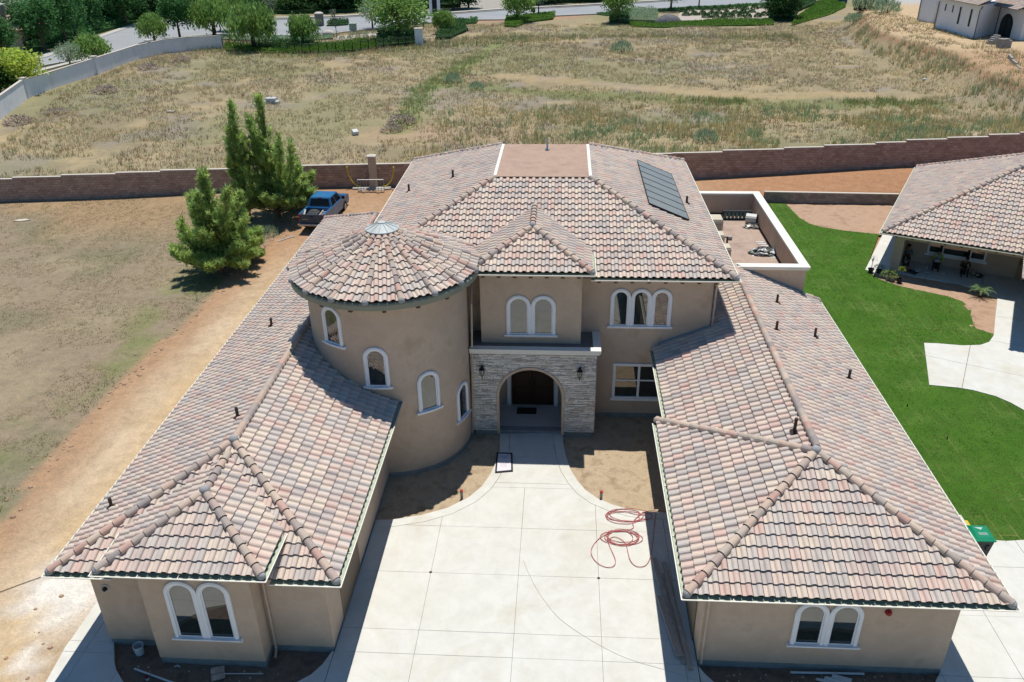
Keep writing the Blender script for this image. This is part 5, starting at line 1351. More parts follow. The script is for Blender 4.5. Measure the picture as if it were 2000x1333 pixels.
tree('olive', (30.71, 205.93), 4.4, 4.0, 'small round tree on the grass verge by the road')
tree('dark', (43.84, 180.26), 7.0, 6.5, 'dark leafy tree with pale stems at the end of the shrub rows')
tree('olive', (-38.01, 170.00), 4.6, 4.4, 'small grey green tree with forked stem on the verge')
tree('bare', (-41.76, 156.38), 3, 5.2, 'bare thin branched tree at the near kerb'); tree('bare', (-60.97, 179.49), 4, 5.5, 'nearly leafless grey tree at the far kerb')
tree('yel', (-71.76, 106.14), 6.6, 6.0, 'dense yellow green bush like tree at the corner of the white wall')
tree('dark', (-72.17, 103.49), 4.5, 4.0, 'dark green tree at the foot of the white wall corner')
G2 = 'dark round trees across the road'
for b_, w_, h_, l_ in (((-89.50, 143.22), 6.6, 7.6, 'dark green round headed street tree next to the thin cypress'), ((-89.62, 150.48), 6.2, 8.4, 'tallest dark round headed street tree, second along the pavement from the cypress'), ((-90.31, 155.05), 5.5, 7.6, 'dark round headed street tree third along the pavement from the cypress'), ((-94.30, 168.15), 5.6, 7.4, 'dark round headed street tree fourth along the pavement from the cypress'), ((-92.39, 178.66), 9.0, 8.2, 'widest dark street tree, standing alone on the far pavement bend')): tree('oak', b_, w_, h_, l_, G2)
tree('cyp', (-94.96, 147.57), 7.5, 6.6, 'thin dark cypress in front of the pale house with chimney')
tree('cyp', (-93.01, 186.78), 7.5, 8.5, 'tall thin dark cypress behind the round headed street trees')
tree('oak', (-92.37, 136.13), 5.5, 5.2, 'green tree in front of the pale house with chimney')
tree('olive', (-106.60, 165.68), 10, 7.5, 'broad silvery olive tree behind the pale house with chimney')
G3 = 'dark trees of the wood behind the road'
for b_, w_, h_, k in (((-121.08, 183.82), 10, 8, 'dark'), ((-122.82, 196.49), 11, 9, 'dark'), ((-124.10, 207.37), 11, 9, 'dark'), ((-114.98, 200.15), 10, 10, 'dark'), ((-107.09, 193.45), 9, 9, 'dark'), ((-111.37, 206.46), 10, 11, 'dark'), ((-109.76, 210.93), 11, 11, 'dark'), ((-103.83, 205.92), 9, 9, 'dark'), ((-97.80, 203.28), 10, 10, 'dark'), ((-92.54, 196.56), 8, 9, 'dark'), ((-98.38, 183.42), 8, 7.5, 'dark')): tree(k, b_, w_, h_, 'dark tree in the wood behind the round headed street trees', G3)
G4 = 'trees behind the far kerb'
for b_, w_, h_, k in (((-62.41, 202.94), 9, 6, 'mid'), ((-68.41, 212.50), 10, 7, 'mid'), ((-59.29, 204.92), 7, 6, 'dark'), ((-53.09, 202.28), 9, 7, 'dark'), ((-58.62, 214.13), 10, 8, 'dark'), ((-50.26, 211.09), 11, 7, 'dark'), ((-46.15, 215.56), 10, 7, 'dark'), ((-38.80, 217.42), 10, 7, 'dark'), ((-26.33, 204.71), 7, 6, 'dark'), ((-22.93, 206.69), 6, 7, 'dark'), ((-8.13, 214.90), 8, 6, 'dark'), ((-2.52, 214.44), 7, 5, 'olive'), ((0.59, 221.69), 9, 5, 'dark'), ((5.69, 221.25), 8, 5, 'dark'), ((-89.05, 209.38), 10, 8, 'mid'), ((-84.31, 213.73), 10, 8, 'mid'), ((-75.49, 210.69), 9, 7, 'mid')): tree(k, b_, w_, h_, {'mid': 'leafy light green tree beyond the far kerb', 'dark': 'dark dense tree beyond the far kerb', 'olive': 'silvery shrub like tree beyond the far kerb'}[k], G4)
# pines beside the dirt track
p1 = tree_pine(5, 6.9, 15, 2.3); plant(p1, *(-21.85, 47.43), 1.0, .96, 'bushy bright pine at the edge of the dirt track in front of the other pines', name='pine_tree', rz=.4)
p2 = tree_pine(9, 8.6, 7, .95); plant(p2, *(-23.18, 56.72), .95, .98, 'slim pine between the bushy pine and the forked pine', name='pine_tree', rz=1.9)
p3 = tree_pine(14, 8.8, 12, 2.0); plant(p3, *(-21.23, 57.56), 1.0, 1.0, 'tallest pine spreading towards the blue pickup truck', name='pine_tree', rz=2.6)
p4 = tree_pine(21, 4.6, 5, 1.4); plant(p4, *(-20.36, 59.98), 1.0, .8, 'small pine sapling leaning out beside the tallest pine', name='pine_tree', rz=.3)
p5 = tree_pine(27, 3.2, 6, 1.8); plant(p5, *(-21.45, 49.89), 1.0, .8, 'low pine growth spilling over the dirt track edge', name='pine_tree', rz=.3)
# undergrowth closing the view beyond the far kerb
# ---- clipped hedges and ground cover ----
def hedge(name, poly, h, mat, label, dens=38, leaf=.2, kind='stuff'):
    xs = [p[0] for p in poly]; ys = [p[1] for p in poly]
    A_ = (max(xs)-min(xs))*(max(ys)-min(ys)); n = int(A_*dens*2.2)
    x = RN.uniform(min(xs), max(xs), n); y = RN.uniform(min(ys), max(ys), n); k = inpoly(x, y, poly); x, y = x[k], y[k]; n = len(x)
    z = hgt(x, y)+h*(.35+.65*RN.rand(n)**.6)*(.55+.9*fbm(x, y, .55, 3))
    D = rnd_dir(n)*.8+np.array([0, 0, .5]); D /= np.linalg.norm(D, axis=1)[:, None]
    o = leafmesh(name, np.stack([x, y, z], 1), D, leaf*(.8+.8*RN.rand(n)), leaf*(.5+.5*RN.rand(n)), tints(n, .25), mat, None, kind)
    core = MB(); core.prism(poly, -.3+gh(*poly[0]), gh(*poly[0])+h*.38); c_ = core.build('hedge_core', mat, o); setcol(c_.data, [(.8, .8, .8)]*len(c_.data.polygons))
    return tag(o, label, 'hedge')
hedge('hedge', [(-59.33, 147.50), (-51.53, 146.02), (-44.43, 146.36), (-38.24, 150.40), (-33.42, 152.74), (-31.40, 142.99), (-34.96, 140.31), (-40.58, 138.85), (-49.07, 138.57), (-56.92, 141.58)], .7, L_hedge, 'bright green clipped ground cover behind the black fence', 30)
hedge('hedge', [(-62.83, 155.26), (-54.03, 153.58), (-46.41, 153.27), (-42.36, 155.73), (-43.24, 159.18), (-47.95, 158.69), (-55.84, 159.04), (-64.48, 160.12)], .5, L_olive, 'dull green ground cover between the road and the bright hedge', 16)
hedge('hedge', [(-12.07, 171.80), (-12.35, 183.71), (-7.12, 188.01), (-2.21, 190.56), (-2.65, 183.11), (-7.76, 177.31), (-9.65, 170.09)], .9, L_hedge, 'clipped green hedge round the upright tree beside the road', 30)
hedge('hedge', [(-23.26, 179.93), (-18.27, 182.27), (-18.18, 177.06), (-22.73, 175.64)], .7, L_oak, 'low dark hedge beside the road entry', 30)
hedge('hedge', [(12.58, 175.31), (19.58, 172.47), (30.44, 178.48), (41.16, 178.69), (40.25, 171.33), (29.15, 170.36), (19.17, 168.57), (12.90, 169.67)], .5, L_hedge, 'long bright green ground cover strip below the shrub rows', 26)
hedge('hedge', [(6.47, 191.93), (20.71, 199.60), (34.67, 205.06), (49.15, 211.97), (48.27, 207.95), (34.07, 201.27), (20.36, 195.98), (8.78, 188.87)], .4, L_oak, 'dark green grass verge along the near kerb', 20)
hedge('hedge', [(43.05, 169.61), (47.28, 182.69), (56.60, 205.02), (61.02, 216.42), (66.08, 215.98), (62.90, 202.32), (54.99, 186.76)], .5, L_hedge, 'wide wedge of bright green ground cover on the bank', 26)
hedge('hedge', [(-48.24, 173.74), (-48.72, 180.54), (-44.98, 179.45), (-44.17, 175.16), (-46.43, 173.64)], .9, L_dark, 'dark low hedge on the road island behind the stone pillar', 30)
hedge('hedge', [(-51.76, 141.41), (-45.77, 139.01), (-41.63, 141.08), (-44.62, 151.91), (-49.41, 150.83), (-55.13, 148.56)], 1.0, L_dark, 'dark planting below the weeping trees behind the black fence', 16)
hedge('hedge', [(-31.79, 143.57), (-25.45, 147.46), (-27.83, 162.00), (-34.91, 160.90)], 1.5, L_dark, 'dark planting under the big light green tree', 16)
hedge('hedge', [(-23.23, 153.62), (-20.61, 154.81), (-18.57, 165.95), (-20.63, 175.52), (-23.87, 172.43)], 1.3, L_dark, 'brown green shrubbery below the light weeping tree', 18)
hedge('hedge', [(8.73, 175.53), (12.73, 174.48), (13.52, 189.51), (9.37, 189.79)], 1.3, L_dark, 'dark planting below the tree with three stems', 20)
hedge('hedge', [(12.80, 178.67), (18.49, 176.64), (19.93, 194.99), (14.13, 195.40)], 1.2, L_olive, 'dull green shrubbery beside the tree with three stems', 18)
hedge('hedge', [(40.65, 178.72), (45.05, 176.76), (50.67, 194.83), (59.52, 211.69), (55.46, 214.44), (46.99, 205.78)], 1.3, L_dark, 'dark brown green shrubbery on the bank above the wedge', 16)
hedge('hedge', [(-115.09, 170.73), (-116.84, 184.49), (-117.44, 204.66), (-114.21, 218.52), (-103.80, 225.38), (-91.04, 196.46), (-92.53, 186.75), (-91.90, 176.08), (-91.59, 164.98), (-90.33, 149.88), (-90.37, 142.68), (-95.47, 145.78)], 1.5, L_oak, 'rough green undergrowth below the dark trees across the road', 7, .4)
hedge('hedge', [(-101.19, 222.55), (-80.76, 218.35), (-65.32, 219.60), (-45.04, 223.04), (-26.76, 224.08), (-25.04, 209.14), (-40.84, 201.40), (-54.42, 198.12), (-68.41, 197.00), (-88.88, 194.28)], 2.2, L_dark, 'dark green shrub mass beyond the far kerb', 6, .45)
hedge('hedge', [(-16.13, 231.26), (11.24, 231.51), (31.87, 238.19), (31.14, 232.44), (10.38, 220.84), (-5.63, 214.70), (-13.01, 212.89)], 1.8, L_dark, 'dark shrub belt along the far pavement', 6, .45)
x, y = (20.33, 174.87)
mb = MB(); mb.lathe([(0, 1.7), (.8, 1.6), (1.7, 1.1), (2.2, .4), (2.3, -.3)], (x, y, 0), 14, sx=1.2); tag(mb.build('grey_boulder', pm('rock', [sc(150, 150, 154), sc(110, 110, 116)], 1.2, .9, .9, 3, .3, 4, bdist=.3), smooth=True), 'large grey boulder among the roadside shrubs', 'boulder')
# gravel bed with rows of round shrubs
mb = MB(); mb.prism([(22.62, 179.81), (25.99, 200.80), (46.89, 208.06), (40.86, 178.71), (30.44, 178.48)], -.3, .0); tag(mb.build('gravel_bed', pm('pale_gravel', [sc(196, 182, 168), sc(214, 202, 190), sc(176, 164, 150)], 6, 1, .5, 30, .2, 20)), kind='structure')
mb = MB(); mb.prism([(-42.01, 154.39), (-38.37, 154.90), (-33.23, 162.25), (-34.10, 166.72), (-38.85, 161.08), (-42.44, 159.84)], -.3, .0); tag(mb.build('gravel_bed', MATS['pale_gravel']), kind='structure')
sb = bush(L_dark, 300, .3)
rows = [(25.57, 194.59), (27.38, 196.50), (29.96, 198.92), (31.56, 198.27), (33.23, 198.15), (34.90, 198.03), (36.70, 200.00), (38.62, 199.33), (39.87, 198.19), (42.17, 199.60), (44.16, 201.05), (25.49, 187.77), (27.32, 188.60), (29.02, 188.48), (31.23, 190.25), (32.62, 190.16), (34.25, 189.56), (36.21, 190.88), (37.92, 190.76), (40.12, 192.57), (41.51, 186.72), (29.19, 183.84), (30.96, 183.72), (32.58, 182.72), (34.35, 183.96), (36.36, 185.20), (37.57, 183.30), (39.71, 184.07)]
for b_ in rows: plant(sb, *b_, R.uniform(.7, .92), R.uniform(.85, 1.15), 'round dark shrub in the gravel rows beside the road', 'shrub', 'round shrubs in gravel rows', 'round_shrub')
sb2 = bush(L_olive, 200, .25)
for b_ in ((-40.63, 155.66), (-39.20, 155.60), (-37.83, 156.21), (-36.45, 156.82), (-35.11, 156.77), (-39.96, 160.43), (-38.81, 161.80), (-37.53, 161.74), (-36.10, 162.39), (-35.26, 164.53)): plant(sb2, *b_, .55, .7, 'small round shrub in the gravel beside the road verge', 'shrub', 'small verge shrubs', 'verge_shrub')
# weeds and brush out in the field
wb = bush(L_olive, 500, .2, .9, True); db_ = bush(leafmat('grey_brush', [sc(150, 136, 126), sc(172, 158, 146)]), 420, .16, .6)
for b_, s_, lab, pr in (((-17.65, 89.27), 2.6, 'grey brown brush heap beside the green ditch', db_), ((-18.11, 85.76), 2.0, 'grey brown brush heap below the larger heap by the ditch', db_), ((9.16, 139.41), 2.6, 'lone grey green brush in the far field', wb), ((57.23, 171.18), 4.2, 'tall blue green brush on the bank below the white house', wb), ((57.78, 162.16), 3.6, 'wide blue green brush at the top of the bare slope', wb), ((52.39, 162.43), 2.6, 'blue green brush lower on the bank', wb), ((-14.99, 113.21), 1.8, 'round green weed clump at the bend of the green ditch', wb), ((13.66, 79.65), 1.7, 'low green weed clump behind the boundary wall', wb), ((-11.35, 107.85), 1.4, 'low green weed at the start of the weed band', wb), ((-61.15, 89.25), 2.4, 'dark dry brush at the foot of the white wall corner', db_), ((-59.36, 93.93), 2.0, 'low dry brush in the field below the corner pillar', db_), ((-60.05, 106.69), 2.6, 'grey dry brush along the long white wall', db_), ((-62.33, 124.22), 2.4, 'grey dry brush where the white wall curves', db_), ((-60.60, 132.17), 2.0, 'small dry brush under the curved end of the white wall', db_), ((-19.37, 59.32), 1.1, 'small grey green bush beside the blue pickup truck', wb), ((-21.04, 54.53), 1.0, 'pale dry weed at the dirt track edge', wb)):
    plant(pr, *b_, s_*.62, s_*.55, lab, 'bush', None, 'brush')
# ---- dry grass, weeds, lawn blades: uncountable ----
def blades(name, x, y, h, wd, cols, per, spread, label=None, lean=.35, cat='grass', z=None):
    n = len(x); X_ = np.repeat(x, per)+RN.randn(n*per)*np.repeat(spread, per); Y_ = np.repeat(y, per)+RN.randn(n*per)*np.repeat(spread, per)
    Z_ = (hgt(X_, Y_) if z is None else np.full(len(X_), z))-.02; hh = np.repeat(h, per)*(.55+.75*RN.rand(n*per)); a = RN.rand(n*per)*PI
    ux, uy = np.cos(a)*np.repeat(wd, per)*.5, np.sin(a)*np.repeat(wd, per)*.5
    lx, ly = RN.randn(n*per)*lean*hh, RN.randn(n*per)*lean*hh
    v = np.stack([np.stack([X_-ux, Y_-uy, Z_], 1), np.stack([X_+ux, Y_+uy, Z_], 1), np.stack([X_+lx, Y_+ly, Z_+hh], 1)], 1).reshape(-1, 3)
    c = np.repeat(cols, per, 0)*tints(n*per, .2)
    o = npmesh(name, v, np.arange(3*n*per).reshape(-1, 3), bladem, colors=c, kind='stuff')
    return tag(o, label, cat) if label else o
def scatter(n, x0, x1, y0, y1): return RN.uniform(x0, x1, n), RN.uniform(y0, y1, n)
def wyv(x): return np.interp(x, [q[0] for q in WALLPTS], [q[1] for q in WALLPTS])
STR, OLV, GRY, GRN, BRN = C3(226, 206, 164), C3(190, 188, 142), C3(200, 188, 174), C3(154, 178, 120), C3(190, 164, 134)
def palette(x, y, g):
    n = len(x); a = fbm(x, y, .08, 4); b = fbm(x+31, y-11, .3, 3)+(RN.rand(n)-.5)*.25
    c = np.where((b < .44)[:, None], STR, np.where((b < .56)[:, None], OLV, np.where((b < .64)[:, None], GRY, BRN)))
    gm = (RN.rand(n) < g)[:, None]; return np.where(gm, GRN, c)
# far field: short cover everywhere
x, y = scatter(66000, -68, 60, 62, 175); k = (y > wyv(x)+.6) & (dline(x, y, ROADC) > np.where(x > 4, 7.5, 11)) & ~((x < -57-(y-78)*.3) & (y < 105)) & (x > np.interp(y, [78, 90, 103, 146], [-56, -63, -67.4, -67.4])) & (dline(x, y, bare) > 2.2) & (fbm(x, y, .25, 3) > .36)
x, y = x[k], y[k]; n = len(x); dn = fbm(x+5, y, .1, 3)
blades('field_grass', x, y, .22+.3*dn, np.full(n, .07), palette(x, y, .06), 4, np.full(n, .14), 'dry straw coloured grass covering the far field')
# tall weeds towards the wall on the right and on the slope
x, y = scatter(15000, -14, 48, 66, 97); k = (y > wyv(x)+.4) & (fbm(x, y, .22, 3) > .47) & ((x > -3) | (RN.rand(len(x)) < .3)) & (RN.rand(len(x)) < .55)
x, y = x[k], y[k]; n = len(x); b_ = fbm(x+77, y+3, .25, 3)+(RN.rand(n)-.5)*.3
blades('tall_weeds', x, y, .3+.65*RN.rand(n), np.full(n, .075), np.where((b_ > .55)[:, None], C3(176, 198, 150), np.where((b_ > .43)[:, None], C3(244, 220, 164), C3(214, 204, 150))), 6, np.full(n, .10), 'tall green and straw weeds behind the boundary wall', .22, 'weeds')
x, y = scatter(6000, 43, 56, 88, 150); k = (gh_ := hgt(x, y)) > .2; k &= (gh_ < 2.3) & (fbm(x, y, .3, 3) > .5) & (RN.rand(len(x)) < .5); x, y = x[k], y[k]; n = len(x)
blades('slope_weeds', x, y, .6+.6*RN.rand(n), np.full(n, .08), np.where((RN.rand(n) < .6)[:, None], C3(186, 200, 160), C3(236, 216, 172)), 6, np.full(n, .12), 'sparse green weeds on the bare slope below the white house', .12, 'weeds')
# the green ditch line
x, y = scatter(16000, -30, 12, 80, 135); k = dline(x, y, ditch) < (.4+2.2*RN.rand(len(x)))*fbm(x, y, .2, 3)*1.9; k &= (y > 86) & (RN.rand(len(x)) < .6); x, y = x[k], y[k]; n = len(x)
blades('ditch_grass', x, y, .3+.4*RN.rand(n), np.full(n, .08), np.where((RN.rand(n) < .75)[:, None], C3(176, 196, 130), C3(206, 202, 146)), 5, np.full(n, .12), 'fresh green grass along the ditch in the field', .2)
x, y = scatter(30000, -14, 46, 76, 102); k = (dline(x, y, band) < (.3+3.2*RN.rand(len(x)))*fbm(x, y, .15, 3)*1.6) & (fbm(x+3, y, .18, 3) > .47) & (RN.rand(len(x)) < .5); x, y = x[k], y[k]; n = len(x)
blades('band_weeds', x, y, .3+.45*RN.rand(n), np.full(n, .08), np.where((RN.rand(n) < .55)[:, None], C3(160, 184, 120), C3(206, 194, 138)), 5, np.full(n, .12), 'band of green weeds crossing the far field', .2, 'weeds')
# weeds at the foot of the white wall and along the verge
x, y = scatter(9000, -68, 40, 120, 158); k = (dline(x, y, fp+[(-14, 152), (10, 160), (30, 158), (45, 150)]) < 3.5+2*RN.rand(len(x))) & (dline(x, y, ROADC) > 8); x, y = x[k], y[k]; n = len(x)
blades('verge_weeds', x, y, .4+.5*RN.rand(n), np.full(n, .1), palette(x, y, .45), 5, np.full(n, .2), 'rough weeds along the edge of the field below the road', .2, 'weeds')
# the dry lawn on the left
x, y = scatter(62000, -46, -13, 15, 63); tx_ = np.interp(y, [q[1] for q in TRACK], [q[0] for q in TRACK]); k = (x < tx_-.15*RN.rand(len(x))) & (y < wyv(x)-.3) & (fbm(x, y, .5, 3) > .4)
x, y, tx_ = x[k], y[k], tx_[k]; n = len(x); b_ = fbm(x+9, y+2, .35, 3)+(RN.rand(n)-.5)*.3; edge_ = np.clip(1-(tx_-x)/2.2, 0, 1)*(y < 52)
gn = (b_ > .62-.22*edge_)
blades('dry_lawn', x, y, .05+.05*RN.rand(n)+.08*edge_*RN.rand(n), np.full(n, .035), np.where(gn[:, None], C3(160, 164, 116), np.where((b_ > .42)[:, None], C3(212, 188, 154), C3(190, 170, 142))), 4, np.full(n, .07), 'short dry patchy grass beside the dirt track', .6)
# turf blades on the green lawn
x, y = scatter(95000, 11, 40, 22, 63); k = inpoly(x, y, lawnE) & ((x < 27.5) | (y < 35)); x, y = x[k], y[k]; n = len(x); pt_ = fbm(x, y, .5, 3)
keep = ~((np.abs((x*1.0) % .62-.31) > .295) & (RN.rand(n) < .85)); x, y, pt_ = x[keep], y[keep], pt_[keep]; n = len(x)
cl_ = np.where((pt_+(RN.rand(n)-.5)*.22 < .5)[:, None], C3(112, 152, 72), C3(146, 176, 104)); cl_ = np.where((RN.rand(n) < .05)[:, None], C3(206, 200, 140), cl_); sp3 = fbm(x+41, y*.35, .9, 3); cl_ = np.where(((sp3 > .62) & (RN.rand(n) < .4))[:, None], C3(196, 184, 120), cl_)
blades('lawn_grass', x, y, .045+.035*RN.rand(n), np.full(n, .03), cl_, 4, np.full(n, .06), 'fresh green turf laid in strips beside the house', .5, z=-.03)
for lst in PROTO.values():
    for pr in lst:
        if 'label' not in pr:
            for ch in list(pr.children): bpy.data.objects.remove(ch)
            bpy.data.objects.remove(pr)
# ---------------- solar array on the right slope ----------------
sx0, sx1, sy0, sy1 = 3.92, 5.78, 36.05, 43.35
sa = thing('solar_array', 'row of dark solar panels on the right slope of the upper roof', 'solar panels', (4.85, 39.7, 8.1))
solm = pm('solar_cells', [sc(140, 144, 142), sc(154, 156, 154)], 1.5, .4, 0, 30, .06, 20, spec=.5)
al = pm('aluminium', [sc(200, 204, 206)], 3, .35, metal=.6)
zz = lambda x: 7.0+PT*(7.05-x)+.24
npan = 7; dy = (sy1-sy0)/npan
for k in range(npan):
    a, b = sy0+k*dy+.012, sy0+(k+1)*dy-.012
    mb = MB(); v = [(sx0, a), (sx1, a), (sx1, b), (sx0, b)]
    top = [(x, y, zz(x)) for x, y in v]; bot = [(x, y, zz(x)-.045) for x, y in v]
    mb.poly(top); [mb.poly([top[i], bot[i], bot[(i+1) % 4], top[(i+1) % 4]], 1) for i in range(4)]; mb.poly(bot[::-1], 1)
    p_ = mb.build('panel', [solm, blackmetal], sa)
    fr2 = MB()
    for (p, q) in ((0, 1), (1, 2), (2, 3), (3, 0)):
        A, B = Vector(top[p])+Vector((0, 0, .006)), Vector(top[q])+Vector((0, 0, .006)); fr2.tube([A, B], .012, 4)
    fr2.build('panel_frame', blackmetal, p_)
for y_ in np.arange(sy0+.4, sy1, 1.1):
    for x_ in (sx0+.35, sx1-.35): MB().tube([(x_, y_, zz(x_)-.26), (x_, y_, zz(x_)-.04)], .02, 5).build('bracket', al, sa)
# ---------------- things on the roof deck ----------------
acm = pm('pale_cabinet', [sc(236, 226, 204), sc(226, 214, 190)], 2, .5, 0, 30, .06)
for i, (x0_, x1_, y0_, y1_, h, lab, mt_) in enumerate(((7.95, 8.95, 44.0, 44.95, .95, 'large cream air conditioner at the far end of the roof deck', acm), (7.95, 8.75, 42.2, 42.95, .7, 'cream air conditioner in a brown box between the other two on the roof deck', acm), (7.95, 8.72, 40.1, 40.75, .8, 'cream air conditioner closest to the front parapet of the roof deck', acm))):
    u_ = thing('air_conditioner', lab, 'air conditioner', ((x0_+x1_)/2, (y0_+y1_)/2, DZ))
    MB().bbox(x0_, x1_, y0_, y1_, DZ+.06, DZ+h, .03).build('cabinet', mt_, u_)
    MB().bbox(x0_+.03, x1_-.03, y0_+.03, y1_-.03, DZ+h, DZ+h+.05, .015).build('top_panel', acm, u_)
    gr = MB()
    for k in range(6): gr.box(x0_+.1, x1_-.1, y0_-.012, y0_+.002, DZ+.15+k*(h-.3)/6, DZ+.19+k*(h-.3)/6)
    gr.build('grille', pm('grille_tan', [sc(190, 176, 150)], 2, .6) if 'grille_tan' not in MATS else MATS['grille_tan'], u_)
    for a_ in (x0_+.08, x1_-.08): MB().box(a_-.05, a_+.05, y0_+.1, y1_-.1, DZ, DZ+.06).build('foot', blackmetal, u_)
pipe = MB().tube([(8.74, 42.6, DZ+.5), (8.95, 42.6, DZ+.5), (8.95, 42.5, DZ+.2)], .06, 6).build('pipe_elbow', brownw); tag(pipe, 'brown pipe elbow beside the middle air conditioner', 'pipe')
x, y = (10.27, 46.94)
lt = thing('lattice_crate', 'dark louvred crate lying against the far parapet of the deck', 'crate', (x, y, DZ))
mb = MB(); mb.bbox(x-.85, x+.85, y-.1, y+.12, DZ, DZ+.05, .01); mb.bbox(x-.85, x+.85, y-.1, y+.12, DZ+.5, DZ+.55, .01); mb.box(x-.85, x-.78, y-.1, y+.12, DZ+.05, DZ+.5); mb.box(x+.78, x+.85, y-.1, y+.12, DZ+.05, DZ+.5)
mb.build('frame', pm('dark_frame', [sc(64, 68, 76)], 3, .5), lt)
for k in range(7): MB().box(x-.74+k*.22, x-.6+k*.22, y-.08, y+.1, DZ+.08, DZ+.47).build('louvre', pm('teal_glass', [sc(60, 110, 112), sc(120, 150, 150)], 4, .3) if 'teal_glass' not in MATS else MATS['teal_glass'], lt)
def crumple(name, label, x, y, z, sx, sy, sz, mats, seed, cat):
    rs = random.Random(seed); mb = MB(); n = 22; m_ = 9
    vs = []
    for j in range(m_):
        f = j/(m_-1)
        for i in range(n):
            a = 2*PI*i/n; k = (1-f**2)**.5 if f < 1 else 0
            q = k*(1+rs.uniform(-.22, .22)); vs.append((x+sx*q*math.cos(a), y+sy*q*math.sin(a), z+sz*f*(1+rs.uniform(-.35, .3))))
    for j in range(m_-1):
        for i in range(n): mb.add([vs[j*n+i], vs[j*n+(i+1) % n], vs[(j+1)*n+(i+1) % n], vs[(j+1)*n+i]], [(0, 1, 2, 3)], rs.choice(range(len(mats))))
    return tag(mb.build(name, mats), label, cat)
plast = [pm('dark_film', [sc(72, 80, 78)], 2, .25), pm('grey_film', [sc(150, 158, 156)], 2, .25), pm('white_film', [sc(236, 238, 238)], 2, .4)]
crumple('plastic_heap', 'crumpled dark and white plastic sheeting on the deck near the front parapet', *(10.74, 41.50), DZ, .75, .42, .32, plast, 3, 'plastic')
crumple('plastic_scrap', 'torn grey plastic scraps below the white roll on the deck', *(11.02, 45.64), DZ, .6, .4, .16, plast[:2]+[deckfloor], 5, 'plastic')
x, y = (10.97, 46.24)
rl = MB(); rl.tube([(x-.28, y+.1, DZ+.3), (x+.28, y-.1, DZ+.3)], .29, 16); rl.tube([(x-.282, y+.1, DZ+.3), (x+.282, y-.1, DZ+.3)], .08, 10, 1); tag(rl.build('paper_roll', [plast[2], blackmetal], smooth=False), 'white roll of membrane lying on the roof deck', 'roll')
x, y = (9.30, 43.60); tag(MB().lathe([(.13, 0), (.15, .18), (.13, .2), (0, .2)], (x, y, DZ), 12).build('small_tub', mortar), 'small grey tub standing alone on the roof deck', 'tub')
sp_ = MB()
for k in range(9):
    x, y = 10.95+R.uniform(-.12, .15), 41.0+k*.28; a = R.uniform(.1, .3)
    sp_.add([(x-a, y-.05, DZ+.010), (x+a*.8, y-.1, DZ+.011), (x+a, y+.09, DZ+.010), (x-a*.6, y+.07, DZ+.011)], [(0, 1, 2, 3)])
tag(sp_.build('paint_splash', plast[2], kind='stuff'), 'white paint splashes along the deck edge', 'paint')
# ---------------- pickup truck ----------------
tx0, ty0 = -17.85, 54.75
tz0 = gh(tx0, ty0+2.5)+.02
TK = Matrix.Translation((tx0, ty0, tz0)) @ Matrix.Rotation(math.radians(-4), 4, 'Z')
tr_ = thing('pickup_truck', 'dusty blue pickup truck with loaded bed parked on the dirt', 'truck', (tx0, ty0+2.8, tz0))
blue = pm('blue_paint', [sc(48, 122, 176), sc(42, 110, 164)], 1, .28, 0, 30, .08, 6, spec=.6)
dusty = pm('dusty_paint', [sc(92, 100, 110), sc(70, 92, 124)], 2, .6, 0, 30, .15)
rubber = pm('rubber', [sc(46, 44, 42)], 4, .9)
chrome = pm('bright_bumper', [sc(214, 210, 204)], 2, .3, metal=.5)
redl = pm('red_lens', [sc(190, 40, 44)], 2, .25)
def tk(name, fn, mats, parent=None, smooth=False):
    mb = MB(); mb.T = TK; fn(mb); return mb.build(name, mats, parent or tr_, smooth)
W2 = .97
def cab(mb):
    prof = [(1.78, .42), (5.45, .42), (5.6, .62), (5.6, .98), (5.45, 1.1), (4.2, 1.2), (1.78, 1.22)]
    n = len(prof); L = [(-W2, y, z) for y, z in prof]; R_ = [(W2, y, z) for y, z in prof]
    mb.poly(L); mb.poly(R_[::-1]); [mb.poly([L[i], R_[i], R_[(i+1) % n], L[(i+1) % n]]) for i in range(n)]
    b = [(-.92, 1.8, 1.22), (.92, 1.8, 1.22), (.92, 4.3, 1.2), (-.92, 4.3, 1.2)]; t = [(-.72, 2.12, 1.86), (.72, 2.12, 1.86), (.72, 3.55, 1.86), (-.72, 3.55, 1.86)]
    m_ = [(-.76, 2.06, 1.80), (.76, 2.06, 1.80), (.76, 3.62, 1.80), (-.76, 3.62, 1.80)]
    for i in range(4): mb.poly([b[i], b[(i+1) % 4], m_[(i+1) % 4], m_[i]]); mb.poly([m_[i], m_[(i+1) % 4], t[(i+1) % 4], t[i]])
    mb.poly(t)
tk('cab', cab, [blue])
def bedf(mb):
    mb.bbox(-W2, -W2+.12, .06, 1.779, .5, 1.26, .02); mb.bbox(W2-.12, W2, .06, 1.779, .5, 1.26, .02); mb.box(-W2+.12, W2-.12, .06, 1.779, .6, .7); mb.box(-W2+.12, W2-.12, 1.70, 1.779, .7, 1.2)
tk('bed', bedf, [blue])
tg = tk('tailgate', lambda mb: mb.bbox(-.86, .86, .0, .06, .58, 1.25, .015), [dusty])
tk('handle', lambda mb: mb.box(-.13, .13, -.012, .001, 1.06, 1.13), [blackmetal], tg)
tk('lettering', lambda mb: [mb.box(-.72+k*.075, -.72+k*.075+.05, -.006, .001, .86, .91) for k in range(6)], [chrome], tg)
for sx in (-1, 1):
    a, b = sorted((sx*.865, sx*.97)); tk('tail_light', lambda mb: mb.bbox(a, b, -.012, .055, .82, 1.2, .01), [redl])
bp_ = tk('bumper', lambda mb: mb.bbox(-.95, .95, -.16, -.001, .42, .57, .03), [chrome])
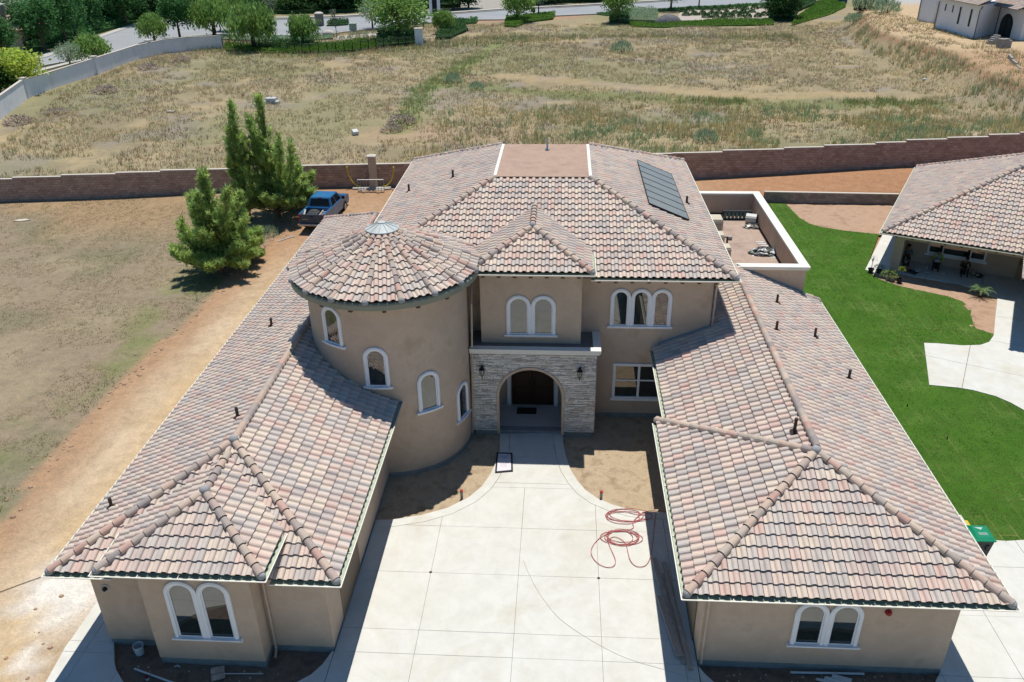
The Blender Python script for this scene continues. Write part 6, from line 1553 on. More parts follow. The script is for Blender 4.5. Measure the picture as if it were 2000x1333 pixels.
tk('number_plate', lambda mb: mb.box(-.17, .17, -.172, -.1605, .44, .55), [capm], bp_)
tk('number_plate_digits', lambda mb: [mb.box(-.14+k*.042, -.115+k*.042, -.1745, -.1722, .47, .52) for k in range(7)], [blackmetal], bp_)
dgl = pm('dark_tint', [(.008, .01, .012, 1)], 2, .05)
def lerp3(a, b, t): return tuple(a[i]+(b[i]-a[i])*t for i in range(3))
def pane(b0, b1, t1, t0, off, inx=.08, iny=.12):
    def f(mb):
        o = Vector(off)
        q = lambda s, r: Vector(lerp3(lerp3(b0, b1, s), lerp3(t0, t1, s), r))+o
        mb.poly([q(inx, iny), q(1-inx, iny), q(1-inx, 1-iny*.6), q(inx, 1-iny*.6)])
    return f
tk('rear_window', pane((-.92, 1.8, 1.22), (.92, 1.8, 1.22), (.76, 2.06, 1.8), (-.76, 2.06, 1.8), (0, -.008, .004)), [dgl])
tk('windscreen', pane((.92, 4.3, 1.2), (-.92, 4.3, 1.2), (-.76, 3.62, 1.8), (.76, 3.62, 1.8), (0, .008, .006)), [dgl])
for sx in (-1, 1):
    for y0_, y1_ in ((1.95, 2.9), (2.96, 4.0)):
        f0 = (y0_-1.8)/2.5; f1 = (y1_-1.8)/2.5
        B0, B1 = lerp3((sx*.92, 1.8, 1.22), (sx*.92, 4.3, 1.2), f0), lerp3((sx*.92, 1.8, 1.22), (sx*.92, 4.3, 1.2), f1)
        T0, T1 = lerp3((sx*.76, 2.06, 1.8), (sx*.76, 3.62, 1.8), f0), lerp3((sx*.76, 2.06, 1.8), (sx*.76, 3.62, 1.8), f1)
        tk('side_window', pane(B0, B1, T1, T0, (sx*.008, 0, .003), .04, .1), [dgl])
    tk('mirror', lambda mb: mb.bbox(min(sx*.98, sx*1.2), max(sx*.98, sx*1.2), 3.9, 4.02, 1.18, 1.42, .02), [blackmetal])
    for yw in (.95, 4.55):
        wh_ = tk('wheel', lambda mb: mb.tube([(sx*.76, yw, .37), (sx*1.0, yw, .37)], .38, 20), [rubber])
        tk('rim', lambda mb: mb.tube([(sx*.9, yw, .37), (sx*1.008, yw, .37)], [.22, .24], 14), [al], wh_)
        def arch(mb):
            N = 10; c = []
            for i in range(N+1):
                a = PI*i/N; c.append((math.cos(a), math.sin(a)))
            for (p, q), (r_, s_) in zip(c[:-1], c[1:]): mb.poly([(sx*.975, yw+.39*p, .37+.39*q), (sx*.975, yw+.39*r_, .37+.39*s_), (sx*.975, yw+.47*r_, .37+.47*s_), (sx*.975, yw+.47*p, .37+.47*q)])
        tk('wheel_arch', arch, [blackmetal])
tk('brake_light', lambda mb: mb.box(-.16, .16, 2.05, 2.075, 1.81, 1.85), [redl])
# the load: each its own thing
def tkthing(name, label, cat, fn, mats):
    mb = MB(); mb.T = TK; fn(mb); return tag(mb.build(name, mats), label, cat)
tkthing('ladder_rack', 'white frame lying across the load in the truck bed', 'frame', lambda mb: [mb.tube([(.25, .3+k*.3, .86+.02*k), (.8, .3+k*.3, .98)], .035, 5) for k in range(5)] and mb.tube([(.3, .25, .9), (.3, 1.65, 1.02)], .04, 5) and mb.tube([(.76, .25, 1.0), (.76, 1.65, 1.08)], .04, 5), [capm])
tkthing('tool_crate', 'grey wire crate of tools in the truck bed', 'crate', lambda mb: [mb.bbox(-.55, .15, .35, 1.1, .7, .76, .01)]+[mb.tube([(-.55+k*.1, .35, .7), (-.55+k*.1, .35, 1.05), (-.55+k*.1, 1.1, 1.05), (-.55+k*.1, 1.1, .7)], .014, 4) for k in range(8)], [al])
tkthing('tool_bag', 'dark canvas bag behind the crate in the truck bed', 'bag', lambda mb: mb.lathe([(0, .42), (.22, .4), (.34, .28), (.36, .1), (.32, 0)], (-.3, 1.4, .7), 12, sx=1.3), [pm('canvas', [sc(96, 96, 88), sc(70, 72, 70)], 6, .9, .4, 20)])
tkthing('plank', 'cream plank leaning along the left side of the truck bed', 'plank', lambda mb: mb.add([(-.8, .15, .72), (-.68, .15, .72), (-.72, 1.0, 1.24), (-.84, 1.0, 1.24), (-.8, .15, .76), (-.68, .15, .76), (-.72, 1.0, 1.28), (-.84, 1.0, 1.28)], [(0, 1, 2, 3), (4, 5, 6, 7), (0, 1, 5, 4), (1, 2, 6, 5), (2, 3, 7, 6), (3, 0, 4, 7)]), [acm])
tkthing('plastic_bag', 'small white bag in the rear corner of the truck bed', 'bag', lambda mb: mb.lathe([(0, .24), (.1, .22), (.15, .1), (.13, 0)], (-.72, .2, .7), 10), [plast[2]])
# ---------------- slab, rail and yellow pipes by the wall ----------------
yel = pm('yellow_pipe', [sc(240, 214, 60)], 3, .4)
xa, ya = (-16.98, 63.34); xb, yb = (-13.90, 63.39); zb_ = gh((xa+xb)/2, ya)
tag(MB().bbox(xa, xb, ya, ya+.55, zb_-.1, zb_+.14, .02).build('concrete_plinth', kerbm), 'long white concrete plinth in front of the tan pillar', 'plinth')
for sg_, xx, lab in ((-1, xa+.1, 'yellow pipe curving up from the plinth on the pine tree side'), (1, xb-.1, 'yellow pipe curving up from the plinth on the house side')):
    pts = []
    for i in range(13):
        a = PI*.52*i/12; pts.append((xx+sg_*(-.75+1.35*math.sin(a))*.75, ya+.35, zb_+.18+1.55*(1-math.cos(a))))
    tag(MB().tube(pts, .05, 8).build('yellow_pipe', yel, smooth=True), lab, 'pipe')
rx0, rx1, ry = *[(-16.39, 62.94)[0], (-14.31, 62.97)[0]], (-15.35, 62.95)[1]
rl_ = thing('metal_rail', 'pale metal railing section standing in the dirt before the plinth', 'railing', ((rx0+rx1)/2, ry, zb_))
MB().tube([(rx0, ry, zb_+.95), (rx1, ry+.1, zb_+.95)], .03, 6).build('top_rail', al, rl_); MB().tube([(rx0, ry, zb_+.12), (rx1, ry+.1, zb_+.12)], .025, 6).build('bottom_rail', al, rl_)
for k in range(10):
    x = rx0+(rx1-rx0)*k/9; MB().tube([(x, ry+.1*k/9, zb_-.1), (x, ry+.1*k/9, zb_+.95)], .022, 5).build('bar', al, rl_)
for k in range(7):
    x = rx0+.2+(rx1-rx0)*k/7; y = ry-.25+R.uniform(-.1, .1); tag(MB().lathe([(0, .16), (.1, .13), (.16, .04), (.14, -.05)], (x, y, gh(x, y)), 8, sx=R.uniform(.8, 1.3)).build('dirt_clod', redsoil, smooth=True), 'brown dirt clod at the foot of the metal railing', 'clod', 'dirt clods by the railing')
# ---------------- bins by the right wing ----------------
bx, by = 14.66, 22.95
wb_ = thing('wheeled_bin', 'black wheeled bin with green lid at the corner of the lawn', 'bin', (bx, by, 0))
blkp = pm('black_plastic', [sc(58, 60, 62)], 2, .45); grnp = pm('green_lid', [sc(30, 160, 118), sc(26, 146, 106)], 2, .35, 0, 30, .06)
mb = MB(); t_ = [(bx-.32, by-.36, 1.0), (bx+.32, by-.36, 1.0), (bx+.32, by+.4, 1.0), (bx-.32, by+.4, 1.0)]; b_ = [(bx-.24, by-.26, .06), (bx+.24, by-.26, .06), (bx+.24, by+.3, .06), (bx-.24, by+.3, .06)]
[mb.poly([b_[i], b_[(i+1) % 4], t_[(i+1) % 4], t_[i]]) for i in range(4)]; mb.poly(b_[::-1]); mb.poly(t_)
mb.box(bx-.14, bx+.14, by-.345, by-.3, .34, .40); mb.box(bx+.1, bx+.2, by-.37, by-.32, .6, .8); mb.build('body', blkp, wb_)
lid = MB(); lid.bbox(bx-.36, bx+.36, by-.42, by+.42, 1.0, 1.05, .02)
lid.add([(bx-.31, by-.36, 1.05), (bx+.31, by-.36, 1.05), (bx+.31, by+.38, 1.05), (bx-.31, by+.38, 1.05), (bx-.24, by-.26, 1.10), (bx+.24, by-.26, 1.10), (bx+.24, by+.3, 1.12), (bx-.24, by+.3, 1.12)], [(0, 1, 5, 4), (1, 2, 6, 5), (2, 3, 7, 6), (3, 0, 4, 7), (4, 5, 6, 7)])
lo_ = lid.build('lid', grnp, wb_)
pale = pm('lid_print', [sc(200, 226, 214)], 3, .5)
mb = MB(); mb.poly([(bx-.17, by+.22, 1.124), (bx+.13, by+.22, 1.124), (bx+.02, by+.09, 1.119)]); [mb.box(bx-.13+.05*k, bx-.095+.05*k, by-.17+.05*j, by-.14+.05*j, 1.10, 1.1165) for k in range(6) for j in range(3)]; mb.build('lid_marking', pale, lo_)
for sx in (-1, 1): MB().tube([(bx+sx*.22, by+.34, .11), (bx+sx*.29, by+.34, .11)], .11, 12).build('wheel', rubber, wb_)
MB().tube([(bx-.3, by+.46, .96), (bx+.3, by+.46, .96)], .02, 6).build('handle', blkp, wb_)
sx_, sy_ = (14.14, 23.51)
yb_ = thing('storage_box', 'pale cream box with yellow edge between the green lid bin and the eave', 'box', (sx_, sy_, 0))
MB().bbox(sx_-.36, sx_+.3, sy_-.4, sy_+.4, 0, .95, .03).build('body', acm, yb_); MB().bbox(sx_-.4, sx_+.28, sy_-.45, sy_+.45, .95, 1.02, .02).build('lid', capm, yb_); MB().box(sx_+.301, sx_+.4, sy_-.35, sy_+.2, .5, .97).build('handle', yel, yb_)
# ---------------- the courtyard ----------------
# lettered board lying on the walk
x0_, y0_ = (-2.59, 27.03); x1_, y1_ = (-1.86, 27.16); x2_, y2_ = (-1.96, 28.45); x3_, y3_ = (-2.63, 28.46)
sb_ = thing('notice_board', 'black framed white board lying at the edge of the walk', 'board', ((x0_+x1_)/2, (y0_+y2_)/2, 0))
MB().prism([(x0_, y0_), (x1_, y1_), (x2_, y2_), (x3_, y3_)], .004, .03).build('frame', blackmetal, sb_)
cxb, cyb = (x0_+x1_+x2_+x3_)/4, (y0_+y1_+y2_+y3_)/4
inn_ = [(cxb+(px-cxb)*.8, cyb+(py-cyb)*.86) for px, py in ((x0_, y0_), (x1_, y1_), (x2_, y2_), (x3_, y3_))]
MB().prism(inn_, .03, .034).build('sheet', pm('printed_sheet', [sc(246, 244, 252)], 3, .6), sb_)
mb = MB()
lw = .012
for pts in ([(-.28, .42), (.05, .42), (.18, .52), (.28, .44)], [(-.22, .34), (.1, .36), (.26, .33)], [(-.1, .28), (.08, .29)]):
    for (a, b), (c, d) in zip(pts[:-1], pts[1:]): mb.tube([(cxb+a, cyb+b, .036), (cxb+c, cyb+d, .036)], lw*.7, 4)
mb.build('drawing_lines', pm('ink_blue', [sc(90, 90, 150)], 3, .8), sb_)
mb = MB()
for k in range(5): mb.box(cxb-.16+.03*(k % 2), cxb+.12, cyb-.02-.07*k, cyb-.0-.07*k, .034, .0355)
mb.build('faint_text', pm('ink_pink', [sc(226, 200, 208)], 3, .8), sb_)
# cleanout pipes
pvc = pm('grey_pvc', [sc(168, 168, 166)], 3, .5); redc = pm('red_cap', [sc(196, 60, 50)], 3, .5)
for (x, y), lab in (((-3.78, 25.46), 'grey cleanout pipe with red cap in the bed below the tower'), ((1.68, 25.63), 'grey cleanout pipe with red cap in the bed beside the right wing')):
    t_ = thing('cleanout_pipe', lab, 'pipe', (x, y, -.1)); MB().tube([(x, y, -.2), (x, y, .26)], .055, 10).build('pipe', pvc, t_); MB().tube([(x, y, .26), (x, y, .33)], .062, 10).build('cap', redc, t_)
# red air hose
hose = pm('red_hose', [sc(224, 128, 128), sc(212, 112, 114)], 4, .6, 0, 30, .1)
hp = []
def circ(cx, cy, rx, ry, a0, a1, n, jit=.0): return [(cx+rx*math.cos(a0+(a1-a0)*i/n)+R.uniform(-jit, jit), cy+ry*math.sin(a0+(a1-a0)*i/n)+R.uniform(-jit, jit)) for i in range(n+1)]
c1 = (2.57, 24.54); c2 = (2.18, 23.37)
P_ = [(4.2, 24.85), (3.52, 24.91), (3.12, 24.77)]
for k in range(4): P_ += circ(c1[0]+R.uniform(-.12, .25), c1[1]+R.uniform(-.1, .1), .62+R.uniform(-.2, .2), .3+R.uniform(-.05, .1), .6, .6+2*PI*.97, 16)
P_ += [(2.76, 24.19), (2.87, 23.88), (2.38, 23.66)]
for k in range(5): P_ += circ(c2[0]+R.uniform(-.1, .25), c2[1]+R.uniform(-.08, .1), .62+R.uniform(-.18, .12), .34+R.uniform(-.06, .08), 2.2, 2.2+2*PI*.96, 16)
P_ += [(1.91, 23.59), (1.56, 23.32), (1.29, 22.92), (1.19, 22.52), (1.27, 22.21), (1.44, 21.93), (1.68, 21.79), (1.92, 21.78), (2.05, 21.94), (2.06, 22.19), (1.97, 22.55), (1.86, 22.95), (1.84, 23.22), (2.09, 23.43), (2.48, 23.11), (2.52, 22.63), (2.56, 22.16), (2.72, 21.89), (2.93, 21.83), (3.14, 21.96), (3.29, 22.30), (3.39, 22.75), (3.50, 23.43), (3.64, 24.29), (3.73, 24.80)]
def smooth(P_, it=2):
    for _ in range(it):
        Q_ = [P_[0]]
        for a, b in zip(P_[:-1], P_[1:]): Q_ += [(a[0]*.75+b[0]*.25, a[1]*.75+b[1]*.25), (a[0]*.25+b[0]*.75, a[1]*.25+b[1]*.75)]
        P_ = Q_+[P_[-1]]
    return P_
S_ = smooth(P_, 2)
tag(MB().tube([(x, y, .018+.02*abs(math.sin(i*.37))) for i, (x, y) in enumerate(S_)], .0125, 5).build('air_hose', hose, smooth=True), 'red hose tangled in coils on the driveway by the right wing', 'hose')
# thin cord across the drive
cP = smooth([(-1.19, 22.02), (-1.03, 21.52), (-0.75, 20.80), (-0.39, 20.11), (0.03, 19.46), (0.40, 19.09), (0.88, 18.70), (1.43, 18.31), (1.97, 17.98), (2.50, 17.75), (3.33, 17.51), (3.99, 17.26), (4.49, 17.08)], 2)
tag(MB().tube([(x, y, .008) for x, y in cP], .0045, 4).build('thin_cord', pm('tan_cord', [sc(214, 206, 176)], 4, .8)), 'thin pale cord lying across the driveway', 'cord')
for b_ in ((-4.39, 21.29), (1.44, 21.27)): tag(MB().lathe([(.055, .0), (.055, .006), (0, .007)], (*b_, .002), 12).build('drain_cap', brownw), 'small round drain cap at a driveway joint', 'drain', 'driveway drain caps')
tag(MB().tube([(*p, -.07) for p in smooth([(-19.81, 19.28), (-19.04, 19.76), (-18.55, 20.15), (-17.97, 20.57), (-17.53, 20.95)], 2)], .012, 5).build('black_cable', blackmetal), 'thin black cable lying across the dirt by the left wing corner', 'cable')
# planks stacked along the right wing wall
pw = pm('weathered_planks', [sc(226, 208, 192), sc(200, 182, 166), sc(236, 226, 214)], 4, .9, .3, 30, .2, 20, vs=(4, .6, 4))
for (xa, ya, xb, yb, w_, z0_, lab) in ((3.92, 21.55, 4.02, 17.75, .2, 0, 'long weathered plank on the outer edge of the stack by the right wing'), (3.76, 22.25, 3.86, 18.6, .18, .05, 'weathered plank lying on top of the outer plank'), (3.78, 20.4, 3.9, 17.95, .22, .1, 'short greyed plank uppermost on the outer pile'), (4.1, 22.1, 4.18, 17.5, .15, 0, 'long dark plank against the right wing wall'), (4.09, 21.6, 4.17, 17.55, .14, .05, 'dark plank resting on the plank against the wall')):
    A, B = Vector((xa-.35, ya)), Vector((xb-.1, yb)); t_ = (B-A).normalized(); n_ = Vector((-t_.y, t_.x))*w_/2
    tag(MB().prism([tuple(A+n_), tuple(B+n_), tuple(B-n_), tuple(A-n_)], z0_+.004, z0_+.052).build('plank', pw), lab, 'plank')
# front-left bed: bucket, cup, pieces
x, y = (-13.01, 17.44)
bk2 = thing('bucket', 'white plastic bucket standing in the shaded bed before the left wing', 'bucket', (x, y, -.1)); wp_ = pm('white_plastic', [sc(232, 240, 244)], 3, .4)
MB().lathe([(.0, 0.02), (.125, 0), (.15, .36), (.162, .36), (.162, .32), (.155, .32)], (x, y, -.1), 18).lathe([(.148, .36), (.12, .03), (0, .03)], (x, y, -.1), 18).build('body', wp_, bk2)
MB().tube([(x-.16, y, .23), (x-.1, y-.15, .12), (x, y-.19, .08), (x+.1, y-.15, .12), (x+.16, y, .23)], .006, 5).build('handle', al, bk2)
x, y = (-12.32, 16.47); cp_ = thing('cup', 'small white cup with dark red rim lying in the shaded bed', 'cup', (x, y, -.1)); MB().lathe([(0, 0), (.045, 0), (.06, .14), (.05, .14)], (x, y, -.1), 12).build('body', wp_, cp_); MB().lathe([(.062, .12), (.064, .165), (.0, .17)], (x, y, -.1), 12).build('lid', pm('maroon', [sc(120, 30, 60)], 3, .5), cp_)
def stick(px0, px1, r, mat, name, label, cat='pipe', z=-.03): tag(MB().tube([(*px0, z), (*px1, z)], r, 6).build(name, mat), label, cat)
stick((-12.88, 16.80), (-11.24, 16.28), .03, wp_, 'white_pipe', 'long white pipe lying in the shaded bed near the bucket')
stick((-10.05, 16.75), (-8.85, 16.81), .014, wp_, 'white_rod', 'thin white rod beside the wooden pieces in the shaded bed')
tag(MB().tube([(*(-11.69, 16.96), -.06), (*(-11.61, 17.00), -.05), (*(-11.52, 16.96), -.06)], .02, 5).build('pipe_offcut', wp_), 'short curved white offcut in the bed below the arched bay window', 'offcut')
for (pp, lab) in (([(-10.53, 16.92), (-10.15, 17.05), (-10.06, 16.82), (-10.44, 16.69)], 'flat grey wooden piece nearest the bay wall in the bed'), ([(-10.41, 16.66), (-10.04, 16.81), (-9.97, 16.62), (-10.33, 16.47)], 'flat grey wooden piece beside the first in the bed')): tag(MB().prism(pp, -.06, -.02).build('wood_piece', pw), lab, 'wood')
# right front bed
stick((7.07, 17.63), (9.25, 17.68), .035, wp_, 'white_pipe', 'long white pipe lying along the right wing front wall')
for i, (pp, lab) in enumerate((([(7.80, 17.48), (8.65, 17.32), (8.54, 17.19), (7.76, 17.41)], 'white board under the others in the front bed'), ([(8.07, 17.53), (8.60, 17.41), (8.53, 17.26), (8.00, 17.44)], 'white board in the middle of the small pile'), ([(8.30, 17.60), (8.82, 17.44), (8.74, 17.27), (8.24, 17.50)], 'white board on top of the small pile'))): tag(MB().prism(pp, -.07+.03*i, -.045+.03*i).build('white_board', wp_), lab, 'board')
# loose stones in the beds
for poly_, n_, bz_, bs_ in (([(-6.3, 24.4), (-3.2, 26.2), (-3.4, 28.8), (-6.4, 26.5)], 40, -.1, 3), ([(1.0, 27.5), (4.1, 25.4), (4.1, 29.5), (1.4, 29.4)], 90, -.1, 9), ([(-13.3, 15.8), (-7.6, 15.9), (-7.6, 17.0), (-13.6, 17)], 40, -.12, 21), ([(5.2, 16.9), (11, 16.9), (11, 17.7), (5, 17.7)], 50, -.12, 33)):
    rock = MB()
    xs_ = [p[0] for p in poly_]; ys_ = [p[1] for p in poly_]; k = 0
    while k < n_:
        x, y = R.uniform(min(xs_), max(xs_)), R.uniform(min(ys_), max(ys_))
        if not inpoly(np.array([x]), np.array([y]), poly_)[0]: continue
        s_ = R.uniform(.012, .035); rock.lathe([(0, s_*.9), (s_*.8, s_*.6), (s_*1.1, 0), (s_*.6, -s_*.5)], (x, y, bz_+(float(fbm(np.array([x+bs_]), np.array([y]), 1.6, 4)[0])-.5)*.14), 6, sx=R.uniform(.7, 1.4)); k += 1
    tag(rock.build('loose_stones', pm('stone_bits', [sc(232, 216, 194), sc(206, 186, 162)], 9, 1) if 'stone_bits' not in MATS else MATS['stone_bits'], kind='stuff'), 'loose small stones scattered in the planting bed', 'stones')
# ---------------- litter in the fields ----------------
x, y = (-35.57, 100.11); wr_ = MB()
for k in range(5): wr_.bbox(x-1.0+.62*(k % 3)+.3*(k//3), x-.42+.62*(k % 3)+.3*(k//3), y-.35-.03*k, y+.35+.02*k, gh(x, y)-.05+.36*(k//3), gh(x, y)+.29+.36*(k//3)+.01*k, .06)
tag(wr_.build('white_sacks', plast[2]), 'white sacks stacked in the middle of the dry field', 'sacks')
x, y = (-21.52, 83.76); w2 = MB(); w2.T = Matrix.Translation((x, y, gh(x, y)+.25)) @ Matrix.Rotation(.6, 4, 'Z') @ Matrix.Rotation(.35, 4, 'X'); w2.bbox(-.3, .3, -.3, .3, -.25, .25, .03); tag(w2.build('white_box', plast[2]), 'white box on the ground in the field by the brush heap', 'box')
x, y = (-40.90, 56.79); tag(MB().prism([(x-.5, y-.2), (x+.1, y-.3), (x+.7, y+.05), (x+.2, y+.3), (x-.3, y+.1)], gh(x, y)-.02, gh(x, y)+.07).build('cardboard', acm), 'flat tan cardboard lying on the dry lawn', 'cardboard')
x, y = (-45.97, 94.71); tag(MB().prism([(x-.5, y-.1), (x+.4, y-.15), (x+.5, y+.15), (x-.4, y+.2)], gh(x, y)+.05, gh(x, y)+.2).build('board_scrap', acm), 'pale board scrap in the grey part of the field', 'board')
x, y = (46.41, 112.41); tag(MB().lathe([(0, .3), (.2, .25), (.26, .05), (.2, -.05)], (x, y, gh(x, y)), 10).build('white_bag', plast[2], smooth=True), 'small white bag on the bare slope', 'bag')
x, y = (-19.61, 53.76); tag(MB().tube([(x-.35, y-.5, gh(x, y)+.05), (x+.4, y+.4, gh(x, y)+.06)], .03, 5).tube([(x+.2, y+.5, gh(x, y)+.06), (x+.6, y+.3, gh(x, y)+.06)], .03, 5).build('white_tee_pipe', wp_), 'thin white tee shaped pipe lying on the dirt track edge', 'pipe')
# sprinkler sprays are water; only the heads stand in the lawn
for b_ in ((15.94, 32.90), (16.68, 30.30)): tag(MB().tube([(*b_, -.05), (*b_, .1)], .025, 8).build('sprinkler', blackmetal), 'small sprinkler head standing in the green lawn', 'sprinkler', 'lawn sprinklers')
# ---------------- porch of the neighbour: plants and people ----------------
L_palm = leafmat('palm_leaves', [sc(120, 146, 92), sc(150, 174, 120)])
x, y = (24.51, 45.28); pr_ = thing('sago_palm', 'small spiky palm in the red soil bed before the porch', 'palm', (x, y, 0))
mb = MB(); mb.lathe([(0, .3), (.1, .26), (.14, .1), (.12, -.05)], (x, y, 0), 10); mb.build('trunk', bark, pr_)
for k in range(18):
    a = k*2.4; up_ = .55 if k < 9 else .85; L_ = .75 if k < 9 else .6; P1 = []
    for i in range(7):
        f = i/6; P1.append(Vector((x+math.cos(a)*L_*f*1.05, y+math.sin(a)*L_*f*1.05, .22+up_*(1.5*f-1.25*f*f))))
    v = []; f_ = []
    for i in range(6):
        c = P1[i].lerp(P1[i+1], .5); sd = Vector((-math.sin(a), math.cos(a), 0)); wd = .15*(1-abs(i-2.2)/5)
        for s in (-1, 1):
            for q in (0, .5):
                c2_ = P1[i].lerp(P1[i+1], q); v += [c2_, c2_+(P1[i+1]-P1[i])*.28, c2_+sd*s*wd+(P1[i+1]-P1[i])*.55+Vector((0, 0, -.03))]; b = len(v)-3; f_.append((b, b+1, b+2))
    mb = MB(); mb.add(v, f_); mb.tube(P1, .012, 4, caps=False); fr_ = mb.build('frond', L_palm, pr_); setcol(fr_.data, [(1, 1, 1)]*len(fr_.data.polygons))
pot = pm('dark_pot', [sc(66, 60, 56)], 3, .7); terra = pm('grey_pot', [sc(170, 160, 150)], 3, .7)
lf = [bush(L_yell, 260, .14), bush(leafmat('rose_leaves', [sc(110, 60, 66), sc(90, 110, 70), sc(140, 90, 84)]), 160, .10, 1.2), bush(L_dark, 240, .14)]
for (px, r_, h_, pi, pm_, lab) in (((20.03, 47.56), .5, .55, 0, terra, 'leafy yellow green potted plant at the edge of the porch bed'), ((20.55, 47.18), .22, .9, 0, pot, 'tall thin potted sapling beside the leafy potted plant'), ((19.31, 48.66), .3, .9, 1, pot, 'red flowering potted plant at the lawn end of the side path'), ((19.76, 48.51), .42, .5, 2, pot, 'dark leafy potted plant beside the red flowering one'), ((20.20, 47.41), .16, .25, 2, terra, 'small pale pot with sprout between the larger pots')):
    x, y = px; t_ = thing('potted_plant', lab, 'plant', (x, y, 0))
    MB().lathe([(0, 0), (.12, 0), (.17, .28), (.19, .28), (.19, .24), (.15, .24)], (x, y, -.03), 12).build('pot', pm_, t_)
    src = lf[pi]
    for ch in src.children:
        c = ch.copy(); COL.objects.link(c); c.parent = t_; c.location = (0, 0, .24 if h_ < .85 else .75); c.scale = (r_, r_, h_*.8 if h_ < .85 else .35)
    if h_ >= .85: MB().tube([(x, y, .2), (x+.05, y+.03, 1.0)], .018, 5).build('stem', bark, t_)
for s_ in lf:
    for ch in list(s_.children): bpy.data.objects.remove(ch)
    bpy.data.objects.remove(s_)
# people resting on the porch
skin = pm('skin', [sc(176, 128, 100)], 3, .6, 0, 30, .05); hairm = pm('dark_hair', [sc(44, 36, 32)], 4, .7); shoe = pm('dark_shoes', [sc(54, 48, 46)], 3, .7)
def person(label, loc, rz, J, shirt, trousers, sleeves=None):
    root = thing('person', label, 'person', loc, None, rz)
    names = list(J); vs = [J[k][0] for k in names]; rad = [J[k][1] for k in names]
    E_ = [('pelvis', 'waist'), ('waist', 'chest'), ('chest', 'neck'), ('neck', 'jaw'), ('jaw', 'head'), ('head', 'crown')]
    for s in 'LR': E_ += [('chest', 'sh'+s), ('sh'+s, 'el'+s), ('el'+s, 'wr'+s), ('wr'+s, 'pa'+s), ('pelvis', 'hip'+s), ('hip'+s, 'kn'+s), ('kn'+s, 'an'+s), ('an'+s, 'toe'+s)]+[('pa'+s, 'f%d%s' % (i, s)) for i in range(5)]
    me = bpy.data.meshes.new('body'); me.from_pydata(vs, [(names.index(a), names.index(b)) for a, b in E_], [])
    o = bpy.data.objects.new('body', me); COL.objects.link(o)
    o.modifiers.new('skin', 'SKIN'); o.modifiers.new('sub', 'SUBSURF').levels = 1
    for i, r in enumerate(rad):
        sv_ = me.skin_vertices[0].data[i]; sv_.radius = r if isinstance(r, tuple) else (r, r); sv_.use_root = names[i] == 'pelvis'
    dg = bpy.context.evaluated_depsgraph_get(); ev = o.evaluated_get(dg); m2 = bpy.data.meshes.new_from_object(ev); bpy.data.objects.remove(o)
    seg = {'shirt': ['waist', 'chest'], 'sleeve': ['shL', 'shR', 'elL', 'elR'], 'pants': ['pelvis', 'hipL', 'hipR', 'knL', 'knR'], 'shoe': ['toeL', 'toeR', 'anL', 'anR'], 'skin': ['head', 'jaw', 'neck', 'crown', 'paL', 'paR', 'wrL', 'wrR']+['f%d%s' % (i, s) for i in range(5) for s in 'LR']}
    order = ['skin', 'shirt', 'sleeve', 'pants', 'shoe']; pts = [(Vector(J[k][0]), order.index(g)) for g in order for k in seg[g]]
    m2.materials.clear()
    for mt_ in (skin, shirt, sleeves or shirt, trousers, shoe): m2.materials.append(mt_)
    for p in m2.polygons:
        p.material_index = min(pts, key=lambda q: (q[0]-p.center).length)[1]; p.use_smooth = True
    b = bpy.data.objects.new('body', m2); COL.objects.link(b); b.parent = root; b.name = 'body'
    h = Vector(J['head'][0]); mb = MB(); mb.lathe([(0, .135), (.06, .125), (.10, .08), (.112, .02), (.1, -.03)], (h.x, h.y+.012, h.z+.02), 12); hr = mb.build('hair', hairm, root, True, world=False)
    f0 = h+Vector((0, -.1, 0)); mb = MB(); mb.add([(h.x-.014, f0.y+.01, h.z-.03), (h.x+.014, f0.y+.01, h.z-.03), (h.x, f0.y-.025, h.z-.03), (h.x, f0.y, h.z+.03)], [(0, 1, 2), (0, 2, 3), (1, 3, 2)]); mb.build('nose', skin, root, world=False)
    return root
def seated(seat, reach=.3, ht=.62, legs='bent', lean=.04, head=(0, 0)):
    J = {'pelvis': ((0, 0, seat+.08), .13), 'waist': ((0, -.01+lean*.2, seat+.25), .125), 'chest': ((0, -lean, seat+.43), (.17, .12)), 'neck': ((0, -lean*1.3, seat+.58), .055), 'jaw': ((0, -lean*1.6-.03+head[1]*.3, seat+.66), .07), 'head': ((head[0], -lean*1.8-.03+head[1], seat+.75), .098), 'crown': ((head[0], -lean*1.8-.01+head[1], seat+.83), .07)}
    for s, x in (('L', -1), ('R', 1)):
        J['sh'+s] = ((x*.19, -lean, seat+.5), .065); J['el'+s] = ((x*.28, -.1-lean, seat+.26), .048); J['wr'+s] = ((x*.12, -reach, ht-.02), .032); J['pa'+s] = ((x*.085, -reach-.06, ht), .036)
        for i in range(5): J['f%d%s' % (i, s)] = ((x*(.085-.03+.018*i)-(x*.035 if i == 4 else 0), -reach-.06-(.07, .085, .09, .08, .03)[i]-.0, ht-.015+(.03 if i == 4 else 0)), .0095)
        J['hip'+s] = ((x*.1, -.03, seat+.08), .095)
        if legs == 'bent': J['kn'+s] = ((x*.17, -.44, seat+.1), .068); J['an'+s] = ((x*.16, -.46, .09), .045); J['toe'+s] = ((x*.18, -.64, .045), .04)
        else: J['kn'+s] = ((x*.14, -.46, .16), .068); J['an'+s] = ((x*.15, -.88, .08), .045); J['toe'+s] = ((x*.17, -.93, .18), .04)
    return J
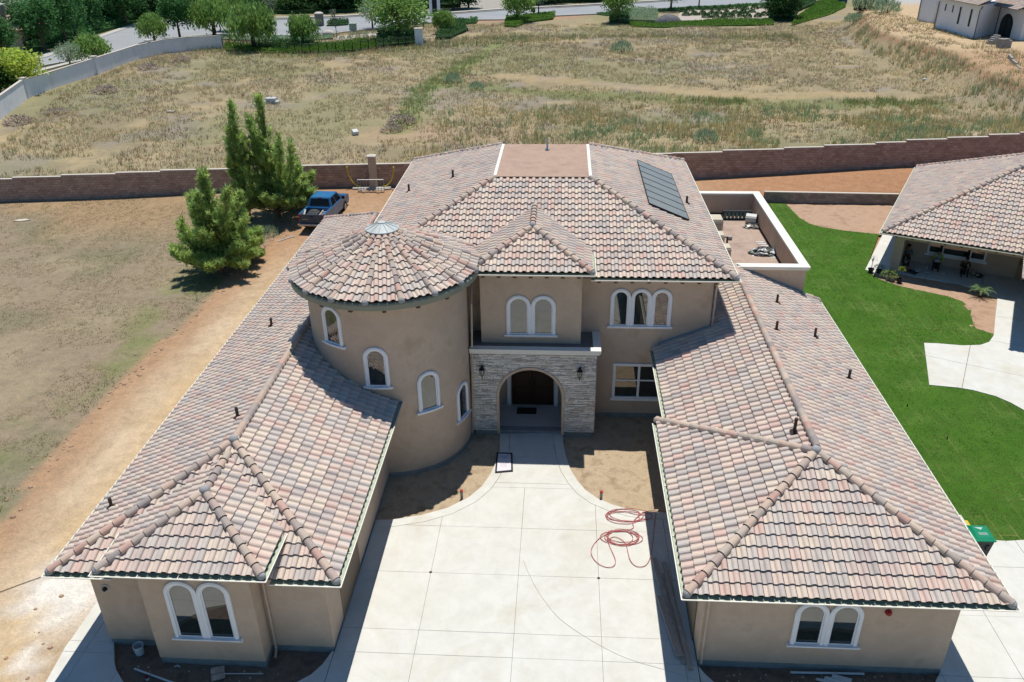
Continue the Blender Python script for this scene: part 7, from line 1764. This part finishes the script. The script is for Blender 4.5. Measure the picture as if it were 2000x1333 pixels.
greyc = pm('grey_hoodie', [sc(120, 128, 130)], 4, .9); denim = pm('dark_denim', [sc(60, 62, 72)], 4, .9); bluet = pm('blue_shirt', [sc(150, 166, 196)], 4, .9); lime = pm('lime_sleeves', [sc(170, 224, 60)], 4, .8); blackc = pm('black_clothes', [sc(40, 42, 46)], 4, .9); brownc = pm('brown_clothes', [sc(84, 74, 64)], 4, .9)
def seatbox(name, x, y, h, mat, label, cat): tag(MB().lathe([(0, 0), (.15, 0), (.17, h-.02), (.155, h), (0, h)], (x, y, 0), 14).build(name, mat), label, cat)
x, y = nl(.95, -.42)[:2]; person('person in grey hoodie sitting on a bucket against the porch wall', (x, y, 0), rot+.1, seated(.40), greyc, denim); seatbox('seat_bucket', x, y, .39, wp_, 'upturned bucket under the person in grey hoodie', 'bucket')
x, y = nl(2.75, -.55)[:2]; person('person in blue shirt with lime sleeves holding a white paper', (x, y, 0), rot-.05, seated(.42, .34, .66), bluet, denim, lime); seatbox('seat_bucket', x, y, .41, pot, 'dark bucket under the person with lime sleeves', 'bucket')
u_ = Vector((math.sin(rot-.05), -math.cos(rot-.05))); q = Vector((x, y))+u_*.45
mb = MB(); mb.T = Matrix.Translation((q.x, q.y, .66)) @ Matrix.Rotation(rot, 4, 'Z') @ Matrix.Rotation(.5, 4, 'X'); mb.box(-.15, .15, -.11, .11, 0, .006); tag(mb.build('paper', plast[2]), 'white paper held by the person with lime sleeves', 'paper')
x, y = nl(4.25, -.75)[:2]; person('person in dark brown clothes sitting bent over in the porch shade', (x, y, 0), rot+.25, seated(.36, .36, .5, 'bent', .16), brownc, blackc); seatbox('seat_bucket', x, y, .35, pot, 'dark bucket under the person in dark brown clothes', 'bucket')
x, y = nl(.95, -2.0)[:2]; person('person in black sitting on the porch floor with legs stretched out', (x, y, 0), rot+1.25, seated(.05, .36, .34, 'flat', .1), blackc, denim)
tag(MB().lathe([(0, .42), (.14, .38), (.22, .2), (.2, .0)], (*nl(.72, -1.75)[:2], .0), 12).build('white_sack', plast[2], smooth=True), 'white sack standing behind the person sitting on the porch floor', 'sack')
crumple('white_cloth', 'crumpled white cloth on the porch floor beside the stretched legs', *nl(1.75, -1.75)[:2], .005, .28, .2, .16, plast[1:], 8, 'cloth')
x, y = nl(2.35, -1.75)[:2]; tag(MB().lathe([(0, .012), (.12, .012), (.17, .04), (.18, .045)], (x, y, 0), 16).build('plate', plast[2]), 'white plate lying on the porch floor', 'plate')
x, y = nl(3.2, -1.35)[:2]; tag(MB().bbox(x-.12, x+.12, y-.07, y+.07, .001, .07, .01).build('food_box', acm), 'small pale food box before the person with lime sleeves', 'box')
x, y = nl(2.25, -.95)[:2]; tag(MB().lathe([(0, 0), (.035, 0), (.035, .16), (.015, .2), (.015, .24), (0, .24)], (x, y, 0), 10).build('bottle', plast[2]), 'small white bottle standing on the porch floor', 'bottle')
crumple('tool_heap', 'heap of brown tools and rags beside the person in dark brown clothes', *nl(5.0, -.8)[:2], .005, .4, .3, .28, [brownc, pot, acm], 12, 'tools')

# ---------------- clods and stones along the dirt track ----------------
cl = MB()
for k in range(420):
    y = R.uniform(16, 60); x = float(np.interp(y, [q[1] for q in TRACK], [q[0] for q in TRACK]))+R.gauss(.15, .3) if R.random() < .75 else R.uniform(-17.5, -14.9)
    s_ = R.choice((.02, .03, .04, .05, .08))*R.uniform(.7, 1.3)
    cl.lathe([(0, s_*.9), (s_*.8, s_*.6), (s_*1.15, 0), (s_*.7, -s_*.5)], (x, y, gh(x, y)), 5, sx=R.uniform(.7, 1.4), sy=R.uniform(.8, 1.3))
tag(cl.build('track_clods', redsoil, kind='stuff'), 'dirt clods and stones along the edge of the dirt track', 'clods')
